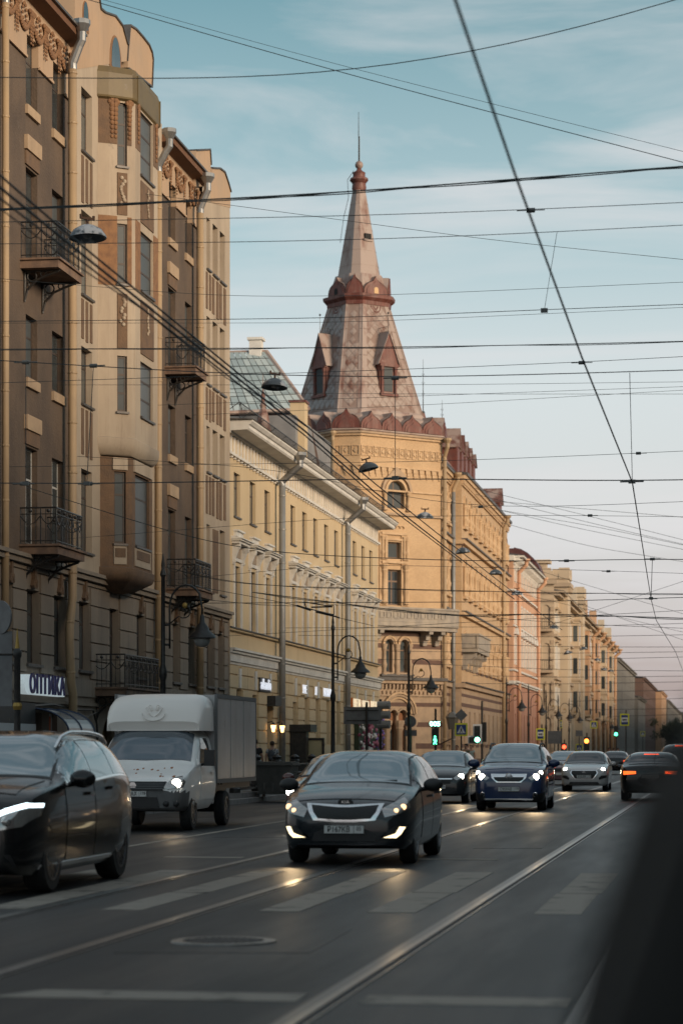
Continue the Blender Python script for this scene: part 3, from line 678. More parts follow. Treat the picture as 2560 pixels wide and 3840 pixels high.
for o in om:
    window(FL, *o, yb, M_fdark, M_gl, d=-.12, bars=(1,1), fw=.07)
    c = (o[0]+o[1])/2
    for a, b, z0, z1 in ((o[0]-.16,o[0]-.015,5.98,8.42),(o[1]+.015,o[1]+.16,5.98,8.42),(o[0]-.16,o[1]+.16,8.43,8.55)): piece('architrave', FL, a, b, -.02, .07, z0, z1, M_wht, yb, .02)
    piece('window_panel', FL, o[0]-.05, o[1]+.05, -.02, .03, 8.58, 9.02, M_taupe, yb, 0)
    for sx in (-1, 1):                  # scrolled consoles
        x = c+sx*.80; k = MB(FL); k.prism([(.0,8.3),(.06,8.3),(.10,8.42),(.12,8.55),(.22,8.8),(.30,8.92),(.30,9.04),(0,9.04)], x-.09, x+.09, 0); k.cyl((x-.1,.2,8.92),(x+.1,.2,8.92),.1,n=8); k.cyl((x-.1,.07,8.42),(x+.1,.07,8.42),.065,n=8); k.build('console', M_wht, yb)
    h = MB(FL); h.box(c-1.0, c+1.0, 0, .30, 9.045, 9.14); h.box(c-1.06, c+1.06, 0, .38, 9.14, 9.20); h.hexa([(c-1.1,0,9.2),(c-1.1,.44,9.2),(c+1.1,.44,9.2),(c+1.1,0,9.2)], [(c-1.1,0,9.32),(c-1.1,.44,9.23),(c+1.1,.44,9.23),(c+1.1,0,9.32)]); h.build('hood', M_wht, yb)
    h = MB(FL); h.box(c-.62, c+.62, 0, .12, 9.34, 9.52); h.box(c-.66, c+.66, 0, .2, 9.52, 9.58); h.build('hood_block', M_wht, yb)
for o in og:
    nm = 'door' if o[2] < .3 else 'window'
    if o[2] < .3:
        dr = MB(FL).box(o[0], o[1], -.2, -.12, o[2], o[3]).build('door', mat('shutter_metal', (.13,.125,.12), rough=.5, metal=.3), yb)
        z_ = o[2]+.05
        s_ = MB(FL)
        while z_ < o[3]-.5: s_.box(o[0]+.05, o[1]-.05, -.12, -.09, z_, z_+.06); z_ += .11
        s_.build('shutter_slats', MATS['shutter_metal'], dr, kind='stuff')
        MB(FL).box(o[0]-.05, o[1]+.05, -.1, .45, o[3]-.38, o[3]+.02).build('shutter_box', M_black, dr)
    else:
        window(FL, *o, yb, M_fdark, M_gl, d=-.1, bars=(1 if o[1]-o[0] > 1.3 else 0, 1), fw=.07)
    c = (o[0]+o[1])/2
    k = MB(FL); k.prism([(c-.14,3.78),(c+.14,3.78),(c+.2,4.5),(c-.2,4.5)], .04, .15, 1); k.build('keystone', M_wht, yb)
# white band, sill course, frieze with triglyphs, cornice
for z0, z1, d1 in ((4.72,5.02,.16),(5.02,5.12,.24),(4.62,4.72,.10),(5.12,5.2,.32)): piece('string_course', FL, yY0, yY1+.1, -.05, d1, z0, z1, M_wht, yb, 0)
piece('sill_course', FL, yY0, yY1+.06, -.05, .14, 5.86, 5.95, M_yel, yb, 0); piece('sill_course', FL, yY0, yY1+.08, -.05, .2, 5.93, 5.97, M_roofm, yb, 0)
piece('frieze_rail', FL, yY0, yY1, -.02, .14, 12.22, 12.32, M_wht, yb, 0)
n = int((yY1-yY0)/.62)
for k in range(n):
    a = yY0+(yY1-yY0)*k/n; w_ = (yY1-yY0)/n
    piece('frieze_panel', FL, a+.2, a+w_-.04, -.02, .02, 12.36, 12.92, M_yel, yb, 0)
    piece('triglyph', FL, a+.02, a+.14, .0, .07, 12.33, 12.98, M_wht, yb, .08)
    piece('gutta', FL, a+.0, a+.16, .0, .10, 12.14, 12.215, M_wht, yb, .1)
yc1 = yY1+.9
cb = MB(FL)
prof = [(0,12.98),(.12,12.98),(.16,13.05),(.75,13.07),(.80,13.13),(.80,13.24),(.86,13.26),(.95,13.36),(.95,13.42),(0,13.42)]
for (p, q) in zip(prof, prof[1:]+prof[:1]):
    cb.quad((yY0+.1, *p), (yY1+p[0], *p), (yY1+q[0], *q), (yY0+.1, *q))
    A = Fac(XF, yY1, -1, 0)
    cb.add([], [])
cb.add([(yY0+.1, *p) for p in prof], [tuple(range(len(prof)))])
for (p, q) in zip(prof, prof[1:]+prof[:1]):     # return along the side street
    cb.quad((yY1+p[0], p[0], p[1]), (yY1+p[0], -16, p[1]), (yY1+q[0], -16, q[1]), (yY1+q[0], q[0], q[1]))
cb.build('cornice', M_wht, yb)
rf = MB(FL); e0 = yY1+.98
rf.add([(yY0,1.0,13.43),(e0,1.0,13.43),(e0,-16,13.43),(yY0,-16,13.43),(yY0,-7,14.0),(e0-8,-7,14.0)], [(0,1,5,4),(1,2,5),(2,3,4,5),(3,0,4),(0,3,2,1)])
roof_y = rf.build('roof', M_roofm, yb)
# roof railing: bars as one part each panel
rail = MB(FL); y = yY0+.2
while y < yY1-1.5:
    L = 2.4
    r = MB(FL); n = 10
    for k in range(n): r.cyl((y+L*k/n, .45, 13.5), (y+L*k/n, .45, 14.08), .013, n=4)
    for zz in (13.56, 14.08): r.cyl((y, .45, zz), (y+L, .45, zz), .018, n=4)
    r.cyl((y,.45,14.08),(y,-.1,13.7),.016,n=4); r.build('roof_railing', M_black, roof_y); y += L
drainpipe(FL, Yof(1049, XF+.2), 13.2, yb, M_pipeg, d=.3, r=.13, out_=.72, funnel=M_galv); drainpipe(FL, Yof(1296, XF+.2), 13.2, yb, M_pipeg, d=.3, r=.13, out_=.72, funnel=M_galv)
# rusticated ground-floor courses
z = .75
while z < 4.55:
    z1 = min(z+.50, 4.6)
    cuts = sorted((o[0]-.02, o[1]+.02) for o in og if o[2] < z1-.02 and o[3] > z+.02); s = yY0; spans = []
    if z > 3.7: cuts = sorted(((o[0]+o[1])/2-.22, (o[0]+o[1])/2+.22) for o in og)
    for c0, c1 in cuts+[(yY1, yY1)]:
        if c0-s > .1: spans.append((s, c0))
        s = max(s, c1)
    for a, b in spans:
        n = max(1, round((b-a)/1.5))
        for k in range(n): piece('stone_block', FL, a+(b-a)*k/n+.02, a+(b-a)*(k+1)/n-.02, .04, .115, z+.025, z1-.025, M_yel, yb, .01)
    z += .5
piece('plinth', FL, yY0, yY1, 0, .16, .1, .72, M_kerb, yb, 0)
# shop lettering on the ground floor
M_neon = emit('sign_neon', (.85,.9,1.), .32); M_neonw = emit('sign_warm', (1.,.85,.62), .30); M_neono = emit('sign_orange', (1.,.42,.10), 1.1)
def shop_letters(txt, u0, u1, z, h, m, label, backing=False, dd=.2):
    t = thing('shop_lettering', label, 'sign', FL(Yl(u0), .1, z), world=True)
    o = lettering(txt, h, FL((Yl(u0)+Yl(u1))/2, dd, z), (0,1,0), m, t, depth=.025, bold=.0)
    wd = max(v.co.x for v in o.data.vertices)-min(v.co.x for v in o.data.vertices)
    k = (Yl(u1)-Yl(u0))/wd
    for v in o.data.vertices: v.co.x *= k
    MB(FL).box(Yl(u0)-.05, Yl(u1)+.05, .1, dd-.03, z-h*.45, z+h*.45).build('backing', M_black if backing else M_yel, t)
    if m is M_neonw: MB(FL).box(Yl(u0)-.22, Yl(u0)-.06, .1, dd, z-h*.5, z+h*.5).build('orange_end', mat('sign_orange_end', (.55,.16,.03), rough=.5), t)
    return t
shop_letters('adk.audio', 960, 997, 4.02, .6, M_neon, 'white lettering on black backing above the metal shutter', True)
shop_letters('УЗЕ', 1118, 1132, 4.05, .5, M_neon, 'short white letter sign above the black vestibule')
shop_letters('Л', 1165, 1171, 4.05, .5, M_neon, 'single small white letter sign between two keystones')
shop_letters('ГАСТРО БАР', 1197, 1224, 4.05, .5, M_neon, 'longest white letter sign on the yellow wall before the lamp post')
shop_letters('ЦВЕТЫ', 1309, 1336, 3.75, .55, M_neonw, 'warm white lettering above the flower display, leftmost of three')
shop_letters('FORMULA', 1342, 1368, 3.75, .55, M_neonw, 'warm white lettering above the flower display, middle of three')
shop_letters('БУКЕТА', 1374, 1398, 3.75, .55, M_neonw, 'warm white lettering above the flower display, rightmost at the corner')
# wall lanterns beside the shutter door
M_lampw = emit('lamp_glow', (1., .55, .2), 3.)
for i, (u, lab) in enumerate(((991, 'small lit wall lantern left of the metal shutter'), (1025, 'small lit wall lantern right of the metal shutter'))):
    y = Yl(u); t = thing('wall_lantern', lab, 'lamp', FL(y, .06, 2.3), world=True)
    MB(FL).tube([(y,.08,2.55),(y,.3,2.62),(y,.36,2.55)], .02, 5).build('arm', M_black, t)
    MB(FL).lathe([(.05,2.2),(.11,2.45),(.1,2.47)], (y,.36,0), 6).build('glass', M_lampw, t); MB(FL).lathe([(.13,2.47),(.02,2.58)], (y,.36,0), 6).build('cap', M_black, t)
# black entrance porch with glass door
y = Yl(1092); t = thing('entrance_porch', 'black framed glass vestibule door standing out from the yellow wall', 'entrance', FL(y, .1, .13), world=True)
MB(FL).box(y-1.1, y+.5, .1, 1.0, 2.25, 2.55).build('canopy', M_black, t); MB(FL).box(y-1.0, y-.4, .1, .8, .13, 2.25).build('side_panel', M_black, t)
w_ = MB(FL); w_.box(y-.3,y-.2,.1,1.2,.13,2.15)
fr = Fac(*FL(y-.3, 0, 0)[:2], 1, 0); q = MB(fr)
for a, b, z0, z1 in ((.15,.25,.13,2.0),(1.35,1.45,.13,2.0),(.25,1.35,1.9,2.0),(.25,1.35,.13,.23)): q.box(a, b, 0, .08, z0, z1)
dd = q.build('door', M_black, t); MB(fr).box(.25,1.35,.03,.05,.23,1.9).build('glass', mat('door_glass', (.42,.36,.22), rough=.08, spec=.7), dd); MB(fr).tube([(1.22,.1,.8),(1.22,.16,.85),(1.22,.16,1.15),(1.22,.1,1.2)],.015,5).build('handle', M_galv, dd)
# vertical board next to it
t = thing('wall_board', 'narrow dark vertical board with white writing left of the vestibule', 'sign', FL(Yl(1083), .1, 1.0), world=True)
fr2 = Fac(*FL(Yl(1080), .1, 0)[:2], 1, 0); MB(fr2).box(0,.22,0,.06,.95,1.95).build('board', M_black, t); lettering('УЗЕЛ', .2, fr2(.11,.07,1.45), (0,0,-1), M_wht, t, depth=.004, up=(1,0,0))
# flower display at the corner
t = thing('flower_display', 'wall of artificial white, pink and violet flowers at the house corner', 'flowers', FL(Yl(1352), .1, .3), world=True)
fy0, fy1 = Yl(1318), Yl(1408)
MB(FL).box(fy0, fy1, .1, .35, .3, 3.2).build('green_backing', mat('flower_leaves', (.02,.035,.018), (.035,.045,.02), rough=.8, scale=8, bump=1., bscale=12), t)
fm = [mat('fl_white', (.62,.58,.55), rough=.7), mat('fl_pink', (.42,.14,.2), rough=.7), mat('fl_violet', (.22,.14,.42), rough=.7), mat('fl_dark', (.16,.03,.06), rough=.7)]
fb = []
for m_ in fm:
    q = MB(); q.ball((0,0,0), .5, 7, 5); q.ball((.2,.1,.2), .35, 6, 4); q.ball((-.2,.15,-.1), .35, 6, 4); fb.append(proto_mesh(q, 'bloom', m_))
for k in range(220):
    s = random.random(); yy = fy0+(fy1-fy0)*s; zz = random.uniform(.35, 3.3)
    i = (2 if random.random() < .75 else 1) if s > .62 else random.choice((0,0,1,1,3,3))
    o = link('bloom', fb[i], t); sc = random.uniform(.1,.24) if i != 2 else random.uniform(.08,.16)
    o.location = Vector(FL(yy, .36+random.uniform(-.04,.1), zz))-Vector(ORG[t.name]); o.scale = (sc,sc,sc*random.uniform(.8,1.5)); o.rotation_euler = (random.random()*3,random.random()*3,0)
# wall anchors for the span wires
M_rust = mat('rusty_iron', (.09,.045,.025), rough=.8)
# ================================================================== corner house with tented tower
def brickmat(name, c1, c2, cm, sc=1.0, bands=None):
    m = bpy.data.materials.new(name); m.use_nodes = True; t = m.node_tree; b = t.nodes['Principled BSDF']; n = t.nodes.new; l = t.links.new
    b.inputs['Roughness'].default_value = .85
    g = n('ShaderNodeNewGeometry'); sp = n('ShaderNodeSeparateXYZ'); l(g.outputs['Position'], sp.inputs[0])
    ad = n('ShaderNodeMath'); ad.operation = 'ADD'; l(sp.outputs[0], ad.inputs[0]); l(sp.outputs[1], ad.inputs[1])
    cb = n('ShaderNodeCombineXYZ'); l(ad.outputs[0], cb.inputs[0]); l(sp.outputs[2], cb.inputs[1])
    br = n('ShaderNodeTexBrick'); br.inputs['Scale'].default_value = 3.4*sc; br.inputs['Mortar Size'].default_value = .012; br.inputs['Color1'].default_value = (*c1,1); br.inputs['Color2'].default_value = (*c2,1); br.inputs['Mortar'].default_value = (*cm,1)
    br.inputs['Bias'].default_value = .1; l(cb.outputs[0], br.inputs['Vector'])
    no = n('ShaderNodeTexNoise'); no.inputs['Scale'].default_value = .6; no.inputs['Detail'].default_value = 6; l(g.outputs['Position'], no.inputs['Vector'])
    mr = n('ShaderNodeMapRange'); mr.inputs[1].default_value = .4; mr.inputs[2].default_value = .75; mr.inputs[4].default_value = .4; l(no.outputs[0], mr.inputs[0])
    mx = n('ShaderNodeMix'); mx.data_type = 'RGBA'; l(mr.outputs[0], mx.inputs[0]); l(br.outputs[0], mx.inputs[6]); mx.inputs[7].default_value = (c1[0]*.55,c1[1]*.52,c1[2]*.5,1)
    l(mx.outputs[2], b.inputs['Base Color'])
    bp = n('ShaderNodeBump'); bp.inputs['Strength'].default_value = .4; bp.inputs['Distance'].default_value = .02; l(br.outputs[1], bp.inputs['Height']); bp.invert = True; l(bp.outputs[0], b.inputs['Normal'])
    MATS[name] = m; return m
M_brk = brickmat('brick_yellow', (.56,.385,.225), (.49,.33,.19), (.40,.31,.22))
M_brk2 = mat('stone_ochre', (.55,.385,.235), (.45,.31,.185), rough=.85, scale=2, bump=.2, bscale=12, dirt=(.24,.15,.09), dirt_amt=.4)
M_sand = mat('sandstone', (.42,.30,.20), (.33,.24,.165), rough=.85, scale=2, bump=.25, bscale=10, dirt=(.2,.15,.11), dirt_amt=.5)
M_brown2 = mat('dark_stone_band', (.13,.075,.055), (.10,.06,.05), rough=.85, scale=3)
M_balu = mat('balcony_concrete', (.36,.31,.25), (.25,.225,.2), rough=.85, scale=1.5, bump=.3, dirt=(.15,.13,.12), dirt_amt=.6, dirt_scale=.7)
M_red = mat('red_oxide', (.14,.038,.027), (.10,.031,.024), rough=.55, scale=2.5, dirt=(.30,.21,.18), dirt_amt=.55, dirt_scale=1.6)
M_tile = mat('tower_tile', (.315,.25,.22), (.145,.066,.046), rough=.55, scale=.9, lo=.50, hi=.66, detail=9, rnd=.09, bump=.2, bscale=6)
M_tile_shade = mat('tower_tile_shaded', (.29,.26,.25), (.16,.09,.07), rough=.5, scale=.9, lo=.48, hi=.66, detail=9, rnd=.09, bump=.2, bscale=6)  # greyer copy of the tile: shade of the unlit left face put into the colour
M_sheet = mat('tower_sheet', (.325,.255,.225), (.16,.072,.052), rough=.5, scale=1.3, lo=.50, hi=.68, detail=10, stretch=2.5)
M_roofr = mat('rust_roof', (.30,.22,.19), (.13,.05,.035), rough=.55, scale=1.1, lo=.42, hi=.56, detail=8)
TC = Vector((-23.1, 156.2, 0)); HCB, CB = 5.55, 1.8
tb = thing('tower_house', 'ochre brick corner house crowned by a tall tented tower', 'building', (TC.x, TC.y, 0), world=True)
def octo(hc, c, z): return [(TC.x+a, TC.y+b, z) for a, b in ((-c/2,-hc),(c/2,-hc),(hc,-c/2),(hc,c/2),(c/2,hc),(-c/2,hc),(-hc,c/2),(-hc,-c/2))]
def frustum(secs, m, nm, parent=None, cap=True):
    mb = MB(); vs = [p for s_ in secs for p in octo(*s_)]; k = len(secs)
    fs = [(i*8+j, i*8+(j+1) % 8, (i+1)*8+(j+1) % 8, (i+1)*8+j) for i in range(k-1) for j in range(8)]
    if cap: fs += [tuple(range(7,-1,-1)), tuple(range((k-1)*8, k*8))]
    mb.add(vs, fs); return mb.build(nm, m, parent or tb)
def oface(hc, c, i):                        # facade on octagon face i (1 = diagonal towards the crossing)
    P = octo(hc, c, 0); a, b = P[i], P[(i+1) % 8]; return Fac(a[0], a[1], b[0]-a[0], b[1]-a[1]), math.hypot(b[0]-a[0], b[1]-a[1])
FD, LD = oface(HCB, CB, 1); FC, LC = oface(HCB, CB, 0); FW, LW = oface(HCB, CB, 7)
def td(u): return LD*(u-1349)/(1662-1349)
d_arch = (td(1450), td(1516), 16.9, 18.65, True); d_sq = (td(1449), td(1500), 13.72, 14.75); d_door = (td(1449), td(1503), 10.72, 13.0)
d_tw = [(td(1442), td(1470), 6.45, 8.55, True), (td(1499), td(1528), 6.45, 8.55, True)]
d_gate = [(td(1459), td(1485), .15, 4.05, True), (td(1493), td(1523), .15, 4.05, True)]
wall(FD, 0, LD, 9.6, 21.6, [d_arch, d_sq, d_door], M_brk, tb, depth=.35); wall(FC, 0, LC, 6.2, 21.6, [], M_brk, tb); wall(FW, 0, LW, 6.2, 21.6, [], M_brk, tb)
wall(FD, 0, LD, 0, 9.6, d_tw+d_gate, M_sand, tb, depth=.35); wall(FC, 0, LC, 0, 6.2, [], M_sand, tb); wall(FW, 0, LW, 0, 6.2, [], M_sand, tb)
frustum([(HCB-.5, CB, 0), (HCB-.5, CB, 21.5)], M_dark, 'core')
FS2 = Fac(XF-12, TC.y-3.2, -1, 0); wall(FS2, -7, 25, 0, 20.5, [(-5+4*i, -3.6+4*i, 3+4.6*j, 5.4+4.6*j) for i in range(6) for j in range(4)], M_brk, tb)
for z0, z1 in ((.15,.9),(1.6,1.95),(3.0,3.3),(4.3,4.55),(7.0,7.3),(8.0,8.3),(8.8,9.05)):
    for fc, L in ((FD, LD), (FC, LC)):
        cuts = sorted((o[0]-.25, o[1]+.25) for o in (d_tw+d_gate if fc is FD else []) if o[2] < z1 and o[3] > z0); s = 0
        for c0, c1 in cuts+[(L, L)]:
            if c0-s > .1: piece('dark_band', fc, s+.01, c0, -.02, .02, z0, z1, M_brown2, tb, 0)
            s = max(s, c1)
# cornices on the three visible faces
def band(z0, z1, d, m, nm='cornice', faces=None):
    for fc, L in (faces or ((FD, LD), (FC, LC), (FW, LW))): piece(nm, fc, -d*.41, L+d*.41, -.1, d, z0, z1, m, tb, 0)
for a in ((21.35,21.5,.16,M_brk2),(21.5,21.62,.28,M_sand),(19.45,19.55,.12,M_brk2),(16.45,16.6,.18,M_sand),(17.95,18.05,.12,M_brk2)): band(*a)
band(5.75,5.95,.25,M_sand); band(5.95,6.15,.40,M_roofm); band(4.95,5.05,.12,M_sand)
for fc, L, n in ((FD, LD, 13), (FC, LC, 3), (FW, LW, 13)):
    w_ = L/n
    for k in range(n):                         # square panels with a raised stone in each, corbels under them
        a = k*w_
        for s0, s1, z0, z1 in ((a+.04,a+.1,20.1,20.75),(a+w_-.1,a+w_-.04,20.1,20.75),(a+.1,a+w_-.1,20.69,20.75),(a+.1,a+w_-.1,20.1,20.16)): piece('panel_frame', fc, s0, s1, -.02, .06, z0, z1, M_brk2, tb, 0)
        q = MB(fc); c = a+w_/2; q.prism([(c-.13,20.43),(c,20.27),(c+.13,20.43),(c,20.59)], -.02, .06, 1); q.build('panel_stone', M_brk2, tb)
        if fc is not FW:
            q = MB(fc); q.box(c-.16,c+.16,0,.12,19.2,19.44); q.box(c-.11,c+.11,0,.09,19.0,19.2); q.box(c-.06,c+.06,0,.06,18.85,19.0); q.build('corbel', M_brk2, tb)
for k in range(22):
    q = piece('dentil', FD, LD*k/22+.06, LD*k/22+.2, -.02, .2, 5.42, 5.7, M_sand, tb, 0)
for k in range(20): piece('dentil', FD, LD*k/20+.06, LD*k/20+.18, -.02, .12, 5.08, 5.28, M_sand, tb, 0)
# windows of the corner
M_fw2 = mat('frame_oak', (.16,.10,.065), rough=.6)
window(FD, *d_arch[:4], tb, M_fw2, M_glb, d=-.28, bars=(1,1), fw=.08); window(FD, *d_sq, tb, M_fw2, M_glb, d=-.28, bars=(0,0), fw=.08); window(FD, *d_door, tb, M_fw2, M_gl, d=-.28, bars=(1,1), fw=.1)
for o in d_tw: window(FD, *o[:4], tb, M_fw2, M_gl, d=-.26, bars=(0,1), fw=.08)
def arch_ring(fc, o, m, wd=.18, d=.1, nm='arch_moulding', tip=0.):
    r = (o[1]-o[0])/2; c = (o[0]+o[1])/2; zc = o[3]-r; n = 14; mb = MB(fc)
    pts = []
    for k in range(n+1):
        t = math.pi*k/n; e_ = tip*max(0, 1-abs(k-n/2)/2.5)
        pts.append(((c-(r+.03)*math.cos(t), zc+(r+.03)*math.sin(t)), (c-(r+wd)*math.cos(t), zc+(r+wd)*math.sin(t)+e_)))
    for (a, b), (a2, b2) in zip(pts, pts[1:]):
        mb.hexa([(a[0],-.02,a[1]),(b[0],-.02,b[1]),(b2[0],-.02,b2[1]),(a2[0],-.02,a2[1])], [(a[0],d,a[1]),(b[0],d,b[1]),(b2[0],d,b2[1]),(a2[0],d,a2[1])])
    return mb.build(nm, m, tb)
def column(fc, s, d, z0, z1, r, m, parent=None, nm='column'):
    h = z1-z0; P = [(r*1.5,0),(r*1.5,.05*h),(r*1.05,.07*h),(r*1.0,.2*h),(r*1.45,.3*h),(r*1.45,.35*h),(r,.42*h),(r*.95,.78*h),(r*1.4,.84*h),(r*1.2,.88*h),(r*1.7,.95*h),(r*1.7,h)]
    return MB(fc).lathe([(a, z0+b) for a, b in P], (s, d, 0), 8).build(nm, m, parent or tb, smooth=True)
arch_ring(FD, d_arch, M_brk2, .2, .1); arch_ring(FD, (d_arch[0]-.3, d_arch[1]+.3, 0, d_arch[3]+.28), M_sand, .22, .18, tip=.35)
for o in d_tw: arch_ring(FD, o, M_sand, .14, .1); arch_ring(FD, (o[0]-.12,o[1]+.12,0,o[3]+.12), M_brk2, .14, .16)
for s in (d_arch[0]-.25, d_arch[1]+.25): column(FD, s, .1, 16.75, 18.0, .13, M_brk2)
for s in (d_sq[0]-.3, d_sq[1]+.35):
    for ds in (-.12, .12): column(FD, s+ds, .1, 13.6, 15.1, .09, M_brk2)
    column(FD, s, .12, 10.8, 13.3, .16, M_brk2); piece('pier', FD, s-.32, s+.32, -.02, .08, 10.7, 15.3, M_brk2, tb, 0)
for k in range(5):
    s = d_sq[0]-.1+k*(d_sq[1]-d_sq[0]+.2)/4; arch_ring(FD, (s-.12, s+.12, 0, 15.75), M_brk2, .07, .1, 'blind_arch')
for z0, z1, d1 in ((15.2,15.35,.16),(13.38,13.52,.2),(14.85,14.95,.12)): piece('moulding', FD, d_sq[0]-.5, d_sq[1]+.5, -.02, d1, z0, z1, M_brk2, tb, 0)
for s in (d_tw[0][0]-.12, (d_tw[0][1]+d_tw[1][0])/2, d_tw[1][1]+.12): column(FD, s, .08, 6.3, 8.25, .12, M_sand)
piece('window_sill', FD, d_tw[0][0]-.4, d_tw[1][1]+.4, -.02, .2, 6.2, 6.35, M_roofm, tb, 0)
for o in d_gate: arch_ring(FD, o, M_sand, .14, .1)
gg = (d_gate[0][0]-.25, d_gate[1][1]+.25, 0, 4.95)
for k in range(3): arch_ring(FD, (gg[0]-.16*k, gg[1]+.16*k, 0, 4.75+.16*k), M_sand if k % 2 else M_brk2, .15, .12+.06*k)
for s in (gg[0]-.1, (d_gate[0][1]+d_gate[1][0])/2, gg[1]+.1): column(FD, s, .2, .15, 3.4, .2, M_sand)
M_oak = mat('oak_door', (.26,.105,.042), (.2,.08,.03), rough=.5, scale=4, stretch=6)
dr = MB(FD).box(d_gate[0][0]-.02, d_gate[1][1]+.02, -.34, -.3, .15, 3.9).build('door', M_oak, tb)
MB(FD).box(d_gate[0][0]+.14, d_gate[0][1]-.14, -.3, -.285, .7, 2.9).build('glass', M_gl, dr); MB(FD).box(d_gate[1][0]+.14, d_gate[1][1]-.14, -.3, -.285, .7, 2.9).build('glass', M_gl, dr)
# the balcony with square panels round the corner
bpts = [(-.6,1.0),(LD*.92,1.25),(LD+.3,1.1),(LD+.9,.6)]
def swept(fc, pts, d_in, z0, z1, m, nm):
    mb = MB(fc)
    for a, b in zip(pts, pts[1:]): mb.hexa([(a[0],a[1]-d_in,z0),(a[0],a[1],z0),(b[0],b[1],z0),(b[0],b[1]-d_in,z0)], [(a[0],a[1]-d_in,z1),(a[0],a[1],z1),(b[0],b[1],z1),(b[0],b[1]-d_in,z1)])
    return mb.build(nm, m, tb)
bl_ = swept(FD, bpts, 1.2, 9.35, 9.62, M_balu, 'balcony'); swept(FD, [(p[0]*1.0, p[1]+.02) for p in bpts], .16, 9.625, 10.42, M_balu, 'parapet'); swept(FD, [(p[0], p[1]+.1) for p in bpts], .3, 10.425, 10.55, M_balu, 'parapet_cap'); swept(FD, [(p[0], p[1]-.15) for p in bpts], .8, 9.1, 9.345, M_balu, 'balcony_base')
sgn = Fac(*FD(bpts[0][0], bpts[0][1]+.02, 0)[:2], FD(bpts[1][0],bpts[1][1]+.02,0)[0]-FD(bpts[0][0],bpts[0][1]+.02,0)[0], FD(bpts[1][0],bpts[1][1]+.02,0)[1]-FD(bpts[0][0],bpts[0][1]+.02,0)[1])
for k in range(12):
    a = .25+k*.53
    for s0, s1, z0, z1 in ((a,a+.07,9.85,10.25),(a+.33,a+.4,9.85,10.25),(a+.07,a+.33,10.19,10.25),(a+.07,a+.33,9.85,9.91)): piece('panel_frame', sgn, s0, s1, -.02, .05, z0, z1, M_balu, tb, 0)
for s in (.2, 1.0, LD*.75, LD*.9):
    q = MB(FD); q.prism([(0,8.2),(.3,8.2),(.35,8.5),(.6,8.55),(.65,8.85),(.95,8.9),(.98,9.09),(0,9.09)], s-.16, s+.16, 0); q.build('bracket', M_balu, tb)
# street front: recess, then long pavilion
yS0, yS1, yS2 = TC.y-CB/2, Yl(1716), Yl(1889)
XR, XP = XF-.55, XF+.25
FR, FP_ = Fac(XR, 0), Fac(XP, 0)
def street_rows(fac, y0, y1, n, rows):
    ops = []; w_ = (y1-y0)/n
    for k in range(n):
        c = y0+w_*(k+.5)
        for (z0, z1, hw, ar) in rows: ops.append((c-hw, c+hw, z0, z1, ar))
    return ops
rowsR = [(17.0,18.9,.5,True),(12.2,14.6,.5,True),(7.4,9.6,.5,True),(2.0,4.2,.5,False)]
for fc, y0, y1, n, tag_ in ((FR, yS0, yS1, 4, 0), (FP_, yS1, yS2, 10, 1)):
    ops = street_rows(fc, y0, y1, n, rowsR)
    wall(fc, y0, y1, 6.1, 20.3, [o for o in ops if o[2] > 6], M_brk, tb, depth=.3); wall(fc, y0, y1, 0, 6.1, [o for o in ops if o[2] < 6], M_sand, tb, depth=.3)
    for o in ops:
        window(fc, *o[:4], tb, M_fdark, M_gl, d=-.1, bars=(0,1), fw=.07)
        if o[4]: arch_ring(fc, o, M_brk2, .16, .14)
        if o[2] > 6:
            for s in (o[0]-.25, o[1]+.25): column(fc, s, .12, o[2]-.1, o[3]-.45, .12, M_brk2)
            piece('window_sill', fc, o[0]-.4, o[1]+.4, -.02, .22, o[2]-.28, o[2]-.1, M_brk2, tb, 0)
        else: piece('window_sill', fc, o[0]-.1, o[1]+.1, -.02, .12, o[2]-.12, o[2]-.01, M_sand, tb, 0)
    for z0, z1, d1, m_ in ((20.3,20.5,.42,M_roofm),(20.05,20.3,.3,M_brk2),(19.6,19.7,.12,M_brk2),(15.6,15.9,.25,M_brk2),(15.9,16.0,.4,M_roofm),(10.7,10.95,.25,M_brk2),(10.95,11.05,.36,M_roofm),(5.8,6.1,.25,M_sand),(6.1,6.18,.38,M_roofm)): piece('cornice', fc, y0, y1, -.05, d1, z0, z1, m_, tb, 0)
    m_n = int((y1-y0)/.5)
    for k in range(m_n): piece('dentil', fc, y0+(y1-y0)*k/m_n+.05, y0+(y1-y0)*k/m_n+.3, -.02, .2, 19.72, 20.04, M_brk2, tb, 0)
    for z0, z1 in ((.2,.9),(1.7,1.95),(4.5,4.75),(5.2,5.4),(7.0,7.25),(8.0,8.25),(9.0,9.25)):
        cuts = sorted((o[0]-.2, o[1]+.2) for o in ops if o[2]-.3 < z1 and o[3]+.2 > z0); s = y0
        for c0, c1 in cuts+[(y1, y1)]:
            if c0-s > .1: piece('dark_band', fc, s, c0, -.02, .02, z0, z1, M_brown2, tb, 0)
            s = max(s, c1)
pe = Fac(XF-3, yS1, 1, 0); wall(pe, 0, XP-XF+3, 6.1, 20.3, [], M_brk, tb); wall(pe, 0, XP-XF+3, 0, 6.1, [], M_sand, tb)
for z0, z1, d1, m_ in ((20.3,20.5,.3,M_roofm),(20.05,20.3,.2,M_brk2),(15.6,15.9,.2,M_brk2),(10.7,10.95,.2,M_brk2),(5.8,6.1,.2,M_sand)): piece('cornice', pe, 1, XP-XF+3+.2, -.05, d1, z0, z1, m_, tb, 0)
MB().box(XF-16, XF-.9, yS0+1, yS2, 0, 20.2).build('rear_block', M_brk, tb)
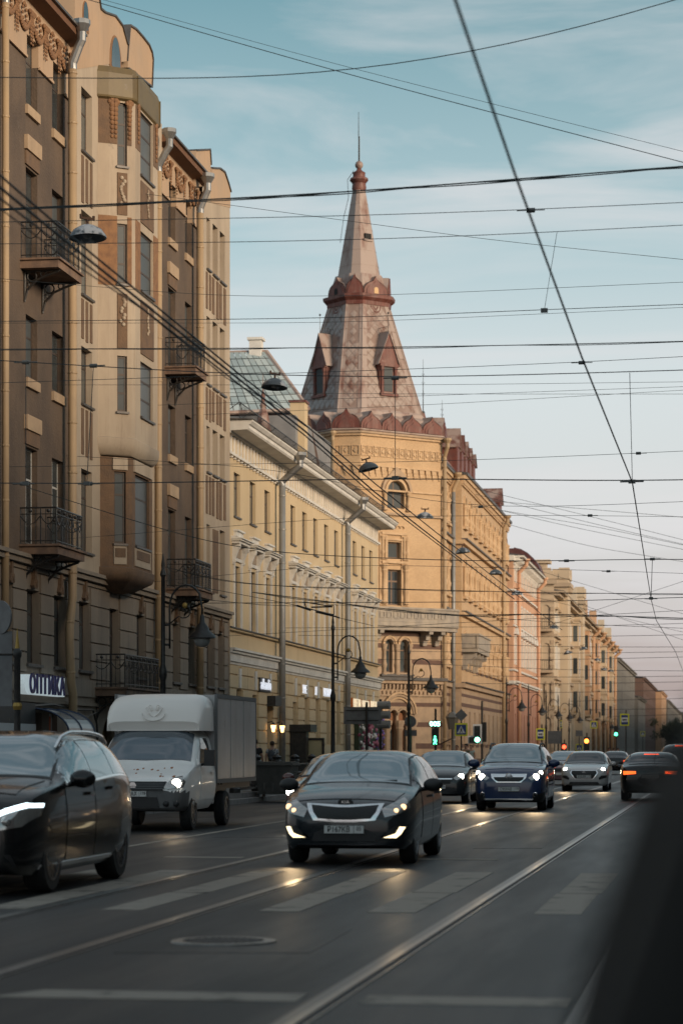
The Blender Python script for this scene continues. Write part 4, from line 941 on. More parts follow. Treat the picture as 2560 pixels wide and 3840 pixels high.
# second balcony on the pavilion
yy0 = Yof(1785, XP+1.0); q = MB(FP_); q.box(yy0, yy0+8.5, 0, 1.1, 8.2, 8.5); q.box(yy0-.1, yy0+8.6, .95, 1.15, 8.5, 9.35); q.box(yy0-.1,yy0+.1,0,1.0,8.5,9.35); q.box(yy0-.15,yy0+8.65,.9,1.22,9.36,9.48); q.box(yy0-.15,yy0+.15,0,.89,9.36,9.48); b2 = q.build('balcony', M_balu, tb)
for k in range(4):
    s = yy0+.5+k*2.4; q = MB(FP_); q.prism([(0,7.0),(.3,7.05),(.35,7.4),(.6,7.45),(.65,7.8),(.95,7.85),(.98,8.19),(0,8.19)], s-.2, s+.2, 0); q.build('bracket', M_balu, tb)
drainpipe(FD, LD+.05, 21.4, tb, M_pipe, d=.2, r=.13, out_=.3, funnel=M_pipe); drainpipe(FR, yS1-.6, 20.2, tb, M_pipeg, d=.3, r=.14, out_=.3, funnel=M_pipe); drainpipe(FP_, Yl(1862), 20.2, tb, M_pipe, d=.3, r=.15, out_=.3, funnel=M_pipe)
drainpipe(FC, .1, 21.4, tb, M_pipe, d=.15, r=.12, out_=.2, funnel=M_pipe)
# mansard roof with a row of gabled dormers
q = MB(); ya, ybk = yS0+3, yS2-.5
sec = [(XF-.1,20.5),(XF-.9,21.6),(XF-2.2,22.4),(XF-6,22.9),(XF-14,20.5)]
q.add([(x, y, z) for y in (ya, ybk) for x, z in sec], [(i, i+1, i+6, i+5) for i in range(4)]+[(0,1,2,3,4),(9,8,7,6,5)]); rf2 = q.build('roof', M_roofr, tb)
def dormer(fc, s, d0, d1, z0, z1, zt, hw, nm='dormer', m_body=M_red, m_roof=M_roofr, parent=None, win=True):
    q = MB(fc); q.box(s-hw, s+hw, d0, d1, z0, z1); q.prism([(s-hw*1.12, z1), (s+hw*1.12, z1), (s, zt)], d0, d1+.06, 1); b_ = q.build(nm, m_body, parent or tb)
    q = MB(fc)
    for sg_ in (-1, 1): q.hexa([(s+sg_*hw*1.28,d0-.1,z1-.08),(s+sg_*hw*1.28,d1+.14,z1-.08),(s,d1+.14,zt+.05),(s,d0-.1,zt+.05)], [(s+sg_*hw*1.28,d0-.1,z1),(s+sg_*hw*1.28,d1+.14,z1),(s,d1+.14,zt+.13),(s,d0-.1,zt+.13)])
    q.build('dormer_roof', m_roof, b_)
    if win:
        o = (s-hw*.5, s+hw*.5, z0+.35, z1-.2)
        w_ = MB(fc).box(o[0], o[1], d1-.1, d1+.02, o[2], o[3]).build('window', M_glb, b_)
        for sx in (-1, 1): MB(fc).lathe([(.11,z0+.05),(.13,z0+.2),(.09,z0+.4),(.09,z1-.5),(.14,z1-.35),(.12,z1-.1)], (s+sx*hw*.78, d1+.06, 0), 8).build('colonnette', m_body, b_, smooth=True)
        MB(fc).box(s-hw*1.05, s+hw*1.05, d1-.05, d1+.2, z0+.05, z0+.22).build('sill', m_body, b_); MB(fc).box(s-hw*1.1, s+hw*1.1, d1-.05, d1+.18, z1-.16, z1).build('lintel', m_body, b_)
    return b_
for k in range(5): dormer(FP_, yS1+.9+k*2.7, -3.2, -.3, 20.55, 22.3, 23.5-.12*k, .75, parent=rf2, win=False)
dormer(FP_, yS2-2.5, -3.0, -.3, 20.55, 21.8, 22.9, .9, parent=rf2, win=False)
def mast(x, y, z0, h, nm='mast'):
    q = MB(); q.cyl((x,y,z0),(x,y,z0+h),.035,.01,6); q.ball((x,y,z0+.1),.12,8,5)
    for k in (.35,.55,.7):
        for t in range(4):
            a = t*math.pi/2; q.tube([(x,y,z0+h*k),(x+.1*math.cos(a),y+.1*math.sin(a),z0+h*k+.06),(x+.04*math.cos(a),y+.04*math.sin(a),z0+h*k+.14)],.012,4)
    return q.build(nm, M_black, tb)
mast(XF-1.2, yS1+1, 23.2, 2.4, 'roof_finial')
q = MB(); q.lathe([(.55,21.0),(.5,22.4),(.62,22.5),(.3,22.7),(.14,23.4),(.03,24.6)], (XF-2.3, yS0+1.3, 0), 8); q.ball((XF-2.3,yS0+1.3,23.6),.2,8,5); q.build('pinnacle', M_red, tb, smooth=True)
q = MB(); q.lathe([(.45,21.0),(.42,23.0),(.55,23.1),(.2,23.3),(.1,23.7)], (XF-1.6, yS0+2.6, 0), 8); q.build('pinnacle', M_red, tb, smooth=True); mast(XF-1.6, yS0+2.6, 23.6, 3.6, 'roof_finial')
# kokoshnik ring, skirt and tented spire
def kokoshnik(fc, c, hw, z0, h, d0, d1, m, parent=None, nm='kokoshnik', depth=0., rows=2):
    def outline(k, dz):
        og_ = [(-1,0),(-1,.22),(-.93,.45),(-.78,.63),(-.58,.76),(-.34,.86),(-.16,.98),(0,1.22)]
        og_ += [(-a, b) for a, b in og_[-2::-1]]
        return [(c+hw*k*a, z0+h*.88*k*b) for a, b in og_]
    q = MB(fc)
    o = outline(1., 0); q.prism([(c-hw, z0)]+o[1:-1]+[(c+hw, z0)], d0, d1, 1)
    for i in range(rows):
        k = .80-.22*i; o = outline(k, 0); q.prism([(c-hw*k, z0)]+o[1:-1]+[(c+hw*k, z0)], d1-.01, d1+.05*(1+i), 1)
    b_ = q.build(nm, m, parent or tb)
    if depth:
        o = outline(1.03, 0); q = MB(fc)
        for a, b in zip(o, o[1:]): q.quad((a[0],d1-.02,a[1]+.02),(b[0],d1-.02,b[1]+.02),(b[0],d1-depth,b[1]+.04),(a[0],d1-depth,a[1]+.04))
        q.build('kokoshnik_roof', M_sheet, b_)
    return b_
sp = frustum([(HCB-.1, CB, 21.62), (HCB+.12, CB, 21.72), (HCB+.12, CB, 21.8), (HCB-.2, CB, 21.85), (4.75, 1.6, 22.75), (4.3, 1.55, 22.95), (4.25, 1.55, 23.15), (4.1, 1.52, 23.3)], M_sheet, 'spire_skirt')
for i, n in ((1, 4), (0, 1), (7, 4), (2, 1)):
    fc, L = oface(HCB-.02, CB, i); w_ = L/n
    for k in range(n): kokoshnik(fc, w_*(k+.5), w_*.49, 21.82, 1.02 if n > 1 else 1.15, -.25, .08, M_red, depth=1.0)
M_under = mat('tile_joint', (.21,.145,.12), (.26,.19,.165), rough=.7, scale=2)
spire = frustum([(4.1, 1.52, 23.25), (1.93, 1.06, 30.4)], M_under, 'spire')
# diamond plates, each a piece
def tile_mesh(m):
    q = MB(); q.add([(-.5,0,0),(0,.012,-.5),(.5,0,0),(0,.0,.5),(0,.022,-.05)], [(0,1,4),(1,2,4),(2,3,4),(3,0,4)]); o = q.build('tile', m, None, recalc=False); d_ = o.data; bpy.data.objects.remove(o); return d_
tm = {1: tile_mesh(M_tile), 0: tile_mesh(M_tile), 7: tile_mesh(M_tile_shade)}  # left face takes the copy with shade in its colour
cnt = 0
for i in (1, 0, 7):
    B, T_ = octo(4.1, 1.52, 23.25), octo(1.93, 1.06, 30.4); j = (i+1) % 8
    b0, b1, t0, t1 = Vector(B[i]), Vector(B[j]), Vector(T_[i]), Vector(T_[j]); dz = .62; dx = .56 if i else .5
    e1 = (b1-b0).normalized(); mid = ((t0+t1)-(b0+b1))/2; H = mid.length; e2 = mid.normalized(); e3 = e1.cross(e2)
    W0, W1 = (b1-b0).length, (t1-t0).length; r_ = 0; z = .45
    for sg_, pb, pt in ((1, b0, t0), (-1, b1, t1)):
        w0_, w1_ = (.44, .30) if i else (.26, .18); q = MB(); up_ = (pt-pb)
        for k in range(4):
            A_, B_ = pb+up_*((k+.01)/4)+e3*.016, pb+up_*((k+.985)/4)+e3*.016; wa, wb_ = w0_+(w1_-w0_)*k/4, w0_+(w1_-w0_)*(k+1)/4
            q.hexa([A_, A_+e1*sg_*wa, B_+e1*sg_*wb_, B_], [p_+e3*.012 for p_ in (A_, A_+e1*sg_*wa, B_+e1*sg_*wb_, B_)])
        q.build('corner_sheet', M_sheet, spire)
    while z < H-.25:
        wz = W0+(W1-W0)*z/H-.30; nn = int(wz/dx/2)+1
        for k in range(-nn, nn+1):
            x = k*dx+(dx/2 if r_ % 2 else 0)
            if abs(x)+dx*.42 > wz/2: continue
            if i in (1, 7) and abs(x) < .78 and .9 < z < 5.2: continue
            o = link('tile', tm[i], spire); M = Matrix((e1*(dx*.94), e3*random.uniform(.6,1.6), e2*(dz*.94))).transposed().to_4x4()
            M.translation = (b0+b1)/2+e1*x+e2*z+e3*.012-Vector(ORG[tb.name]); o.matrix_local = M; cnt += 1
        z += dz/2; r_ += 1
# raised seams at the corners, plain sheets along them
for i in range(8):
    B, T_ = octo(4.12, 1.53, 23.25), octo(1.95, 1.07, 30.4); MB().cyl(B[i], T_[i], .05, .04, 6).build('ridge_seam', M_sheet, spire)
frustum([(2.02,1.1,30.3),(2.05,1.1,30.55),(2.28,1.2,30.75),(2.30,1.2,30.95),(2.15,1.15,31.0)], M_red, 'crown_cornice')
frustum([(1.98,1.1,31.0),(1.9,1.05,31.1),(1.5,.8,32.4)], M_sheet, 'crown_skirt')
for i, tip in ((1,1),(0,0),(7,1),(2,0)):
    fc, L = oface(1.93, 1.1, i)
    b_ = kokoshnik(fc, L/2, L*.48 if tip else L*.5, 31.0, 1.05 if tip else 1.15, -.3, .06, M_red, depth=.8, rows=1)
    if tip:
        c = L/2; MB(fc).prism([(c-.17,31.05),(c+.17,31.05)]+[(c+.17*math.cos(math.pi*k/6), 31.3+.17*math.sin(math.pi*k/6)) for k in range(7)], .05, .13, 1).build('window', mat('lit_attic', (.55,.36,.18), rough=.4) if i == 1 else M_dark, b_)
    else:
        q = MB(fc); q.prism([(L/2-.5,31.0),(L/2+.5,31.0),(L/2,32.25)], .06, .12, 1); q.build('gable', M_red, b_)
upper = frustum([(1.42,.66,32.0),(.40,.2,38.1)], M_sheet, 'upper_spire')
fc, L = oface(.93,.45,1); MB(fc).box(L*.3,L*.8,-.1,.12,34.75,35.1).build('hatch', M_dark, upper); MB(fc).box(L*.2,L*.9,-.1,.15,34.62,34.74).build('hatch_sill', M_sheet, upper)
for zz in (33.0,34.0,35.4,36.3,37.1):
    k = (zz-32)/6.1; frustum([(1.42-1.02*k+.012,.66-.46*k,zz),(1.42-1.02*k+.012,.66-.46*k,zz+.04)], M_sheet, 'sheet_seam', upper)
q = MB(); q.lathe([(.42,38.0),(.48,38.2),(.44,38.5),(.52,38.6),(.62,38.72),(.58,38.85),(.42,38.9),(.4,39.1),(.44,39.2),(.2,39.35),(.12,39.5)], (TC.x,TC.y,0), 12); q.build('lantern', M_red, tb, smooth=True)
q = MB(); q.ball((TC.x,TC.y,39.72),.27,12,8); q.build('ball_finial', M_sheet, tb, smooth='all')
q = MB(); q.cyl((TC.x,TC.y,39.9),(TC.x,TC.y,41.6),.06,.05,6); q.cyl((TC.x-.03,TC.y,41.5),(TC.x-.03,TC.y,43.2),.03,.015,6); q.build('lightning_rod', M_black, tb)
MB().tube([(TC.x-.3,TC.y-.3,39.3),(TC.x-.7,TC.y-.4,38.7),(TC.x-.62,TC.y-.5,37.5),(TC.x-.9,TC.y-.7,36.2),(TC.x-1.1,TC.y-.9,34.5)],.02,4).build('rod_cable', M_black, tb)
# dormers on the spire with their little crestings; half-round mouldings under the cornice
for i in (1, 7):
    fc, L = oface(4.1, 1.52, i); s = L/2
    dm = dormer(fc, s, -2.2, -.30, 24.2, 26.3, 28.3, .68, parent=spire, m_roof=M_sheet)
    q = MB(fc)
    for k in range(9): q.cyl((s,-2.1+k*.2,28.35),(s,-2.1+k*.2,28.8),.012,n=4)
    q.cyl((s,-2.1,28.75),(s,-.4,28.75),.014,n=4); q.cyl((s,-2.1,28.45),(s,-.4,28.45),.014,n=4)
    q.cyl((s,-.3,28.3),(s,-.3,29.7),.022,.012,5); q.ball((s,-.3,29.6),.07,6,4); q.build('cresting', M_black, dm)
    fc2, L2 = oface(2.2, 1.12, i); 
    def fp(a, z): return MB
    q = MB(); T_ = octo(1.97,1.08,30.25); B = octo(2.35,1.15,29.1); a, b, c_, d_ = Vector(T_[i]), Vector(T_[(i+1)%8]), Vector(B[(i+1)%8]), Vector(B[i])
    m0 = (a+b)/2; dn = ((c_+d_)/2-m0).normalized(); rt = (b-a).normalized()
    q.tube([m0+rt*.36*math.cos(t)+dn*.36*math.sin(t)*1.2 for t in [math.pi*k/10 for k in range(11)]], .05, 6); q.tube([m0+rt*.18*math.cos(t)+dn*.18*math.sin(t)*1.2 for t in [math.pi*k/8 for k in range(9)]], .04, 6); q.build('roundel_moulding', M_red, spire)
# ================================================================== orange house, cream castle house, houses farther on, houses opposite
M_org = mat('stucco_orange', (.57,.34,.22), (.51,.30,.195), rough=.85, scale=.5, dirt=(.28,.12,.07), dirt_amt=.4, dirt_scale=.25)
M_orgd = mat('stucco_orange_dark', (.46,.245,.17), (.40,.21,.15), rough=.85, scale=.5, dirt=(.2,.09,.06), dirt_amt=.4)
M_crm = mat('stucco_cream', (.52,.42,.305), (.46,.37,.27), rough=.85, scale=.4, dirt=(.28,.22,.15), dirt_amt=.5, dirt_scale=.25)
M_crmd = mat('stucco_cream_band', (.43,.335,.24), (.37,.29,.21), rough=.85, scale=.4)
M_peach = mat('stucco_peach', (.50,.30,.18), (.45,.28,.17), rough=.85, scale=.4, dirt=(.3,.2,.13), dirt_amt=.4)
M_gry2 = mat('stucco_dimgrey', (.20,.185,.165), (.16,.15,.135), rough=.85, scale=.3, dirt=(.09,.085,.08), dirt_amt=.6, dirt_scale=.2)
def rowhouse(name, label, X, y0, y1, H, rows, spacing, mw, mtrim, side=1, roofm=None, roof_h=1.2, base=None, zb=0, hw=.55, group=None, frame=None, parts=True, overh=.45):
    """plain street house: wall with openings, windows, string courses, cornice, roof; side=1 faces +x"""
    fac = Fac(X, 0) if side == 1 else Fac(X, 0, 0, -1)
    a0, a1 = (y0, y1) if side == 1 else (-y1, -y0)
    t = thing(name, label, 'building', (X, (y0+y1)/2, 0), world=True, group=group)
    n = max(1, int((a1-a0)/spacing)); w_ = (a1-a0)/n
    ops = [(a0+w_*(k+.5)-hw, a0+w_*(k+.5)+hw, r[0], r[1], len(r) > 2 and r[2] == 'arch') for k in range(n) for r in rows]
    wall(fac, a0, a1, zb, H, [o for o in ops if o[2] >= zb], mw, t, depth=.25)
    if zb: wall(fac, a0, a1, 0, zb, [o for o in ops if o[2] < zb], base or mw, t, depth=.25, d=.05)
    for o in ops:
        if parts:
            window(fac, *o[:4], t, frame or M_fbrown, M_gl, d=-.1, bars=(1,1), fw=.07)
        else: MB(fac).box(o[0]-.02,o[1]+.02,-.14,-.1,o[2]-.02,o[3]+.02).build('window', M_gl, t, recalc=False)
    inw = -12.
    for z in (0,):
        q = MB(fac); q.quad((a0,0,0),(a0,inw,0),(a0,inw,H),(a0,0,H)); q.quad((a1,0,0),(a1,inw,0),(a1,inw,H),(a1,0,H)); q.quad((a0,inw,0),(a1,inw,0),(a1,inw,H),(a0,inw,H)); q.build('side_wall', mw, t)
    piece('cornice', fac, a0-.05, a1+.05, -.1, overh*.6, H-.3, H-.02, mtrim, t, 0); piece('cornice', fac, a0-.1, a1+.1, -.1, overh, H, H+.14, mtrim, t, 0)
    q = MB(fac); q.hexa([(a0-.1,overh+.04,H+.145),(a1+.1,overh+.04,H+.145),(a1+.1,inw,H+.145),(a0-.1,inw,H+.145)], [(a0-.1,overh+.04,H+.18),(a1+.1,overh+.04,H+.18),(a1-1,inw/2,H+roof_h),(a0+1,inw/2,H+roof_h)]); q.build('roof', roofm or M_roofm, t)
    return t, fac, ops
# --- orange house
XO = -16.9; yO0, yO1 = Yof(1923, XO), Yof(2017, XO)
oh, FO, oops = rowhouse('orange_house', 'orange stucco house with white window trim and deep bracketed cornice', XO, yO0, yO1, 17.7, [(15.7,17.0),(12.2,13.75),(8.75,10.9),(2.2,4.6)], 3.0, M_org, M_wht, base=M_orgd, zb=7.2, frame=M_fwhite, overh=.9, hw=.6)
for o in oops:
    if o[2] > 7:
        for a, b, z0, z1 in ((o[0]-.2,o[0]-.01,o[2],o[3]+.12),(o[1]+.01,o[1]+.2,o[2],o[3]+.12),(o[0]-.2,o[1]+.2,o[3]+.13,o[3]+.3)): piece('architrave', FO, a, b, -.02, .09, z0, z1, M_wht, oh, 0)
        if o[2] < 9:
            c = (o[0]+o[1])/2; q = MB(FO); q.prism([(c-1.0,11.3),(c+1.0,11.3),(c,11.85)], 0, .3, 1); q.build('pediment', M_wht, oh)
for z0, z1, d1, m_ in ((8.2,8.35,.15,M_wht),(7.05,7.2,.22,M_wht),(7.2,7.36,.36,M_wht),(11.95,12.1,.12,M_wht),(14.9,15.05,.15,M_wht),(17.1,17.25,.15,M_wht)): piece('string_course', FO, yO0, yO1, -.02, d1, z0, z1, m_, oh, 0)
n = int((yO1-yO0)/1.0)
for k in range(n):
    y = yO0+(yO1-yO0)*(k+.3)/n; q = MB(FO); q.prism([(0,16.75),(.12,16.75),(.2,17.2),(.7,17.3),(.75,17.55),(0,17.55)], y, y+.28, 0); q.build('console', M_wht, oh)
FOe = Fac(XO-6, yO0-.06, 1, 0); wall(FOe, 0, 6, 7.2, 17.7, [(4.9,5.6,15.7,17.0),(4.9,5.6,12.2,13.75),(4.9,5.6,8.75,10.9)], M_org, oh); wall(FOe, 0, 6.05, 0, 7.2, [], M_orgd, oh)
for z in (15.7,12.2,8.75):
    h_ = {15.7:1.3,12.2:1.55,8.75:2.15}[z]; window(FOe, 4.9, 5.6, z, z+h_, oh, M_fwhite, M_gl)
for z0, z1, d1 in ((8.2,8.35,.15),(7.05,7.36,.3),(17.4,17.85,.5),(14.9,15.05,.15)): piece('string_course', FOe, 2, 6.1, -.02, d1, z0, z1, M_wht, oh, 0)
drainpipe(FO, yO0+3.2, 17.6, oh, M_org, d=.25, r=.16, out_=.6, funnel=M_org); drainpipe(FO, yO1-3, 17.6, oh, M_org, d=.25, r=.16, out_=.6, funnel=M_org)
q = MB(); q.cyl((XO-3, yO0+3, 18), (XO-3, yO0+3, 20.6), .35, n=8); q.build('chimney', M_wht, oh)
# --- cream castle-like house
XC = -15.6; yC0, yC1 = yO1+1.0, Yof(2302, XC)
ch, FCm, cops = rowhouse('castle_house', 'cream stone house with battlemented towers and arched balcony windows', XC, yC0+2, yC1, 16.8, [(13.3,15.2,'arch'),(9.6,12.0,'arch'),(6.0,8.0,'arch'),(1.8,4.4,'arch')], 4.6, M_crm, M_crmd, frame=M_fdark, overh=.9, hw=.65)
FCe = Fac(XC-5, yC0+1.9, 1, 0); eops = [(3.85,4.6,13.6,15.6,True),(3.85,4.6,9.3,11.9,True),(3.75,4.1,5.8,8.0,True),(4.35,4.7,5.8,8.0,True),(3.8,4.7,1.4,4.8,True)]
wall(FCe, 0, 5, 0, 18.0, eops, M_crm, ch, depth=.4)
for o in eops: window(FCe, *o[:4], ch, M_fdark, M_gl, d=-.3, bars=(0,1), fw=.07)
for z in np.arange(.6, 17.6, .8):                # banded masonry
    cuts = sorted((o[0]-.05, o[1]+.05) for o in eops if o[2] < z+.4 and o[3] > z); s = 0
    for c0, c1 in cuts+[(5.0, 5.0)]:
        if c0-s > .1: piece('stone_band', FCe, s, c0, -.02, .05, z, z+.38, M_crmd, ch, 0)
        s = max(s, c1)
for z0, d1 in ((9.0,.9),(13.0,.8)):
    q = MB(FCe); q.box(2.4,4.9,0,d1,z0,z0+.25); b_ = q.build('balcony', M_crmd, ch); q = MB(FCe)
    for k in range(14): q.cyl((2.45+k*.185,d1-.05,z0+.25),(2.45+k*.185,d1-.05,z0+1.2),.02,n=4)
    q.cyl((2.4,d1-.05,z0+1.2),(4.9,d1-.05,z0+1.2),.04,n=4); q.cyl((2.4,d1-.05,z0+.3),(4.9,d1-.05,z0+.3),.03,n=4); q.build('railing', M_black, b_)
piece('cornice', FCe, 0, 5.3, -.05, .35, 17.6, 18.0, M_crmd, ch, 0)
q = MB()                                         # curved dark red roof behind the front
for k in range(7):
    t0, t1 = k/7, (k+1)/7; f = lambda t: (XC-1.0-3.2*(1-math.cos(t*1.5)), 17.0+4.3*math.sin(t*1.5))
    (xa, za), (xb, zb_) = f(t0), f(t1); q.quad((xa,yC0+3,za),(xa,yC0+14,za),(xb,yC0+14,zb_),(xb,yC0+3,zb_))
q.box(XC-11, XC-1.0, yC0+3, yC0+14, 16.6, 17.0); q.box(XC-10,XC-4.0,yC0+3.01,yC0+13.99,17.0,21.2); q.prism([(XC-1.0-3.2*(1-math.cos(t*1.5)), 17.0+4.3*math.sin(t*1.5)) for t in [k_/7 for k_ in range(8)]]+[(XC-4.3,17.0)], yC0+3.02, yC0+3.1, 1); q.build('mansard_roof', mat('maroon_roof', (.075,.022,.02), (.11,.04,.035), rough=.5, scale=1.5), ch)
for yy, X_, zt in ((yC0+9, XC+.9, 18.6), (yC0+36, XC+.9, 18.5), (yC0+16, XC-.2, 19.0)):  # battlemented towers
    q = MB(); q.box(X_-3, X_, yy, yy+4.2, 0, zt); tw = q.build('turret', M_crm, ch)
    q = MB(); q.box(X_-3.1, X_+.3, yy-.3, yy+4.5, zt-.8, zt-.4); q.build('cornice', M_crmd, tw)
    for k in range(2):
        for a, b, c_, d_ in ((X_-.9,X_+.15,yy-.15+k*3.4,yy+.85+k*3.4),(X_-2.6,X_-1.7,yy-.15+k*3.4,yy+.6+k*3.4)): MB().box(a,b,c_,d_,zt+.0,zt+1.1).build('merlon', M_crm, tw)
    MB().box(X_-2.8,X_+.1,yy-.1,yy+4.3,zt+.001,zt+.5).build('parapet', M_crm, tw)
    for zc in (13.4, 9.4):
        fe = Fac(X_-3, yy, 1, 0); w_ = MB(fe).prism([(1.1,zc),(1.9,zc),(1.9,zc+2.2)]+[(1.5+.4*math.cos(math.pi*k/6), zc+2.2+.4*math.sin(math.pi*k/6)) for k in range(7)]+[(1.1,zc+2.2)], -.02, .04, 1).build('window', M_gl, tw)
        q = MB(fe); q.prism([(.9,zc),(1.08,zc),(1.08,zc+2.2)]+[(1.5-.42*math.cos(math.pi*k/6), zc+2.2+.42*math.sin(math.pi*k/6)) for k in range(7)]+[(1.92,zc),(2.1,zc),(2.1,zc+2.2)]+[(1.5+.6*math.cos(math.pi*k/6), zc+2.2+.6*math.sin(math.pi*k/6)) for k in range(7)], -.02, .1, 1); q.build('surround', M_crmd, tw)
    for k in range(6):
        fx = Fac(X_, 0); piece('corbel', fx, yy+.2+k*.7, yy+.5+k*.7, -.02, .25, zt-1.3, zt-.82, M_crmd, tw, 0)
for y in (yC0+24, yC0+52, yC0+75):
    balc = MB(FCm).box(y, y+2.6, 0, .9, 5.3, 5.5).build('balcony', M_crmd, ch); q = MB(FCm)
    for k in range(12): q.cyl((y+k*.235,.85,5.5),(y+k*.235,.85,6.4),.025,n=4)
    for k in range(5): q.cyl((y+.05,.1+k*.19,5.5),(y+.05,.1+k*.19,6.4),.025,n=4)
    q.cyl((y,.85,6.4),(y+2.6,.85,6.4),.04,n=4); q.cyl((y+.05,0,6.4),(y+.05,.85,6.4),.04,n=4); q.build('railing', M_black, balc)
for k in range(6): drainpipe(FCm, yC1-4-k*13, 16.7, ch, M_peach, d=.3, r=.22, out_=.7, funnel=M_peach)
for o in cops:
    if o[2] > 5:
        for a_, b_ in ((o[0]-.25,o[0]-.02),(o[1]+.02,o[1]+.25)): piece('architrave', FCm, a_, b_, -.02, .14, o[2]-.1, o[3]-.3, M_wht, ch, 0)
        piece('window_hood', FCm, o[0]-.35, o[1]+.35, -.02, .3, o[3]+.05, o[3]+.25, M_crmd, ch, 0)
y = yC0+30
while y < yC1-6:                                 # projecting oriels with little gables
    q = MB(FCm); q.box(y, y+3.0, 0, .8, 5.6, 15.6); q.prism([(y-.2,16.9),(y+3.2,16.9),(y+1.5,19.2)], -.4, .5, 1); orl = q.build('oriel', M_peach if int(y) % 2 else M_crm, ch)
    for z0 in (6.2, 9.8, 13.3):
        MB(FCm).box(y+.9, y+2.1, .8, .82, z0, z0+1.7).build('window', M_gl, orl); fe = Fac(*FCm(y, 0, 0)[:2], 1, 0); MB(fe).box(.2, .65, 0, .02, z0, z0+1.7).build('window', M_gl, orl)
    for z0 in (5.5, 9.0, 12.6, 15.5): MB(FCm).box(y-.1, y+3.1, -.02, .95, z0, z0+.2).build('cornice', M_crmd, orl)
    y += 21.5
for z0, z1, d1 in ((8.4,8.7,.3),(12.5,12.8,.3),(5.2,5.4,.2)): piece('string_course', FCm, yC0+2, yC1, -.02, d1, z0, z1, M_crmd, ch, 0)
q = MB(); q.box(XC-3.2, XC-1.6, yC0+14.5, yC0+16, 17, 20.6); q.box(XC-3.6, XC-1.2, yC0+14.2, yC0+16.3, 20.6, 20.95); q.build('roof_turret', M_crm, ch)
# --- houses farther down the street, and the row opposite (outside the picture, it shades the street)
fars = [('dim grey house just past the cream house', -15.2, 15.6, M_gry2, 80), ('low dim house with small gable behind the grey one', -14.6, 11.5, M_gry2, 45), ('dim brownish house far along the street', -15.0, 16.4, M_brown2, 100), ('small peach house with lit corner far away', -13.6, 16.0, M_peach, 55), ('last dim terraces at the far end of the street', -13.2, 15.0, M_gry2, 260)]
y = yC1+.5
for lab, X_, H_, m_, L_ in fars:
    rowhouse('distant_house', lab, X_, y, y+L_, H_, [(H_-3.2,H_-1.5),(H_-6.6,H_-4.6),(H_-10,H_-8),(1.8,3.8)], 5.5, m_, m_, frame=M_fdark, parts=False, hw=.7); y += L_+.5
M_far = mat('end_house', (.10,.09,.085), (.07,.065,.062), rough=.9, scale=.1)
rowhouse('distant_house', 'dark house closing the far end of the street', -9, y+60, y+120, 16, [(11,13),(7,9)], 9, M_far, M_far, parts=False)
opp = [(62,17,M_brown2,'dark brown house opposite, nearest the camera on the right side'),(64,17.5,M_gry2,'tall grey house opposite, second on the right side'),(36,15,M_gry2,'lower grey house opposite, third on the right side'),(58,11,M_crm,'low cream house opposite, fourth on the right side'),(70,12.5,M_org,'orange house opposite, fifth on the right side'),(120,15,M_gry2,'long grey house opposite, sixth on the right side'),(200,18,M_crm,'long cream house opposite, seventh on the right side'),(300,19,M_gry2,'last long grey house on the right side')]
y = -60
for i, (L_, H_, m_, lab_) in enumerate(opp):
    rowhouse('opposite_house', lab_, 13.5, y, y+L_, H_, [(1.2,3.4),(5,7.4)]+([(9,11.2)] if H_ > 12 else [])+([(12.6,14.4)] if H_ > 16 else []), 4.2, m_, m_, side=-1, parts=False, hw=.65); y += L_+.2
# --- glass pyramid roof behind the yellow house
M_pane = mat('roof_glass', (.25,.31,.325), (.35,.41,.42), rough=.3, scale=.8, rnd=.6, spec=.6)
M_gbar = mat('roof_bar', (.16,.12,.11), (.10,.05,.035), rough=.6, scale=2)
DG = 140.; M_plate0 = mat('grey_wall', (.22,.22,.225), (.17,.17,.175), rough=.8, scale=1)
def gp(u, v, dD=0): return at(u, v, DG+dD)
gh = thing('glass_roof', 'pale green glazed hipped roof rising behind the yellow house', 'glass roof', tuple(gp(960, 1600)[:2])+(0,), world=True)
A0, A1, B1, B0 = gp(690,1325), gp(998,1318), gp(1156,1535,-3), gp(690,1555,-6)
nx, nz = 15, 8
sh = MB(); sh.hexa([(A0.x,A0.y+9,A0.z-14),(A1.x,A1.y+9,A1.z-14),(B1.x+.6,B1.y+12,B1.z-11),(B0.x,B0.y+12,B0.z-11)], [tuple(A0+Vector((0,.3,-.2))),tuple(A1+Vector((0,.3,-.2))),tuple(B1+Vector((0,.4,-.3))),tuple(B0+Vector((0,.4,-.3)))]); sh.build('frame_core', M_gbar, gh)
for i in range(nx):
    for j in range(nz):
        def q4(s, t):
            top = A0.lerp(A1, s); x0 = B0.lerp(B1, s); return top.lerp(x0, t)
        s0, s1, t0, t1 = (i+.05)/nx, (i+.95)/nx, (j+.05)/nz, (j+.95)/nz
        q = MB(); q.hexa([q4(s0,t0),q4(s1,t0),q4(s1,t1),q4(s0,t1)], [q4(a,b)+Vector((0,-.05,.02)) for a,b in ((s0,t0),(s1,t0),(s1,t1),(s0,t1))]); q.build('pane', M_pane, gh, recalc=False)
q = MB(); q.cyl(A1, B1, .14, n=6); q.cyl(A0, A1, .1, n=6); q.cyl(B0, B1, .12, n=6); q.build('ridge', M_sheet, gh)
q = MB(); c = gp(960,1300); q.box(c.x-.35,c.x+.35,c.y-.3,c.y+.4,c.z-1.0,c.z+.35); q.box(c.x-.45,c.x+.45,c.y-.4,c.y+.5,c.z+.35,c.z+.5); q.build('chimney', M_wht, gh)
MB().box(B0.x, B1.x, B0.y-.2, B1.y+8, 8, B1.z-.9).build('wall', M_plate0, gh)
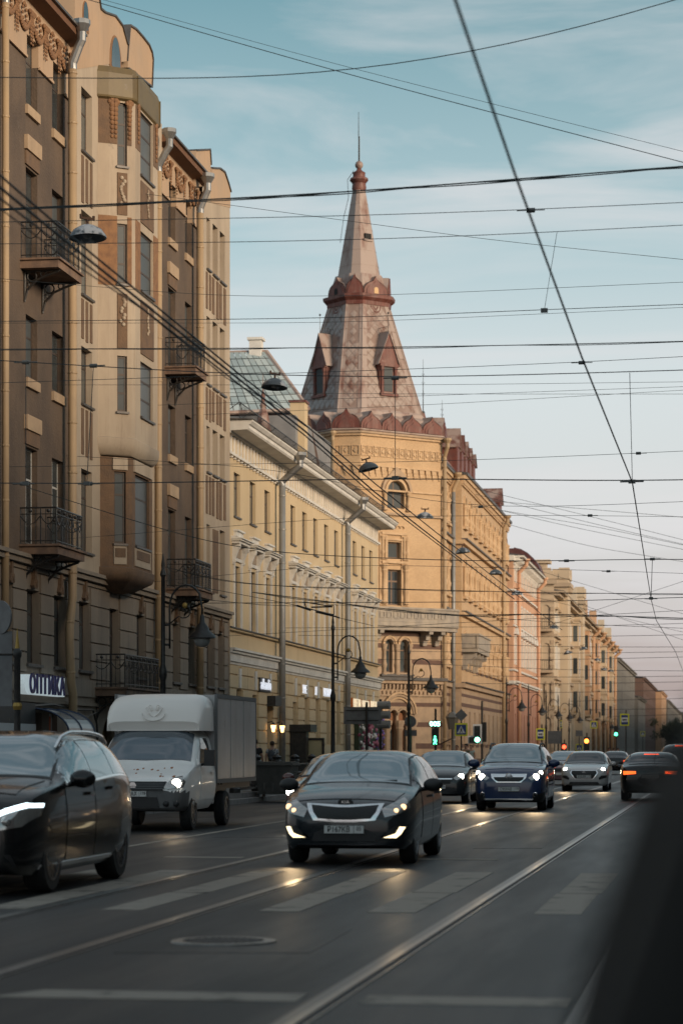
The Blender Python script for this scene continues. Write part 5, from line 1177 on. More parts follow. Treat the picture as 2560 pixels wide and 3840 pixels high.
# chimney blocks and a red pinnacle between
bx = thing('rooftop_block', 'cream roof block with flat top left of the tower base', 'chimney', tuple(at(1130,1600,134)[:2])+(0,), world=True)
c = at(1120,1580,134); MB().box(c.x-.42,c.x+.4,c.y-.4,c.y+.6,10,at(1120,1512,134).z).build('shaft', M_yel, bx); z_ = at(1120,1512,134).z; MB().box(c.x-.5,c.x+.48,c.y-.5,c.y+.7,z_,z_+.12).build('cap', M_red, bx)
bx = thing('red_pinnacle', 'small rusty red pointed pinnacle in front of the glass roof', 'pinnacle', tuple(at(988,1560,132)[:2])+(0,), world=True)
c = at(986,1575,132); z0, z1 = at(986,1640,132).z, at(986,1400,132).z
q = MB(); q.lathe([(.62,z0-6),(.62,z0-.2),(.5,z0),(.30,z0+1.2),(.14,z0+1.6),(.2,z0+1.75),(.1,z0+1.9),(.12,z0+2.3),(.04,z0+2.5),(.01,z1)], (c.x,c.y,0), 8); q.build('cone', M_roofr, bx)
# ================================================================== street lamps, signs, signals, fence, bins, wires
M_lampg = mat('lamp_bowl', (.30,.30,.29), rough=.25)
M_gilt = M_gold
def lamp_post():
    t = thing('street_lamp', '-', 'street lamp')
    q = MB(); q.lathe([(.20,0),(.20,.12),(.15,.2),(.15,.5),(.17,.55),(.11,.7),(.10,1.1),(.12,1.15),(.08,1.3),(.07,3.1),(.10,3.2),(.10,3.35),(.06,3.5),(.05,5.7),(.08,5.75),(.06,5.85),(.04,5.9),(.05,6.0),(.01,6.3)], n=10); q.build('post', M_black, t, smooth=True)
    arm = MB(); pts = [(.0,0,4.3),(.16,0,4.35),(.18,0,4.9)]
    pts = [(.17,0,3.9),(.17,0,4.6)]+[(.17+.42*(1-math.cos(a)), 0, 4.95+.55*math.sin(a)) for a in [math.pi*k/10 for k in range(9)]]+[(1.0,0,4.9),(1.0,0,4.72)]
    arm.tube(pts, .028, 6); arm.tube([(.2,0,4.55)]+[(.55+.2*math.cos(a)*(1-k*.05), 0, 4.85+.2*math.sin(a)*(1-k*.05)) for k, a in enumerate([-2.4+.5*j for j in range(12)])], .016, 5)
    for z in (4.0, 4.5): arm.cyl((0,0,z),(.18,0,z),.03,n=6)
    a_ = arm.build('arm', M_black, t, smooth='all'); MB().ball((.56,-.0,4.98),.075,8,5,(1,.5,1)).build('rosette', M_gilt, a_)
    q = MB(); q.lathe([(.03,4.75),(.05,4.72),(.07,4.55),(.17,4.42),(.19,4.34),(.34,4.22),(.36,4.16),(.2,4.16)], (1.0,0,0), 14); hd = q.build('lamp_head', M_black, t, smooth=True)
    q = MB(); q.lathe([(.2,4.18),(.22,4.1),(.16,3.98),(.04,3.93)], (1.0,0,0), 14); q.build('bowl', M_lampg, hd, smooth='all')
    return t
proto = lamp_post(); XL = -13.75
lamps = [(612,'at the corner of the brown house, behind the truck'),(1248,'before the middle of the yellow house'),(1532,'before the arched door of the tower house'),(1898,'at the left end of the orange house'),(1980,'in the middle of the orange house'),(2046,'at the left end of the cream house'),(2091,'second before the cream house'),(2132,'third before the cream house'),(2262,'far along the cream house'),(2285,'farthest before the cream house')]
for i, (u, s) in enumerate(lamps):
    o = proto if i == 0 else copy_tree(proto); o.location = (XL, Yof(u, XL), .13); o['label'] = 'black hook arm street lamp '+s; o['group'] = 'hook arm street lamps on the left pavement'
# hanging dish lamps over the lanes
M_dish = mat('dish_paint', (.055,.065,.075), (.42,.43,.45), rough=.35, scale=3.5, lo=.52, hi=.60, spec=.6)
def dish():
    t = thing('hanging_lamp', '-', 'lamp')
    q = MB(); q.lathe([(.03,.20),(.05,.19),(.12,.17),(.24,.10),(.31,.0),(.32,-.04),(.30,-.04),(.22,.02),(.02,.08)], n=20); q.build('dish', M_dish, t, smooth=True)
    q = MB(); q.cyl((0,0,.2),(0,0,.3),.025,n=6); q.box(-.14,.14,-.015,.015,.28,.32); q.box(-.14,-.11,-.02,.02,.30,.36); q.box(.11,.14,-.02,.02,.30,.36); q.build('hanger', M_rust, t)
    MB().lathe([(.05,.1),(.09,.02),(.07,-.03),(.02,-.05)], n=10).build('bulb_glass', M_lampg, t, smooth='all'); return t
pd = dish(); XD = -10.5
dl = [(330,885),(1029,1448),(1380,1757),(1592,1940),(1734,2070),(1857,2150),(1937,2228),(2074,2355),(2127,2450),(2185,2434),(2238,2476),(2263,2512),(2288,2517)]
dlab = ['nearest, in front of the brown house', 'in front of the glass roof', 'in front of the tower house corner', 'before the balcony side of the tower house', 'below the tower house roof edge', 'beside the orange house', 'right of the orange house middle', 'at the cream house balcony', 'lower one before the cream house', 'tilted one before the cream house', 'small one at the end of the cream house', 'tiny one past the cream house', 'farthest tiny one of the row']
for i, (u, v) in enumerate(dl):
    o = pd if i == 0 else copy_tree(pd); D = Dof(u, XD); p = at(u, v, D); o.location = p; o.rotation_euler = (R(random.uniform(-5,5)), R(random.uniform(-6,6)), random.random()); o['label'] = 'dish shaped lamp hanging over the lane, '+dlab[i]; o['group'] = 'dish lamps hung over the street'
    if i in (2, 8, 9): o.rotation_euler = (0, R(-14), 0)
# --- wires
ORD = ['first','second','third','fourth','fifth','sixth','seventh','eighth','ninth','tenth','eleventh','twelfth','thirteenth','fourteenth']
M_wire = mat('wire', (.02,.028,.032), rough=.6); M_ins = mat('insulator', (.10,.10,.095), rough=.5)
def wire(label, pix, z=None, Y=None, px=3., ext=(True, True), group=None, sag=0, strands=1, ins=(), drop=()):
    """pix in 1568-wide picture coordinates, on the plane y = Y"""
    P = [(u*1.6327, v*1.6327) for u, v in pix]
    if Y is None:
        um, vm = P[len(P)//2]; D = (z-HC)*FPX/(VPY-vm); Y = D*((um-CX)/FPX*SA+CA)
    pts = [atY(u, v, Y) for u, v in P]
    if ext[0]:
        d = (pts[0]-pts[1]); k = (XF-pts[0].x)/d.x if abs(d.x) > .01 else 0
        if k > 0: pts.insert(0, pts[0]+d*k)
    if ext[1]:
        d = (pts[-1]-pts[-2]); k = (13.4-pts[-1].x)/d.x if abs(d.x) > .01 else 0
        if k > 0: pts.append(pts[-1]+d*k)
    # resample smoothly
    xs = np.array([p.x for p in pts]); zs = np.array([p.z for p in pts]); r = px*Y/FPX/2
    X = np.linspace(xs[0], xs[-1], 60); Z = np.interp(X, xs, zs)
    for _ in range(12): Z[1:-1] = (Z[:-2]+2*Z[1:-1]+Z[2:])/4
    X, Z = list(X), list(Z)
    main = [(x, Y, z_) for x, z_ in zip(X, Z)]
    if strands == 1 and not ins and not drop:
        o = MB().tube(main, r, 4).build('overhead_wire', M_wire, recalc=False); return tag(o, label, 'wire', group)
    t = thing('overhead_wire', label, 'wire', main[0], world=True, group=group)
    MB().tube(main, r, 4).build('strand', M_wire, t, recalc=False)
    for s_ in range(strands-1):
        XX = np.linspace(xs[0], xs[-1], 90); ZZ = np.interp(XX, X, Z); q = [(x, Y+r*2*math.sin(x*2.2+s_*2), z_-r*2.2*abs(math.sin(x*.9+s_*1.3))) for x, z_ in zip(XX, ZZ)]
        MB().tube(q, r*.8, 4).build('strand', M_wire, t, recalc=False)
    for u, v in ins:
        p = atY(u*1.6327, v*1.6327, Y); q = MB(); q.cyl(p+Vector((-.06,0,0)), p+Vector((.06,0,0)), .035, n=8); q.cyl(p+Vector((-.2,0,.0)), p+Vector((.2,0,0)), r*1.25, n=5); q.build('insulator', M_ins, t)
    for (u0, v0), (u1, v1) in drop:
        MB().cyl(atY(u0*1.6327, v0*1.6327, Y), atY(u1*1.6327, v1*1.6327, Y), r*.8, n=4).build('dropper', M_wire, t); p = atY(u1*1.6327, v1*1.6327, Y); MB().box(p.x-.05,p.x+.05,p.y-.03,p.y+.03,p.z-.03,p.z+.03).build('clamp', M_ins, t)
    return t
W = wire
W('uppermost dark wire rising to the top right corner', [(340,181),(550,183),(784,171),(1085,124),(1300,78),(1568,-5)], z=11, px=4)
W('dark wire slanting down across the whole upper sky', [(220,4),(784,168),(1568,373)], z=12, px=3.5)
W('hair thin wire slanting just above the dark slanting one', [(240,0),(784,152),(1568,348)], z=13, px=2)
W('thick twisted cable crossing below the tower tip', [(0,480),(300,467),(784,444),(1180,411),(1568,382)], z=9.0, px=6, strands=3)
W('wire with an insulator crossing halfway up the upper spire', [(0,510),(784,497),(1218,482),(1568,465)], z=9.2, px=3, ins=((1218,483),))
W('thin wire with small clamps crossing low on the upper spire', [(0,560),(560,557),(1060,544),(1568,517)], z=9.0, px=3, drop=(((1278,534),(1249,713)),))
W('fine wire slanting down right from behind the brown house', [(520,470),(820,510),(1130,552),(1568,596)], z=16, px=2.2)
W('fine wire crossing at the red crown cornice', [(0,640),(520,683),(900,678),(1568,648)], z=12, px=2)
W('wire crossing just under the red crown cornice', [(0,738),(784,731),(1200,713),(1568,699)], z=9.0, px=3)
W('finest wire meeting the one above it at right', [(0,742),(784,742),(1568,706)], z=10, px=1.8)
W('double wavy cable crossing the spire above the dormers', [(0,802),(520,800),(900,798),(1250,792),(1568,784)], z=8.2, px=4, strands=2)
W('wire with insulator just under the wavy cable', [(520,862),(940,848),(1335,832),(1568,819)], z=8.8, px=2.5, ins=((1335,833),))
W('strong wire with droppers crossing the tower dormer windows', [(0,828),(300,846),(520,860),(940,868),(1447,854),(1568,850)], z=7.6, px=4.2, ins=((907,868),(60,832),(215,840)), drop=(((1445,856),(1451,1106)),((907,868),(907,1098)),((60,834),(60,1110)),((215,842),(200,1110))))
for i, pz in enumerate(([(520,884),(1000,884),(1568,877)], [(520,925),(1000,908),(1568,888)], [(520,950),(980,930),(1568,896)], [(520,902),(1000,905),(1568,905)])):
    W(ORD[i]+' from the top of the hair thin wires right of the tower base', pz, z=11+i, px=1.8, group='hair thin wires right of the tower base')
W('wire with insulator crossing above the dormer row roof', [(520,1066),(1000,1060),(1150,1054),(1465,1041),(1568,1036)], z=8.5, px=2.2, ins=((1465,1041),))
W('strong tram span wire with ribbed insulators across the street', [(0,1110),(145,1112),(520,1106),(907,1098),(1120,1101),(1450,1106),(1568,1103)], z=6.2, px=5, ins=((907,1098),(1450,1106),(55,1111),(205,1111)))
W('thin wire touching the yellow house eaves', [(520,1068),(640,1075),(1000,1160),(1230,1166),(1568,1152)], z=8, px=2.2, ins=((1103,1164),))
W('thin wire with insulator level with the eave end', [(0,1250),(784,1188),(1200,1183),(1354,1184),(1568,1187)], z=7.6, px=2, ins=((1354,1184),))
for i, pz in enumerate(([(1090,1122),(1350,1185),(1568,1240)], [(1090,1135),(1350,1200),(1568,1250)], [(1120,1165),(1300,1208),(1568,1262)], [(1150,1200),(1350,1255),(1568,1290)], [(1120,1150),(1568,1188)], [(1150,1172),(1380,1212),(1568,1252)])):
    W(ORD[i]+' of the fine slanting wires over the orange house roof', pz, z=14, px=2, ext=(False, True), group='fine slanting wires over the orange house')
W('strong span wire crossing under the hanging lamp row', [(0,1100),(520,1262),(760,1278),(1150,1291),(1497,1283),(1568,1284)], z=6.2, px=4, ins=((1300,1288),(1497,1284)), drop=(((1497,1284),(1494,1374)),))
W('thin wire with small insulators at middle height of the orange house', [(0,1370),(784,1295),(1100,1303),(1400,1311),(1568,1317)], z=7, px=2, ins=((1396,1312),))
W('double wire crossing level with the maroon roof', [(0,1190),(520,1345),(900,1352),(1250,1362),(1568,1364)], z=6.6, px=3.2, strands=2)
W('span wire ending at the small turnbuckle on the tower house balcony', [(520,1385),(1000,1383),(1300,1381),(1500,1374),(1568,1372)], z=6.2, px=3.4, ins=((1494,1375),))
W('heavy dark cable crossing the tower house balcony', [(865,1396),(1040,1418),(1200,1408),(1568,1420)], z=6.6, px=4.5, strands=2)
for i, (va, vb, dx) in enumerate(sorted(((1440,1432,0),(1462,1458,30),(1480,1486,10),(1498,1497,0),(1515,1509,0),(1530,1541,0),(1552,1553,0),(1570,1566,0),(1590,1585,0),(1612,1604,40),(1630,1627,0),(1416,1443,0),(1425,1402,50),(1650,1641,0)), key=lambda w: w[1])):
    W(ORD[i]+' from the top of the span wires across the far street', [(1100+dx,va),(1300,(va+vb)/2+3),(1568,vb)], z=6.2+.25*(i % 3), px=2.2, group='far span wires', ext=(True,True))
for i, pz in enumerate(([(1180,1335),(1568,1470)], [(1180,1360),(1568,1452)], [(1250,1440),(1568,1335)], [(1200,1300),(1568,1410)])):
    W(ORD[i]+' of the slack wires criss-crossing before the pink sky', pz, z=9, px=1.8, group='criss-crossing slack wires', ext=(False, True))
def along(label, pix, zh, px=4., cat='wire', ins=()):
    pts = []
    for u, v in pix:
        u, v = u*1.6327, v*1.6327; D = (zh-HC)*FPX/(VPY-v); pts.append(at(u, v, D))
    rr = []
    # constant real thickness
    t = tag(MB().tube(pts, px, 6).build('contact_wire', M_wire, recalc=False), label, cat); return t
along('tram contact wire running from top middle to the right horizon', [(985,-160),(1045,0),(1180,395),(1335,820),(1451,1108),(1494,1376),(1506,1425),(1550,1497),(1590,1600)], 5.8, .011)
along('upper wire of the tram line bundle at the left', [(-120,300),(0,402),(165,545),(560,868),(700,975),(860,1110),(1000,1222),(1180,1362),(1290,1447)], 6.1, .010)
along('middle wire of the tram line bundle at the left', [(-120,330),(0,430),(165,565),(560,880),(700,990),(860,1130),(1060,1286),(1180,1376)], 5.8, .012)
along('lower wire of the tram line bundle at the left', [(-120,358),(0,455),(240,640),(520,860),(700,1000),(860,1140),(1060,1292)], 5.7, .009)
along('slack feeder wire sagging under the tram bundle', [(-100,400),(0,478),(150,592),(330,712),(520,868),(640,935),(760,1020)], 5.7, .006)
# trolley switch hardware on the wires before the yellow house
t = thing('wire_junction', 'dark trolley wire frog with frame hanging before the yellow house', 'wire fitting', tuple(at(1190,2280,78)), world=True)
def ap(u, v, D=78): return at(800+u*.4464, 1900+v*.4464, D)
q = MB(); q.tube([ap(760,800),ap(940,830),ap(1010,830),ap(1012,905),ap(960,900),ap(780,850),ap(760,800)], .02, 5); q.build('frame', M_black, t)
q = MB(); q.cyl(ap(700,830),ap(820,870),.035,n=6); q.cyl(ap(820,845),ap(1000,840),.025,n=6); q.cyl(ap(860,880),ap(1010,915),.045,n=6); q.cyl(ap(1000,915),ap(1060,935),.025,n=6); q.build('frog', M_black, t)
q = MB(); q.tube([ap(-300,640),ap(400,770),ap(700,830)], .012, 4); q.tube([ap(-300,760),ap(400,825),ap(700,835)], .012, 4); q.tube([ap(1060,935),ap(1340,1000)], .012, 4); q.build('feed_wire', M_wire, t)
# --- left sign post with gilded tip, round plate seen from behind
M_plate = mat('sign_back', (.16,.165,.17), (.12,.12,.125), rough=.5, metal=.4, scale=3)
t = thing('sign_post', 'black post with gilt tip carrying grey sign backs at the left edge', 'sign post', (XL, Yof(66, XL), .13), world=True); y = Yof(66, XL)
q = MB(); q.lathe([(.09,.13),(.09,1.0),(.07,1.1),(.065,3.3),(.09,3.35),(.09,3.45),(.05,3.5)], (XL,y,0), 10); q.build('post', M_black, t, smooth=True); MB().lathe([(.05,3.5),(.035,3.62),(.005,3.9)], (XL,y,0), 8).build('tip', M_gilt, t)
MB().cyl((XL,y,3.38),(XL-1.2,y-.2,3.38),.025,n=6).build('cross_arm', M_black, t)
c = at(0,2315,48.5); q = MB(); q.cyl((c.x,c.y,c.z),(c.x+.02,c.y+.03,c.z),.34,n=24); q.build('round_plate', M_plate, t)
c = at(-8,2480,48.5); MB().box(c.x-.3,c.x+.3,c.y-.01,c.y+.02,c.z-.9,c.z+.6).build('lower_plate', M_plate, t)
MB().lathe([(.08,2.28),(.1,2.35),(.08,2.42)], (XL,y,0), 8).build('collar', M_gilt, t)
# --- rear of a blank road sign before the flowers
t = thing('road_sign', 'grey back of a rectangular road sign before the flower display', 'road sign', (XL, Yof(1374, XL), .13), world=True); y = Yof(1374, XL)
MB().cyl((XL,y,.13),(XL,y,3.4),.05,n=8).build('post', M_black, t)
c = at(1357,2683,Dof(1374,XL)); MB().box(c.x-.75,c.x+.75,y+.06,y+.09,c.z-.34,c.z+.34).build('panel', M_plate, t); 
for dz in (-.2,.2): MB().box(c.x-.65,c.x+.65,y+.03,y+.06,c.z+dz-.02,c.z+dz+.02).build('rail', M_black, t)
# traffic signal seen from the side at the corner
t = thing('traffic_light', 'grey traffic signal heads seen from the side at the yellow house corner', 'traffic light', (XL, Yof(1424, XL), .13), world=True); y = Yof(1424, XL)
MB().cyl((XL,y+.15,.13),(XL,y+.15,3.6),.06,n=8).build('post', M_black, t)
for z in (3.35,2.95,2.55):
    q = MB(); q.cyl((XL-.1,y,z),(XL+.42,y-.05,z),.16,.17,10); q.build('signal_visor', mat('signal_grey', (.22,.22,.215), rough=.5), t)
# --- pedestrian signal with countdown
M_grn = emit('signal_green', (.1,1.,.45), 3.); M_red_l = emit('signal_red', (1.,.08,.03), 3.); M_amb = emit('signal_amber', (1.,.25,.04), 3.5)
XS = -12.75
def post(t, X, y, h, r=.05): return MB().cyl((X,y,.0),(X,y,h),r,n=8).build('post', M_black, t)
t = thing('pedestrian_signal', 'pedestrian signal with green walking man and 005 countdown', 'traffic light', (XS, Yof(1632, XS), .13), world=True); y = Yof(1632, XS); post(t, XS, y, 3.4)
z = zof(1632, 2757, XS); fs = Fac(XS-.16, y-.1, 1, 0)
MB(fs).box(0,.32,-.12,.08,z-.45,z+.33).build('housing', M_black, t)
q = MB(fs); q.ball((.16,.1,z-.07),.05,8,5); q.prism([(.11,z-.14),(.21,z-.14),(.25,z-.28),(.21,z-.30),(.2,z-.26),(.24,z-.42),(.19,z-.42),(.16,z-.32),(.12,z-.42),(.07,z-.42),(.12,z-.26),(.1,z-.22),(.06,z-.26)], .085, .1, 1); q.build('green_man', M_grn, t)
MB(fs).box(-.02,.34,-.1,.07,z+.34,z+.68).build('countdown_box', M_black, t); lettering('005', .3, fs(.16,.08,z+.51), (1,0,0), emit('signal_mint', (.35,1.,.75), 4.), t, depth=.006, xs=1.1, bold=.006)
# --- crossing sign with yellow border
M_yb = mat('fluor_yellow', (.62,.62,.03), rough=.5); M_blue = mat('sign_blue2', (.012,.035,.17), rough=.4); M_sw = mat('sign_white2', (.62,.62,.62), rough=.5)
def crossing_sign(label, u, v, s_px, X, pole=True, mirror=False):
    D = Dof(u, X); c = at(u, v, D); hs = s_px*D/FPX/2; t = thing('crossing_sign', label, 'road sign', (c.x, c.y, .13), world=True, group='yellow bordered crossing signs')
    f = Fac(c.x, c.y, 1, 0)
    if pole: MB(f).cyl((.0,-.08,.0),(.0,-.08,c.z+hs),.04,n=8).build('post', M_black, t)
    MB(f).box(-hs,hs,-.03,0,c.z-hs*1.03,c.z+hs*1.03).build('border', M_yb, t); b=.78*hs; MB(f).box(-b,b,.001,.012,c.z-b,c.z+b).build('blue_field', M_blue, t)
    MB(f).prism([(-b*.85,c.z-b*.75),(b*.85,c.z-b*.75),(0,c.z+b*.8)], .013, .02, 1).build('white_triangle', M_sw, t)
    q = MB(f); k = b; q.ball((0.02*k,.022,c.z+.38*k),.09*k,8,5,(1,.3,1)); q.prism([(-.08*k,c.z+.27*k),(.12*k,c.z+.27*k),(.24*k,c.z-.02*k),(.1*k,c.z+.05*k),(.26*k,c.z-.6*k),(.14*k,c.z-.6*k),(.02*k,c.z-.2*k),(-.16*k,c.z-.6*k),(-.28*k,c.z-.6*k),(-.06*k,c.z-.1*k),(-.2*k,c.z-.02*k)], .021, .028, 1)
    for xx in (-.5,-.3,.34,.52): q.box(xx*k,xx*k+.1*k,.021,.027,c.z-.7*k,c.z-.62*k)
    q.build('walking_figure', M_dark, t); return t
crossing_sign('yellow bordered blue crossing sign before the tower house, nearest', 1728, 2736, 47, XS)
crossing_sign('small yellow bordered crossing sign high before the cream house', 2225, 2718, 26, -11.5); crossing_sign('small yellow bordered crossing sign low behind the pink car', 2170, 2804, 26, -12.0); crossing_sign('tiny dim yellow crossing sign near the right dark edge', 2408, 2752, 17, -11)
def stop_sign(label, u, v, wpx, hpx, X):
    D = Dof(u, X); c = at(u, v, D); hw, hh = wpx*D/FPX/2, hpx*D/FPX/2; t = thing('stop_sign', label, 'road sign', (c.x, c.y, .13), world=True, group='yellow bordered tram and bus stop signs'); f = Fac(c.x, c.y, 1, 0)
    MB(f).cyl((hw*.3,-.08,0.),(hw*.3,-.08,c.z+hh+.3),.05,n=8).build('post', M_black, t)
    MB(f).box(-hw,hw,-.03,0,c.z-hh,c.z+hh).build('border', M_yb, t); MB(f).box(-hw*.72,hw*.72,.001,.012,c.z-hh*.8,c.z+hh*.8).build('blue_field', M_blue, t); MB(f).box(-hw*.7,hw*.7,.013,.02,c.z-hh*.38,c.z+hh*.38).build('white_field', M_sw, t)
    q = MB(f); q.box(-hw*.5,hw*.5,.021,.03,c.z-hh*.05,c.z+hh*.12); q.box(-hw*.42,hw*.42,.021,.03,c.z-hh*.16,c.z-hh*.1); q.cyl((-hw*.3,.02,c.z-hh*.18),(-hw*.3,.032,c.z-hh*.18),hh*.06,n=8); q.cyl((hw*.3,.02,c.z-hh*.18),(hw*.3,.032,c.z-hh*.18),hh*.06,n=8); q.build('tram_symbol', M_dark, t); return t
stop_sign('yellow bordered stop sign before the orange house base', 2025, 2753, 32, 43, -12.4); stop_sign('yellow bordered stop sign hung highest above the black sedan', 2340, 2699, 34, 45, -7.5); stop_sign('narrow turned yellow stop sign before the cream house door', 2102, 2716, 8, 29, -12.4)
# --- main vehicle signal, white framed L shape with green lamp
t = thing('traffic_light', 'white framed L shaped traffic light showing green beside the crossing sign', 'traffic light', (XS, Yof(1806, XS), 0), world=True); y = Yof(1806, XS); D = Dof(1806, XS); f = Fac(XS, y-.1, 1, 0); post(t, XS, y, 4.2, .06)
k = D/FPX
def zz(v): return HC+(VPY-v)*k
def xx(u): return (u-1806)*k
q = MB(f); q.prism([(xx(1754),zz(2789)),(xx(1806),zz(2789)),(xx(1806),zz(2716)),(xx(1773),zz(2716)),(xx(1773),zz(2759)),(xx(1754),zz(2759))], -.02, .0, 1); q.build('white_frame', mat('frame_bright', (.72,.72,.72), rough=.5), t)
q = MB(f); q.box(xx(1779),xx(1800),.001,.16,zz(2785),zz(2722)); q.box(xx(1759),xx(1778.5),.001,.14,zz(2785),zz(2764)); q.build('housing', M_black, t)
q = MB(f); q.cyl((xx(1790),.15,zz(2774)),(xx(1790),.19,zz(2774)),9.2*k,n=16); q.build('green_lamp', emit('signal_green2', (.25,1.,.62), 7.), t)
for v in (2752,2733): MB(f).cyl((xx(1790),.15,zz(v)),(xx(1790),.18,zz(v)),8*k,n=14).build('dark_lens', M_gl, t)
MB(f).box(xx(1808),xx(1822),-.3,-.02,zz(2782),zz(2708)).build('rear_housing', M_black, t)
def far_signal(label, u, v, X, m, h=.9, on=0):
    D = Dof(u, X); c = at(u, v, D); t = thing('traffic_light', label, 'traffic light', (X, c.y, 0), world=True); f = Fac(c.x, c.y, 1, 0); post(t, c.x, c.y+.15, c.z+.6)
    MB(f).box(-.2,.2,-.1,.1,c.z-.75+on,c.z+.3+on).build('housing', M_black, t); MB(f).cyl((0,.1,c.z),(0,.14,c.z),.17,n=12).build('lamp', m, t)
far_signal('far traffic light showing amber red before the cream house', 2198, 2779, -9.5, M_amb); far_signal('far traffic light showing small red near the lamp posts', 2114, 2801, -12.4, M_red_l); far_signal('far traffic light showing green at the street end', 2308, 2753, -9.5, M_grn, on=.5)
# grey sign backs and a round one before the tower house
for lab, u, v, w_, h_, X, rnd_ in (('round grey sign back on the lamp post before the arched door', 1539, 2706, 44, 44, XL, True), ('small grey plate under the round sign back', 1540, 2749, 46, 22, XL, False), ('diamond grey sign back above the crossing sign', 1729, 2682, 40, 40, XS, 'd'), ('large grey sign back before the cream house base', 2078, 2765, 50, 48, -12, False), ('house shaped grey sign back behind the white car', 2170, 2750, 26, 22, -11.5, False)):
    D = Dof(u, X); c = at(u, v, D); f = Fac(c.x, c.y-.1, 1, 0); k = D/FPX/2
    t = thing('road_sign', lab, 'road sign', (c.x, c.y, 0), world=True)
    q = MB(f)
    if rnd_ is True: q.cyl((0,0,c.z),(0,.02,c.z),w_*k,n=24)
    elif rnd_ == 'd': q.prism([(-w_*k*1.2,c.z),(0,c.z-h_*k*1.2),(w_*k*1.2,c.z),(0,c.z+h_*k*1.2)], 0, .02, 1)
    else: q.box(-w_*k,w_*k,0,.02,c.z-h_*k,c.z+h_*k)
    q.build('plate', M_plate, t); MB(f).cyl((0,-.04,0),(0,-.04,c.z+h_*k),.035,n=6).build('post', M_black, t)
# wall lantern on a bracket at the tower house
t = thing('bracket_lantern', 'large black lantern on a wall bracket at the tower house entrance', 'lamp', tuple(at(1695,2700,154)), world=True); c = at(1695,2690,150)
q = MB(); q.lathe([(.25,c.z-.75),(.38,c.z-.1),(.44,c.z),(.3,c.z+.2),(.08,c.z+.35)], (c.x,c.y,0), 6); q.build('lantern', mat('lantern_glass', (.09,.085,.075), rough=.2), t); MB().tube([(c.x,c.y,c.z-.75),(c.x,c.y,c.z-1.3),(c.x-1.0,c.y+1.2,c.z-1.7)],.04,5).build('bracket', M_black, t)
# --- embankment railing with iron posts
fn = thing('iron_railing', 'black cast iron railing on a granite base along the pavement', 'railing', (-13.4, 76, .13), world=True); FF = Fac(-13.35, 0)
yA_, yB_ = 66.5, 92.5; n = 8; L_ = (yB_-yA_)/n
piece('base_stone', FF, yA_-.2, yB_+.2, -.2, .2, .1, .28, M_kerb, fn, 0)
for k in range(n+1):
    y = yA_+L_*k; q = MB(FF); q.lathe([(.16,.28),(.16,.4),(.11,.45),(.11,1.05),(.17,1.1),(.17,1.16),(.12,1.2),(.15,1.28),(.03,1.36)], (y,0,0), 8); q.build('post', M_black, fn)
    if k < n:
        q = MB(FF)
        for z in (.38, 1.04): q.cyl((y,0,z),(y+L_,0,z),.03,n=5)
        m_ = 14
        for j in range(m_):
            a = y+L_*(j+.5)/m_; h_ = L_/m_/2
            q.tube([(a-h_,0,.38),(a+h_*.7,0,.72),(a-h_,0,1.04)],.016,4); q.tube([(a+h_,0,.38),(a-h_*.7,0,.72),(a+h_,0,1.04)],.016,4)
        q.build('railing_panel', M_black, fn)
# --- waste container
M_binm = mat('bin_metal', (.075,.075,.07), (.11,.105,.095), rough=.6, scale=3, metal=.3, dirt=(.04,.035,.03))
bn = thing('waste_container', 'grey wheeled waste container at the kerb behind the truck', 'waste bin', (-12.55, 68.6, 0))
q = MB(); q.hexa([(-.42,-.5,.22),(.42,-.5,.22),(.42,.5,.22),(-.42,.5,.22)], [(-.55,-.65,1.05),(.55,-.65,1.05),(.55,.65,1.05),(-.55,.65,1.05)]); q.build('tub', M_binm, bn)
q = MB(); q.box(-.6,.6,-.7,.7,1.05,1.10); q.box(-.55,.55,-.66,.66,1.10,1.15); q.build('lid', M_binm, bn)
for x in (-.45,.45):
    for y in (-.45,.45): q = MB(); q.cyl((x-.03,y,.1),(x+.03,y,.1),.1,n=10); q.box(x-.04,x+.04,y-.03,y+.03,.1,.24); q.build('wheel', M_black, bn)
q = MB()
for x in (-.25,0,.25): q.box(x-.03,x+.03,-.56,-.52,.3,1.0)
q.tube([(-.6,-.5,.85),(-.72,-.5,.85),(-.72,.5,.85),(-.6,.5,.85)],.02,5); q.tube([(.6,-.5,.85),(.72,-.5,.85),(.72,.5,.85),(.6,.5,.85)],.02,5); q.build('trim', M_binm, bn)
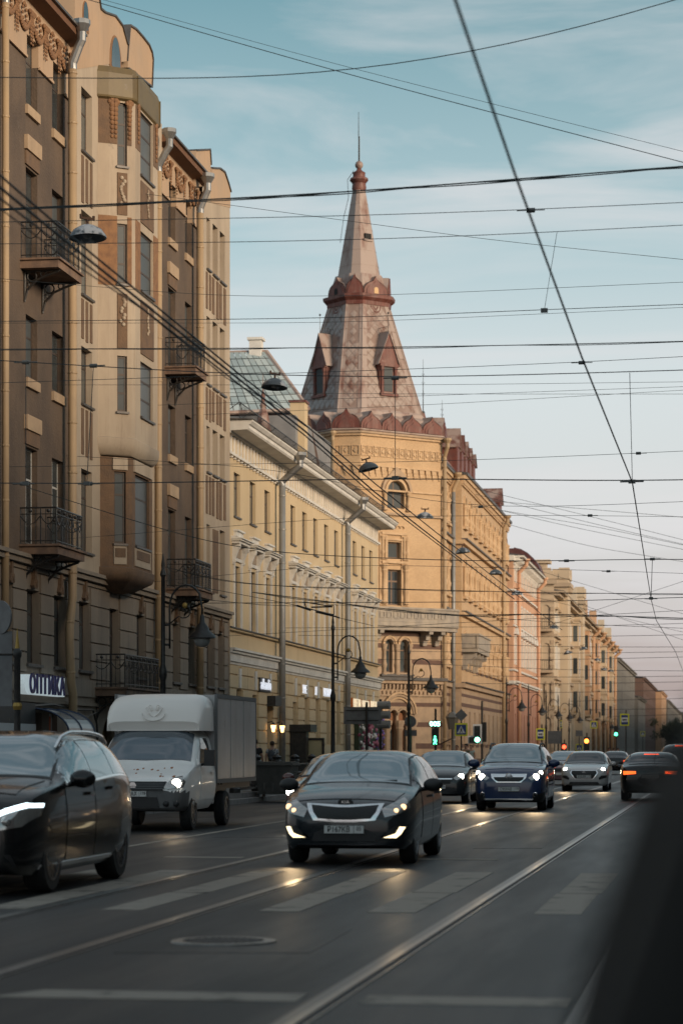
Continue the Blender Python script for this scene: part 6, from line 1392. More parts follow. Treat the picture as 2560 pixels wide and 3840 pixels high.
# dark trees closing the view at the far right
M_leaf = mat('leaf', (.035,.045,.022), (.055,.06,.03), rough=.8, scale=.5); M_bark = mat('bark', (.05,.04,.03), rough=.9)
def tree(label, x, y, h, r):
    t = thing('street_tree', label, 'tree', (x, y, .0), world=True, group='dark trees at the far end')
    q = MB(); q.tube([(x,y,0),(x+.1,y,h*.35),(x-.1,y+.1,h*.7)], [.28,.2,.08], 8)
    for k in range(7):
        a = k*2.4; q.tube([(x,y,h*(.35+.05*k)),(x+r*.5*math.cos(a),y+r*.5*math.sin(a),h*(.5+.05*k)),(x+r*.8*math.cos(a),y+r*.8*math.sin(a),h*(.58+.05*k))],[.1,.06,.02],5)
    q.build('trunk', M_bark, t)
    vs, fs = [], []
    cl_ = [(random.gauss(0,.45)*r, random.gauss(0,.45)*r, h*random.uniform(.42,.95)) for _ in range(38)]
    for c in cl_:
        for k in range(75):
            d = Vector((random.gauss(0,1),random.gauss(0,1),random.gauss(0,1))).normalized()*random.uniform(.3,1)*r*.32; p = Vector((x,y,0))+Vector(c)+d
            a = Vector((random.gauss(0,1),random.gauss(0,1),random.gauss(0,1))).normalized()*.22; b = a.orthogonal().normalized()*.16; o = len(vs); vs += [tuple(p-a),tuple(p+b),tuple(p+a),tuple(p-b)]; fs.append((o,o+1,o+2,o+3))
    q = MB(); q.add(vs, fs); q.build('crown', M_leaf, t, recalc=False)
tr_lab = ['dark leafy tree at the far right, nearest of the row','second dark leafy tree at the far right','farthest dark leafy tree at the far right']
for i, (u, D) in enumerate(((2520,520),(2545,600),(2562,700))):
    p = at(u, VPY, D); tree(tr_lab[i], p.x, p.y, 8., 3.6)
# ================================================================== vehicles
def paint(name, c, rough=.25, metal=.0): return mat(name, c, rough=rough, metal=metal, coat=.45 if max(c) < .01 else .6 if max(c) < .05 else 1., spec=.35)
M_cgl = mat('car_glass', (.26,.32,.345), rough=.04, spec=1.0, coat=.3, metal=.45); M_cgm = mat('car_glass_mid', (.13,.155,.18), rough=.04, spec=1.0, metal=.4); M_cgd = mat('car_glass_dark', (.014,.017,.02), rough=.04, spec=.8)
M_rub = mat('tyre', (.013,.013,.014), (.02,.02,.02), rough=.8, scale=20); M_rim = mat('alloy', (.28,.28,.29), rough=.3, metal=.9); M_rimd = mat('alloy_dark', (.09,.09,.095), rough=.35, metal=.8)
M_plas = mat('black_plastic', (.014,.014,.015), rough=.5); M_chr = mat('chrome', (.8,.8,.81), rough=.2, metal=1.); M_lens = mat('lamp_lens', (.42,.41,.40), rough=.12, spec=1., metal=.75)
M_plate_w = mat('plate_white', (.62,.62,.60), rough=.45); M_plate_t = mat('plate_ink', (.012,.012,.014), rough=.5)
M_hl = emit('headlight_beam', (1.,.93,.80), 13.); M_hlw = emit('headlight_warm', (1.,.6,.3), 1.5); M_drl = emit('daylight_strip', (.75,.93,1.), 2.2); M_fog = emit('fog_lamp', (1.,.80,.48), 1.5); M_tail = emit('tail_lamp', (1.,.08,.02), 1.1); M_taila = emit('tail_lamp_amber', (1.,.13,.02), 1.3)
M_redl = mat('red_lens', (.16,.012,.01), rough=.1, spec=.8)
def pchip(pts):
    x = np.array([p[0] for p in pts], float); y = np.array([p[1] for p in pts], float); h = np.diff(x); d = np.diff(y)/h; m = np.zeros(len(x)); m[0], m[-1] = d[0], d[-1]
    for i in range(1, len(x)-1):
        m[i] = 0 if d[i-1]*d[i] <= 0 else 2*d[i-1]*d[i]/(d[i-1]+d[i])
    def f(t):
        t = min(max(t, x[0]), x[-1]); i = min(max(np.searchsorted(x, t)-1, 0), len(h)-1); s = (t-x[i])/h[i]
        return float((2*s**3-3*s**2+1)*y[i]+(s**3-2*s*s+s)*h[i]*m[i]+(-2*s**3+3*s*s)*y[i+1]+(s**3-s*s)*h[i]*m[i+1])
    return f
TOP = {'sedan': [(0,.42),(.006,.49),(.03,.545),(.12,.625),(.25,.695),(.285,.72),(.35,.81),(.42,.92),(.47,.97),(.55,.998),(.62,1.0),(.70,.985),(.76,.95),(.82,.86),(.88,.765),(.91,.745),(.97,.735),(.992,.69),(1,.60)],
       'hatch': [(0,.42),(.006,.49),(.03,.545),(.12,.63),(.25,.70),(.285,.72),(.35,.81),(.42,.92),(.47,.97),(.55,.998),(.65,1.0),(.78,.975),(.86,.93),(.91,.86),(.96,.70),(.985,.62),(1,.5)],
       'suv': [(0,.44),(.006,.51),(.025,.575),(.1,.65),(.24,.70),(.27,.72),(.33,.80),(.40,.92),(.45,.97),(.53,.998),(.65,1.0),(.78,.985),(.86,.95),(.91,.87),(.96,.70),(.985,.64),(1,.50)],
       'van': [(0,.44),(.006,.51),(.025,.575),(.1,.65),(.24,.70),(.27,.72),(.33,.80),(.40,.92),(.45,.97),(.53,.998),(.65,1.0),(.78,.995),(.9,.98),(.95,.93),(.975,.8),(.99,.64),(1,.50)],
       'cab': [(0,.40),(.01,.46),(.05,.50),(.25,.585),(.38,.66),(.42,.70),(.55,.86),(.68,.97),(.78,.995),(.9,1.0),(1,1.0)]}
BELT = {'sedan': [(0,.36),(.02,.47),(.1,.56),(.27,.63),(.5,.655),(.75,.69),(.9,.70),(.98,.66),(1,.55)], 'hatch': [(0,.36),(.02,.47),(.1,.56),(.27,.63),(.5,.655),(.75,.69),(.9,.69),(.98,.56),(1,.46)],
        'suv': [(0,.40),(.02,.50),(.1,.60),(.25,.645),(.5,.665),(.8,.70),(.95,.66),(1,.46)], 'van': [(0,.40),(.02,.48),(.1,.54),(.25,.57),(.8,.57),(.95,.55),(1,.46)], 'cab': [(0,.36),(.02,.44),(.1,.50),(.38,.60),(.6,.61),(1,.62)]}
PLAN = [(0,.66),(.008,.78),(.025,.87),(.06,.935),(.13,.985),(.25,1),(.75,1),(.88,.97),(.95,.92),(.985,.85),(1,.75)]
class Car:
    def __init__(s, name, label, cat, kind, L, W, H, wb, fo, X, Yfront, mbody, rw=.31, tw=.2, away=False, clad=None, clad_m=None, zb=.2, plan=None, rim=None, spokes=10, n_open=1, tum=.24, arches=True):
        s.L, s.W, s.H, s.m = L, W, H, mbody
        s.top, s.belt, s.plan = pchip([(a*L, b*H) for a, b in TOP[kind]]), pchip([(a*L, b*H) for a, b in BELT[kind]]), pchip([(a*L, b*W/2) for a, b in (plan or PLAN)])
        s.bot = pchip([(0,zb+.06),(.03*L,zb+.01),(.1*L,zb),(.9*L,zb+.02),(L,zb+.12)])
        s.root = thing(name, label, cat, (X, Yfront, 0), math.pi if away else 0)
        if away: s.root.location = (X, Yfront+L, 0)
        ys = sorted(set([0,.01,.03,.06,.1,.16,.24,.34,.46]+list(np.linspace(.6, L-.5, 34))+[L-.38,L-.28,L-.2,L-.13,L-.08,L-.04,L-.015,L]))
        vs = []; NL, NU = 9, 11
        fq = pchip([(0,.90),(.08,.955),(.3,.985),(.55,1.),(.8,.99),(1,.965)])
        for y in ys:
            zt, zs, z0, w_ = s.top(y), s.belt(y), s.bot(y), s.plan(y); zs = min(zs, zt-.02); h = zt-zs
            k = min(max((h-.10)/.28, 0), 1); k = k*k*(3-2*k); n = 2.2+2.8*k; tm_ = tum*k
            half = [(.6*w_, z0)]
            for i in range(NL+1): q = i/NL; half.append((w_*fq(q), z0+(zs-z0)*q))
            for i in range(1, NU+1):
                th = math.pi/2*i/NU; q = math.sin(th)**(2/n); x = max(math.cos(th), 0)**(2/n); half.append((.965*w_*(1-tm_*q)*x, zs+h*q))
            half[-1] = (0, zt)
            ringp = [(0, z0)]+half+[(-a, b) for a, b in half[-2::-1]]
            vs.append([(a, y, b) for a, b in ringp])
        R_ = len(vs[0]); m_ = len(vs); V = [p for r in vs for p in r]
        fs = [(i*R_+j, i*R_+(j+1) % R_, (i+1)*R_+(j+1) % R_, (i+1)*R_+j) for i in range(m_-1) for j in range(R_)]+[tuple(range(R_-1,-1,-1)), tuple(range((m_-1)*R_, m_*R_))]
        mb = MB(); mb.add(V, fs)
        body = mb.build('body', [mbody, clad_m or M_plas, M_dark], s.root)
        s.bvh = BVHTree.FromPolygons([Vector(p) for p in V], fs)
        me = body.data
        if arches:
            for ax in (fo, fo+wb):
                for sx in (-1, 1):
                    q = MB(); q.cyl((sx*(W/2-.30), ax, rw*.98), (sx*(W/2+.1), ax, rw*.98), rw+.065, n=28)
                    c = q.build('cut', M_dark, None); md = body.modifiers.new('b', 'BOOLEAN'); md.object = c; md.operation = 'DIFFERENCE'; md.solver = 'EXACT'
                    try: md.material_mode = 'TRANSFER'
                    except Exception: pass
                    bpy.context.view_layer.update(); me2 = bpy.data.meshes.new_from_object(body.evaluated_get(bpy.context.evaluated_depsgraph_get())); body.modifiers.clear(); bpy.data.objects.remove(c); body.data = me2
            me = body.data
        names = [x.name if x else '' for x in me.materials]
        if mbody.name not in names: me.materials.append(mbody)
        cm = (clad_m or M_plas)
        if cm.name not in [x.name if x else '' for x in me.materials]: me.materials.append(cm)
        names = [x.name if x else '' for x in me.materials]; ib, ic = names.index(mbody.name), names.index(cm.name)
        for p in me.polygons:
            if names[p.material_index] == mbody.name and clad is not None and p.center.z < clad(p.center.y, abs(p.center.x)): p.material_index = ic
        me.polygons.foreach_set('use_smooth', [True]*len(me.polygons)); me.set_sharp_from_angle(angle=R(40)); body.name = 'body'
        s.body = body
        for ax in (fo, fo+wb):
            for sx in (-1, 1): s.wheel(sx, ax, rw, tw, rim or M_rim, spokes)
    def wheel(s, sx, y, r, tw, rim, spokes):
        x1 = sx*(s.W/2-.035); x0 = x1-sx*tw
        q = MB(); pr = [(r*.62,0),(r*.66,.0),(r*.93,.0),(r,tw*.15),(r,tw*.85),(r*.93,tw),(r*.66,tw),(r*.62,tw*.9)]; q.lathe([(a, (b if sx > 0 else -b)) for a, b in pr], (x0, y, r), 28, 'x'); w_ = q.build('wheel', M_rub, s.root, smooth=True)
        q = MB(); q.lathe([(r*.66,sx*(tw-.012)),(r*.66,sx*(tw+.004)),(r*.60,sx*(tw+.004)),(r*.58,sx*(tw-.05))], (x0,y,r), 28, 'x'); q.lathe([(r*.16,sx*(tw-.06)),(r*.16,sx*(tw-.012)),(r*.05,sx*(tw-.006))], (x0,y,r), 12, 'x')
        for k in range(spokes):
            a = 2*math.pi*k/spokes+.2; ca, sa = math.cos(a), math.sin(a); wd = r*.055; px = x0+sx*(tw-.03)
            A = [(px, y+ca*r*.12-sa*wd, r+sa*r*.12+ca*wd), (px, y+ca*r*.12+sa*wd, r+sa*r*.12-ca*wd), (px, y+ca*r*.62+sa*wd*.8, r+sa*r*.62-ca*wd*.8), (px, y+ca*r*.62-sa*wd*.8, r+sa*r*.62+ca*wd*.8)]
            q.hexa(A, [(p[0]+sx*.025, p[1], p[2]) for p in A])
        q.build('rim', rim, w_); MB().lathe([(r*.6,sx*(tw-.09)),(r*.6,sx*(tw-.08)),(r*.02,sx*(tw-.08))], (x0,y,r), 20, 'x').build('brake_disc', M_dark, w_)
    def patch(s, view, outline, m, name, off=.006, parent=None, mirror=False, cuts=3):
        res = []
        for sg in ((1, -1) if mirror else (1,)):
            bm = bmesh.new()
            def mk(a, b):
                if view in 'FB': return (sg*a, 0, b)
                if view == 'T': return (sg*a, b, 0)
                return (0, a, b)
            vsx = [bm.verts.new(mk(a, b)) for a, b in outline]
            bm.faces.new(vsx); bmesh.ops.triangulate(bm, faces=bm.faces[:])
            for _ in range(cuts-1): bmesh.ops.subdivide_edges(bm, edges=bm.edges[:], cuts=1, use_grid_fill=True)
            sd = sg if view == 'S' else 1
            dv = {'F': Vector((0,1,0)), 'B': Vector((0,-1,0)), 'T': Vector((0,0,-1)), 'S': Vector((-sd,0,0))}[view]
            for v in bm.verts:
                o = v.co-dv*6; hit, nn, _, _ = s.bvh.ray_cast(o, dv)
                if hit is None:
                    hit, nn, _, _ = s.bvh.find_nearest(v.co+Vector((0, s.L*(.01 if view == 'F' else .99 if view == 'B' else 0), 0)) if view in 'FB' else v.co+Vector((sd*s.W/2*(view == 'S'), 0, s.H*(view == 'T'))))
                if nn.dot(dv) > 0: nn = -nn
                v.co = hit+nn*off*.5-dv*off*.7
            bmesh.ops.recalc_face_normals(bm, faces=bm.faces)
            # give the sheet an edge down to the body
            r_ = bmesh.ops.extrude_face_region(bm, geom=bm.faces[:]); 
            for g_ in r_['geom']:
                if isinstance(g_, bmesh.types.BMVert): g_.co += dv*(off*.9+.003)
            bmesh.ops.recalc_face_normals(bm, faces=bm.faces)
            me = bpy.data.meshes.new(name); bm.to_mesh(me); bm.free(); me.materials.append(m); me.polygons.foreach_set('use_smooth', [True]*len(me.polygons)); me.set_sharp_from_angle(angle=R(35))
            res.append(link(name, me, parent or s.root))
        return res
    def glazing(s, ws=(.285,.455), rear=(.78,.885), side=(.33,.80), bp=(.55,), glass=M_cgl, side_glass=None, chrome=False):
        L = s.L; w = s.plan
        y0, y1 = ws[0]*L, ws[1]*L; a0, a1 = w(y0)*.80, w(y1)*.66
        b0, b1, e_ = a0+.035, a1+.035, .04
        s.patch('T', [(-b0,y0+.06-e_),(-b0*.5,y0+.015-e_),(0,y0-e_),(b0*.5,y0+.015-e_),(b0,y0+.06-e_),(b1,y1+.02+e_),(0,y1+e_),(-b1,y1+.02+e_)], M_plas, 'windscreen_seal', .005, cuts=4)
        s.patch('T', [(-a0,y0+.06),(-a0*.5,y0+.015),(0,y0),(a0*.5,y0+.015),(a0,y0+.06),(a1,y1+.02),(0,y1),(-a1,y1+.02)], glass, 'windscreen', .013, cuts=4)
        if rear:
            y0, y1 = rear[0]*L, rear[1]*L; s.patch('T', [(-w(y0)*.62,y0),(w(y0)*.62,y0),(w(y1)*.72,y1),(-w(y1)*.72,y1)], side_glass or glass, 'rear_window', .008, cuts=4)
        ya, yb = side[0]*L, side[1]*L; cuts_ = [ya]+[b*L for b in bp]+[yb]
        lo = lambda y: s.belt(y)+.03
        hi = lambda y: s.belt(y)+(s.top(y)-s.belt(y))*.80
        if True:
            N_ = 14; ysx = np.linspace(ya-.05, yb+.05, N_); o = [(y, lo(y)-.025) for y in ysx]+[(y, max(hi(y)+.028, lo(y)+.01)) for y in ysx[::-1]]; s.patch('S', o, M_chr if chrome else M_plas, 'window_trim', .004, mirror=True)
        for i in range(len(cuts_)-1):
            c0, c1 = cuts_[i]+.03, cuts_[i+1]-.03; ysx = np.linspace(c0, c1, 7)
            o = [(y, lo(y)) for y in ysx]+[(y, max(hi(y), lo(y)+.02)) for y in ysx[::-1]]; s.patch('S', o, side_glass or glass, 'side_window', .009, mirror=True)
    def doors(s, spans, z0=.32, handle=True):
        for a, b in spans:
            ysx = np.linspace(a, b, 6); o = [(y, z0) for y in ysx]+[(y, s.belt(y)-.01) for y in ysx[::-1]]
            for d_ in s.patch('S', o, s.m, 'door', .006, mirror=True):
                if handle:
                    side = 1 if sum(v.co.x for v in d_.data.vertices) > 0 else -1; yh = b-.22; zh = s.belt(b)-.12; xw = s.plan(yh)
                    q = MB(); q.box(side*(xw-.01), side*(xw+.035), yh-.10, yh+.10, zh-.018, zh+.018); q.build('handle', s.m if side else s.m, d_)
    def mirrors(s, y, m=None, sc=1.):
        for sx in (-1, 1):
            x = s.plan(y)+.11; z = s.belt(y)+.07; q = MB(); q.ball((sx*x, y, z), .10*sc, 12, 8, (1.15,.62,.78)); q.tube([(sx*(x-.15), y+.03, z-.06),(sx*x, y+.01, z-.04)], .03, 6); q.build('side_mirror', m or s.m, s.root, smooth=True)
    def plate(s, txt, z, rear=False, w_=.52, x=0, m=None, region=None):
        y = s.bvh.ray_cast(Vector((x, -6 if not rear else s.L+6, z)), Vector((0, 1 if not rear else -1, 0)))[0]; y = (y.y if y else 0)
        sg = -1 if not rear else 1; yo = y+sg*.035
        q = MB(); q.box(x-w_/2, x+w_/2, min(y+.02*-sg, yo), max(y+.02*-sg, yo), z-.056, z+.056); p_ = q.build('licence_plate', m or M_plate_w, s.root)
        q = MB(); y2 = yo+sg*.002
        for a, b, c_, d_ in ((x-w_/2,x+w_/2,z+.05,z+.056),(x-w_/2,x+w_/2,z-.056,z-.05),(x-w_/2,x-w_/2+.006,z-.05,z+.05),(x+w_/2-.006,x+w_/2,z-.05,z+.05),(x+w_*.24,x+w_*.25,z-.05,z+.05)): q.box(a,b,min(yo,y2),max(yo,y2),c_,d_)
        q.build('plate_border', M_plate_t, p_)
        if txt: lettering(txt, .10, (x-w_*.13 if region else x, yo+sg*.003, z-.002), (-sg,0,0), M_plate_t, p_, depth=.002, xs=.82 if region else .9, bold=.001, spacing=1.05)
        if region: lettering(region, .075, (x+w_*.37*(-sg), yo+sg*.003, z+.008), (-sg,0,0), M_plate_t, p_, depth=.002, xs=.85)
    def beams(s, x, z, power=160, col=(1., .70, .38), y=-.12, down=14, sides=(1, -1)):
        for sx in sides:
            ld = bpy.data.lights.new('headlight_beam', 'SPOT'); ld.energy = power; ld.color = col; ld.spot_size = R(44); ld.spot_blend = 1.; ld.shadow_soft_size = .07
            lo_ = bpy.data.objects.new('headlight_beam', ld); COL.objects.link(lo_); lo_.parent = s.root; lo_.location = (sx*x, y, z); lo_.rotation_euler = (R(-(90-down)), 0, 0)
    def lamp_disc(s, x, z, r, m, name='lamp', mirror=True, rear=False, off=.02, parent=None):
        for sx in ((1,-1) if mirror else (1,)):
            h = s.bvh.ray_cast(Vector((sx*x, -6 if not rear else s.L+6, z)), Vector((0, 1 if not rear else -1, 0)))[0]
            if h is None: continue
            q = MB(); sg = -1 if not rear else 1; q.lathe([(r,sg*(off-.02)),(r,sg*off),(r*.6,sg*(off+.012)),(r*.05,sg*(off+.016))], (sx*x, h.y, z), 14, 'y'); q.build(name, m, parent or s.root, smooth='all')

def Yfront(D, X): return (D+X*SA)/CA
# ---------------- dark grey hatch in the middle, headlights and fog lamps on
k1 = Car('hatchback_car', 'dark grey hatchback with lit fog lamps driving towards us in the middle', 'car', 'hatch', 4.2, 1.72, 1.47, 2.57, .83, -4.70, Yfront(30.85,-4.7), paint('paint_graphite', (.013,.017,.021)), rw=.315, tw=.2)
k1.glazing(ws=(.27,.455), rear=(.87,.95), side=(.325,.84), bp=(.56,.77), glass=M_cgl, side_glass=M_cgd); k1.doors([(1.25,2.35),(2.39,3.2)]); k1.mirrors(1.45, M_plas, 1.15)
k1.patch('T', [(-.62,.22),(.62,.22),(.70,.6),(.68,1.08),(-.68,1.08),(-.70,.6)], k1.m, 'hood', .008, cuts=4)
k1.patch('F', [(-.50,.79),(0,.765),(.50,.79),(.47,.70),(.40,.575),(.12,.55),(-.12,.55),(-.40,.575),(-.47,.70)], M_chr, 'grille_surround', .012); k1.patch('F', [(-.43,.765),(-.08,.735),(.08,.735),(.43,.765),(.40,.68),(.34,.60),(.10,.583),(-.10,.583),(-.34,.60),(-.40,.68)], M_plas, 'grille', .022)
k1.patch('F', [(.475,.72),(.52,.61),(.70,.66),(.80,.73),(.79,.80),(.72,.86),(.62,.80)], M_lens, 'headlight', .014, mirror=True); k1.lamp_disc(.74,.745,.038,M_hlw); k1.lamp_disc(.66,.70,.03,M_hlw)
k1.patch('F', [(.44,.345),(.66,.345),(.72,.40),(.80,.50),(.74,.50),(.64,.505),(.60,.40)], M_plas, 'fog_housing', .010, mirror=True); k1.patch('F', [(.50,.355),(.66,.352),(.715,.40),(.765,.49),(.70,.495),(.655,.41)], M_fog, 'fog_lamp', .018, mirror=True)
k1.patch('F', [(-.42,.31),(.42,.31),(.38,.42),(.28,.46),(-.28,.46),(-.38,.42)], M_plas, 'lower_intake', .008); k1.patch('F', [(-.62,.245),(.62,.245),(.60,.265),(-.60,.265)], M_rimd, 'splitter', .02)
k1.beams(.66, .43, 14, y=-.05); k1.plate('Р167КВ', .46, region='05')
q = MB(); h_ = k1.bvh.ray_cast(Vector((0,-6,.80)), Vector((0,1,0)))[0]
q.lathe([(.10,-.022),(.10,-.012),(.01,-.01)], (0,h_.y,.805), 20, 'y')
for i in range(len(q.v)): q.v[i] = (q.v[i][0], q.v[i][1], .805+(q.v[i][2]-.805)*.42)
bd = q.build('badge', M_plas, k1.root); lettering('KIA', .055, (0,h_.y-.025,.805), (1,0,0), M_chr, bd, depth=.002, xs=1.2)
q = MB()
for a, b in (((-.55,1.2,1.045),(.02,1.26,1.075)),((-.05,1.19,1.05),(.52,1.23,1.07))): q.tube([a,b],.012,5)
q.build('wipers', M_plas, k1.root)
q = MB(); q.ball((.57,1.75,1.05),.075,10,8); q.tube([(.55,1.85,.95),(.6,1.65,.92)],.05,6); q.build('driver_arm', mat('skin', (.36,.20,.14), rough=.6), k1.root)
# ---------------- black estate SUV cut by the left edge
s1 = Car('suv_car', 'black SUV with silver roof rails and light strip cut by the left edge', 'car', 'suv', 4.66, 1.89, 1.68, 2.87, .86, -7.68, Yfront(24.25,-7.68), paint('paint_black', (.005,.0055,.006)), rw=.365, tw=.24, rim=M_rimd, spokes=14)
s1.glazing(ws=(.265,.45), rear=(.88,.955), side=(.315,.875), bp=(.535,.725), glass=M_cgl, chrome=True); s1.doors([(1.3,2.45),(2.49,3.4)]); s1.mirrors(1.5, None, 1.25)
s1.patch('F', [(.50,.74),(.58,.66),(.80,.70),(.90,.80),(.91,.90),(.84,.92),(.66,.86)], M_lens, 'headlight', .014, mirror=True); s1.patch('F', [(.50,.765),(.66,.83),(.84,.89),(.905,.885),(.905,.925),(.82,.93),(.64,.875),(.48,.80)], M_drl, 'light_strip', .022, mirror=True); s1.lamp_disc(.66,.75,.05,M_lens)
s1.patch('F', [(-.48,.80),(.48,.80),(.42,.55),(-.42,.55)], M_plas, 'grille', .014); s1.patch('F', [(-.46,.69),(.46,.69),(.46,.66),(-.46,.66)], M_chr, 'grille_bar', .022); s1.patch('F', [(-.75,.30),(.75,.30),(.70,.42),(-.70,.42)], M_plas, 'lower_intake', .012)
for sx in (-1, 1):
    pts = [(sx*s1.plan(y)*.70, y, s1.top(y)-.045*(1) +(.035 if 1.95 < y < 3.9 else 0)) for y in np.linspace(1.85,4.05,12)]; MB().tube(pts, .022, 6).build('roof_rail', M_chr, s1.root, smooth='all')
s1.patch('S', [(.45,.30),(4.2,.30),(4.2,.26),(.45,.26)], M_chr, 'sill_trim', .012, mirror=True); s1.patch('T', [(-.68,.3),(.68,.3),(.74,1.15),(-.74,1.15)], s1.m, 'hood', .008, cuts=4); s1.patch('T', [(-.5,2.1),(.5,2.1),(.52,3.5),(-.52,3.5)], M_cgd, 'glass_roof', .006)
# ---------------- white box truck
tp = mat('paint_truck', (.86,.84,.81), (.78,.76,.73), rough=.4, scale=2, coat=.5, coords='obj')
class Truck(Car):
    def wheel(s, sx, y, r, tw, rim, spokes):
        if y > 6: return
        Car.wheel(s, sx, y, r, tw, rim, spokes)
g1 = Truck('box_truck', 'white box truck with rust speckled bonnet and one headlight lit', 'truck', 'cab', 2.65, 1.98, 1.93, 9., .80, -10.50, Yfront(44.0,-10.50), tp, rw=.34, tw=.2, plan=[(0,.74),(.01,.82),(.04,.90),(.12,.955),(.3,.985),(.5,1),(1,1)], clad=lambda y, x: .72 if (y < .45) else .40, clad_m=mat('bumper_grey', (.13,.13,.13), (.10,.10,.10), rough=.6, scale=4), zb=.36, tum=.12, rim=M_rimd, spokes=6)
a = g1
a.patch('T', [(-.84,1.09),(0,1.02),(.84,1.09),(.76,1.78),(-.76,1.78)], M_cgm, 'windscreen', .010, cuts=4)
a.patch('S', [(1.42,1.24),(2.35,1.22),(2.35,1.70),(1.85,1.70)], M_cgd, 'side_window', .010, mirror=True); a.doors([(1.30,2.45)], z0=.55)
a.patch('F', [(-.62,.90),(.62,.90),(.55,.74),(-.55,.74)], M_plas, 'grille', .016); q = MB(); h_ = a.bvh.ray_cast(Vector((0,-6,.84)), Vector((0,1,0)))[0]; q.lathe([(.07,-.03),(.06,-.018),(.01,-.016)], (0,h_.y,.83), 6, 'y'); q.build('badge', M_chr, a.root)
for z in (.77,.81,.85): a.patch('F', [(-.58,z),(.58,z),(.58,z+.012),(-.58,z+.012)], M_rimd, 'grille_slat', .022, cuts=2)
a.patch('F', [(.58,.80),(.64,.76),(.90,.80),(.92,.90),(.86,1.00),(.72,.97)], M_lens, 'headlight', .016, mirror=True); a.lamp_disc(.80,.87,.085,M_hl,mirror=False); a.lamp_disc(-.80,.87,.085,M_lens,mirror=False)
a.patch('F', [(-.5,.43),(.5,.43),(.45,.62),(-.45,.62)], M_plas, 'lower_intake', .012); a.beams(.80,.87,10,sides=(1,)); a.plate('С425АХ', .68, region='178')
for x in (.62,.80): a.lamp_disc(x,.50,.055,M_plas,'fog_recess')
q = MB()
for a_, b_ in (((-.75,1.09,1.285),(-.05,1.13,1.33)),((-.02,1.08,1.29),(.65,1.14,1.32))): q.tube([a_,b_],.014,5)
q.build('wipers', M_plas, g1.root)
for sx in (-1, 1): q = MB(); q.box(sx*1.03,sx*1.23,1.36,1.46,1.18,1.48); q.tube([(sx*.95,1.5,1.2),(sx*1.1,1.42,1.22)],.025,5); q.build('side_mirror', M_plas, g1.root)
# wind deflector: lofted shell above the cab
q = MB(); secs = [(1.68,.84,1.84,1.90),(1.62,.88,1.84,2.02),(1.70,.92,1.84,2.22),(1.85,.94,1.84,2.42),(2.1,.95,1.84,2.53),(2.64,.95,1.84,2.56)]; n = 12; vs = []
for (y, hw, z0, z1) in secs:
    for k in range(n+1):
        t = math.pi*k/n; cx_, sz = math.cos(t), math.sin(t); e_ = .35; vs.append((-hw*math.copysign(abs(cx_)**e_, cx_), y, z0+(z1-z0)*abs(sz)**e_))
q.add(vs, [(i*(n+1)+j, i*(n+1)+j+1, (i+1)*(n+1)+j+1, (i+1)*(n+1)+j) for i in range(len(secs)-1) for j in range(n)]+[tuple(range(n+1))]); wdf = q.build('wind_deflector', mat('deflector_white', (.84,.79,.74), rough=.45, coat=.3), g1.root, smooth=True)
# moulded double-headed crest on the deflector
q = MB(); cz = 2.17; yf = 1.655
q.tube([(.22*math.cos(t), yf-.03+.02*math.sin(t), cz+.14*math.sin(t)) for t in [math.pi*1.0+math.pi*k/10 for k in range(11)]], .014, 5)
for sx in (-1,1): q.tube([(sx*.02,yf-.0,cz-.06),(sx*.10,yf-.01,cz),(sx*.16,yf+.03,cz+.10),(sx*.10,yf+.04,cz+.13),(sx*.05,yf+.03,cz+.05)], .012, 5); q.tube([(sx*.03,yf+.02,cz+.06),(sx*.06,yf+.05,cz+.15),(sx*.10,yf+.05,cz+.15)], .011, 5)
q.tube([(-.09,yf,cz-.13),(.09,yf,cz-.13)], .011, 5); q.build('moulded_crest', MATS['deflector_white'], wdf)
M_box = mat('box_sheet', (.50,.50,.505), (.40,.40,.405), rough=.42, metal=.35, scale=.8, bump=.5, bscale=1.3, dirt=(.14,.13,.125), dirt_amt=.5, dirt_scale=1.2, coords='obj')
bx_ = MB().box(-.99,.99,2.68,6.62,.86,2.54).build('cargo_box', M_box, g1.root)
for i in range(3):
    for sx in (-1, 1): q = MB(); y0 = 2.72+i*1.3; q.box(sx*.985, sx*1.0+sx*.004*i, y0, y0+1.26, .93, 2.47); q.build('side_panel', M_box, bx_)
q = MB()
for sx in (-1,1):
    for z0, z1 in ((.84,.92),(2.48,2.56)): q.box(sx*.96,sx*1.012,2.66,6.64,z0,z1)
    for y0 in (2.66,6.58): q.box(sx*.96,sx*1.012,y0,y0+.06,.92,2.48)
q.build('edge_trim', mat('trim_grey', (.14,.14,.14), rough=.6), bx_)
q = MB(); q.box(-.4,-.3,1.2,6.5,.55,.72); q.box(.3,.4,1.2,6.5,.55,.72); q.box(-.9,.9,2.75,6.5,.72,.85); q.cyl((-.8,3.9,.34),(.8,3.9,.34),.08,n=8); q.build('chassis', M_plas, g1.root)
for sx in (-1,1):
    for dx in (0,-.22): Car.wheel(g1, sx, 3.85, .34, .2, M_rimd, 6) if dx == 0 else None
    q = MB(); q.box(sx*.62,sx*.95,3.4,4.3,.80,.83); q.build('mudguard', M_plas, g1.root)
for k in range(16):
    x, y = random.uniform(-.7,.75), random.uniform(.22,.8); r = random.uniform(.012,.034); g1.patch('T', [(x+r*math.cos(t)*random.uniform(.6,1.3), y+1.6*r*math.sin(t)) for t in [2*math.pi*j/7 for j in range(7)]], mat('rust_spot', (.30,.11,.035), rough=.9), 'rust_spot', .003, cuts=1)
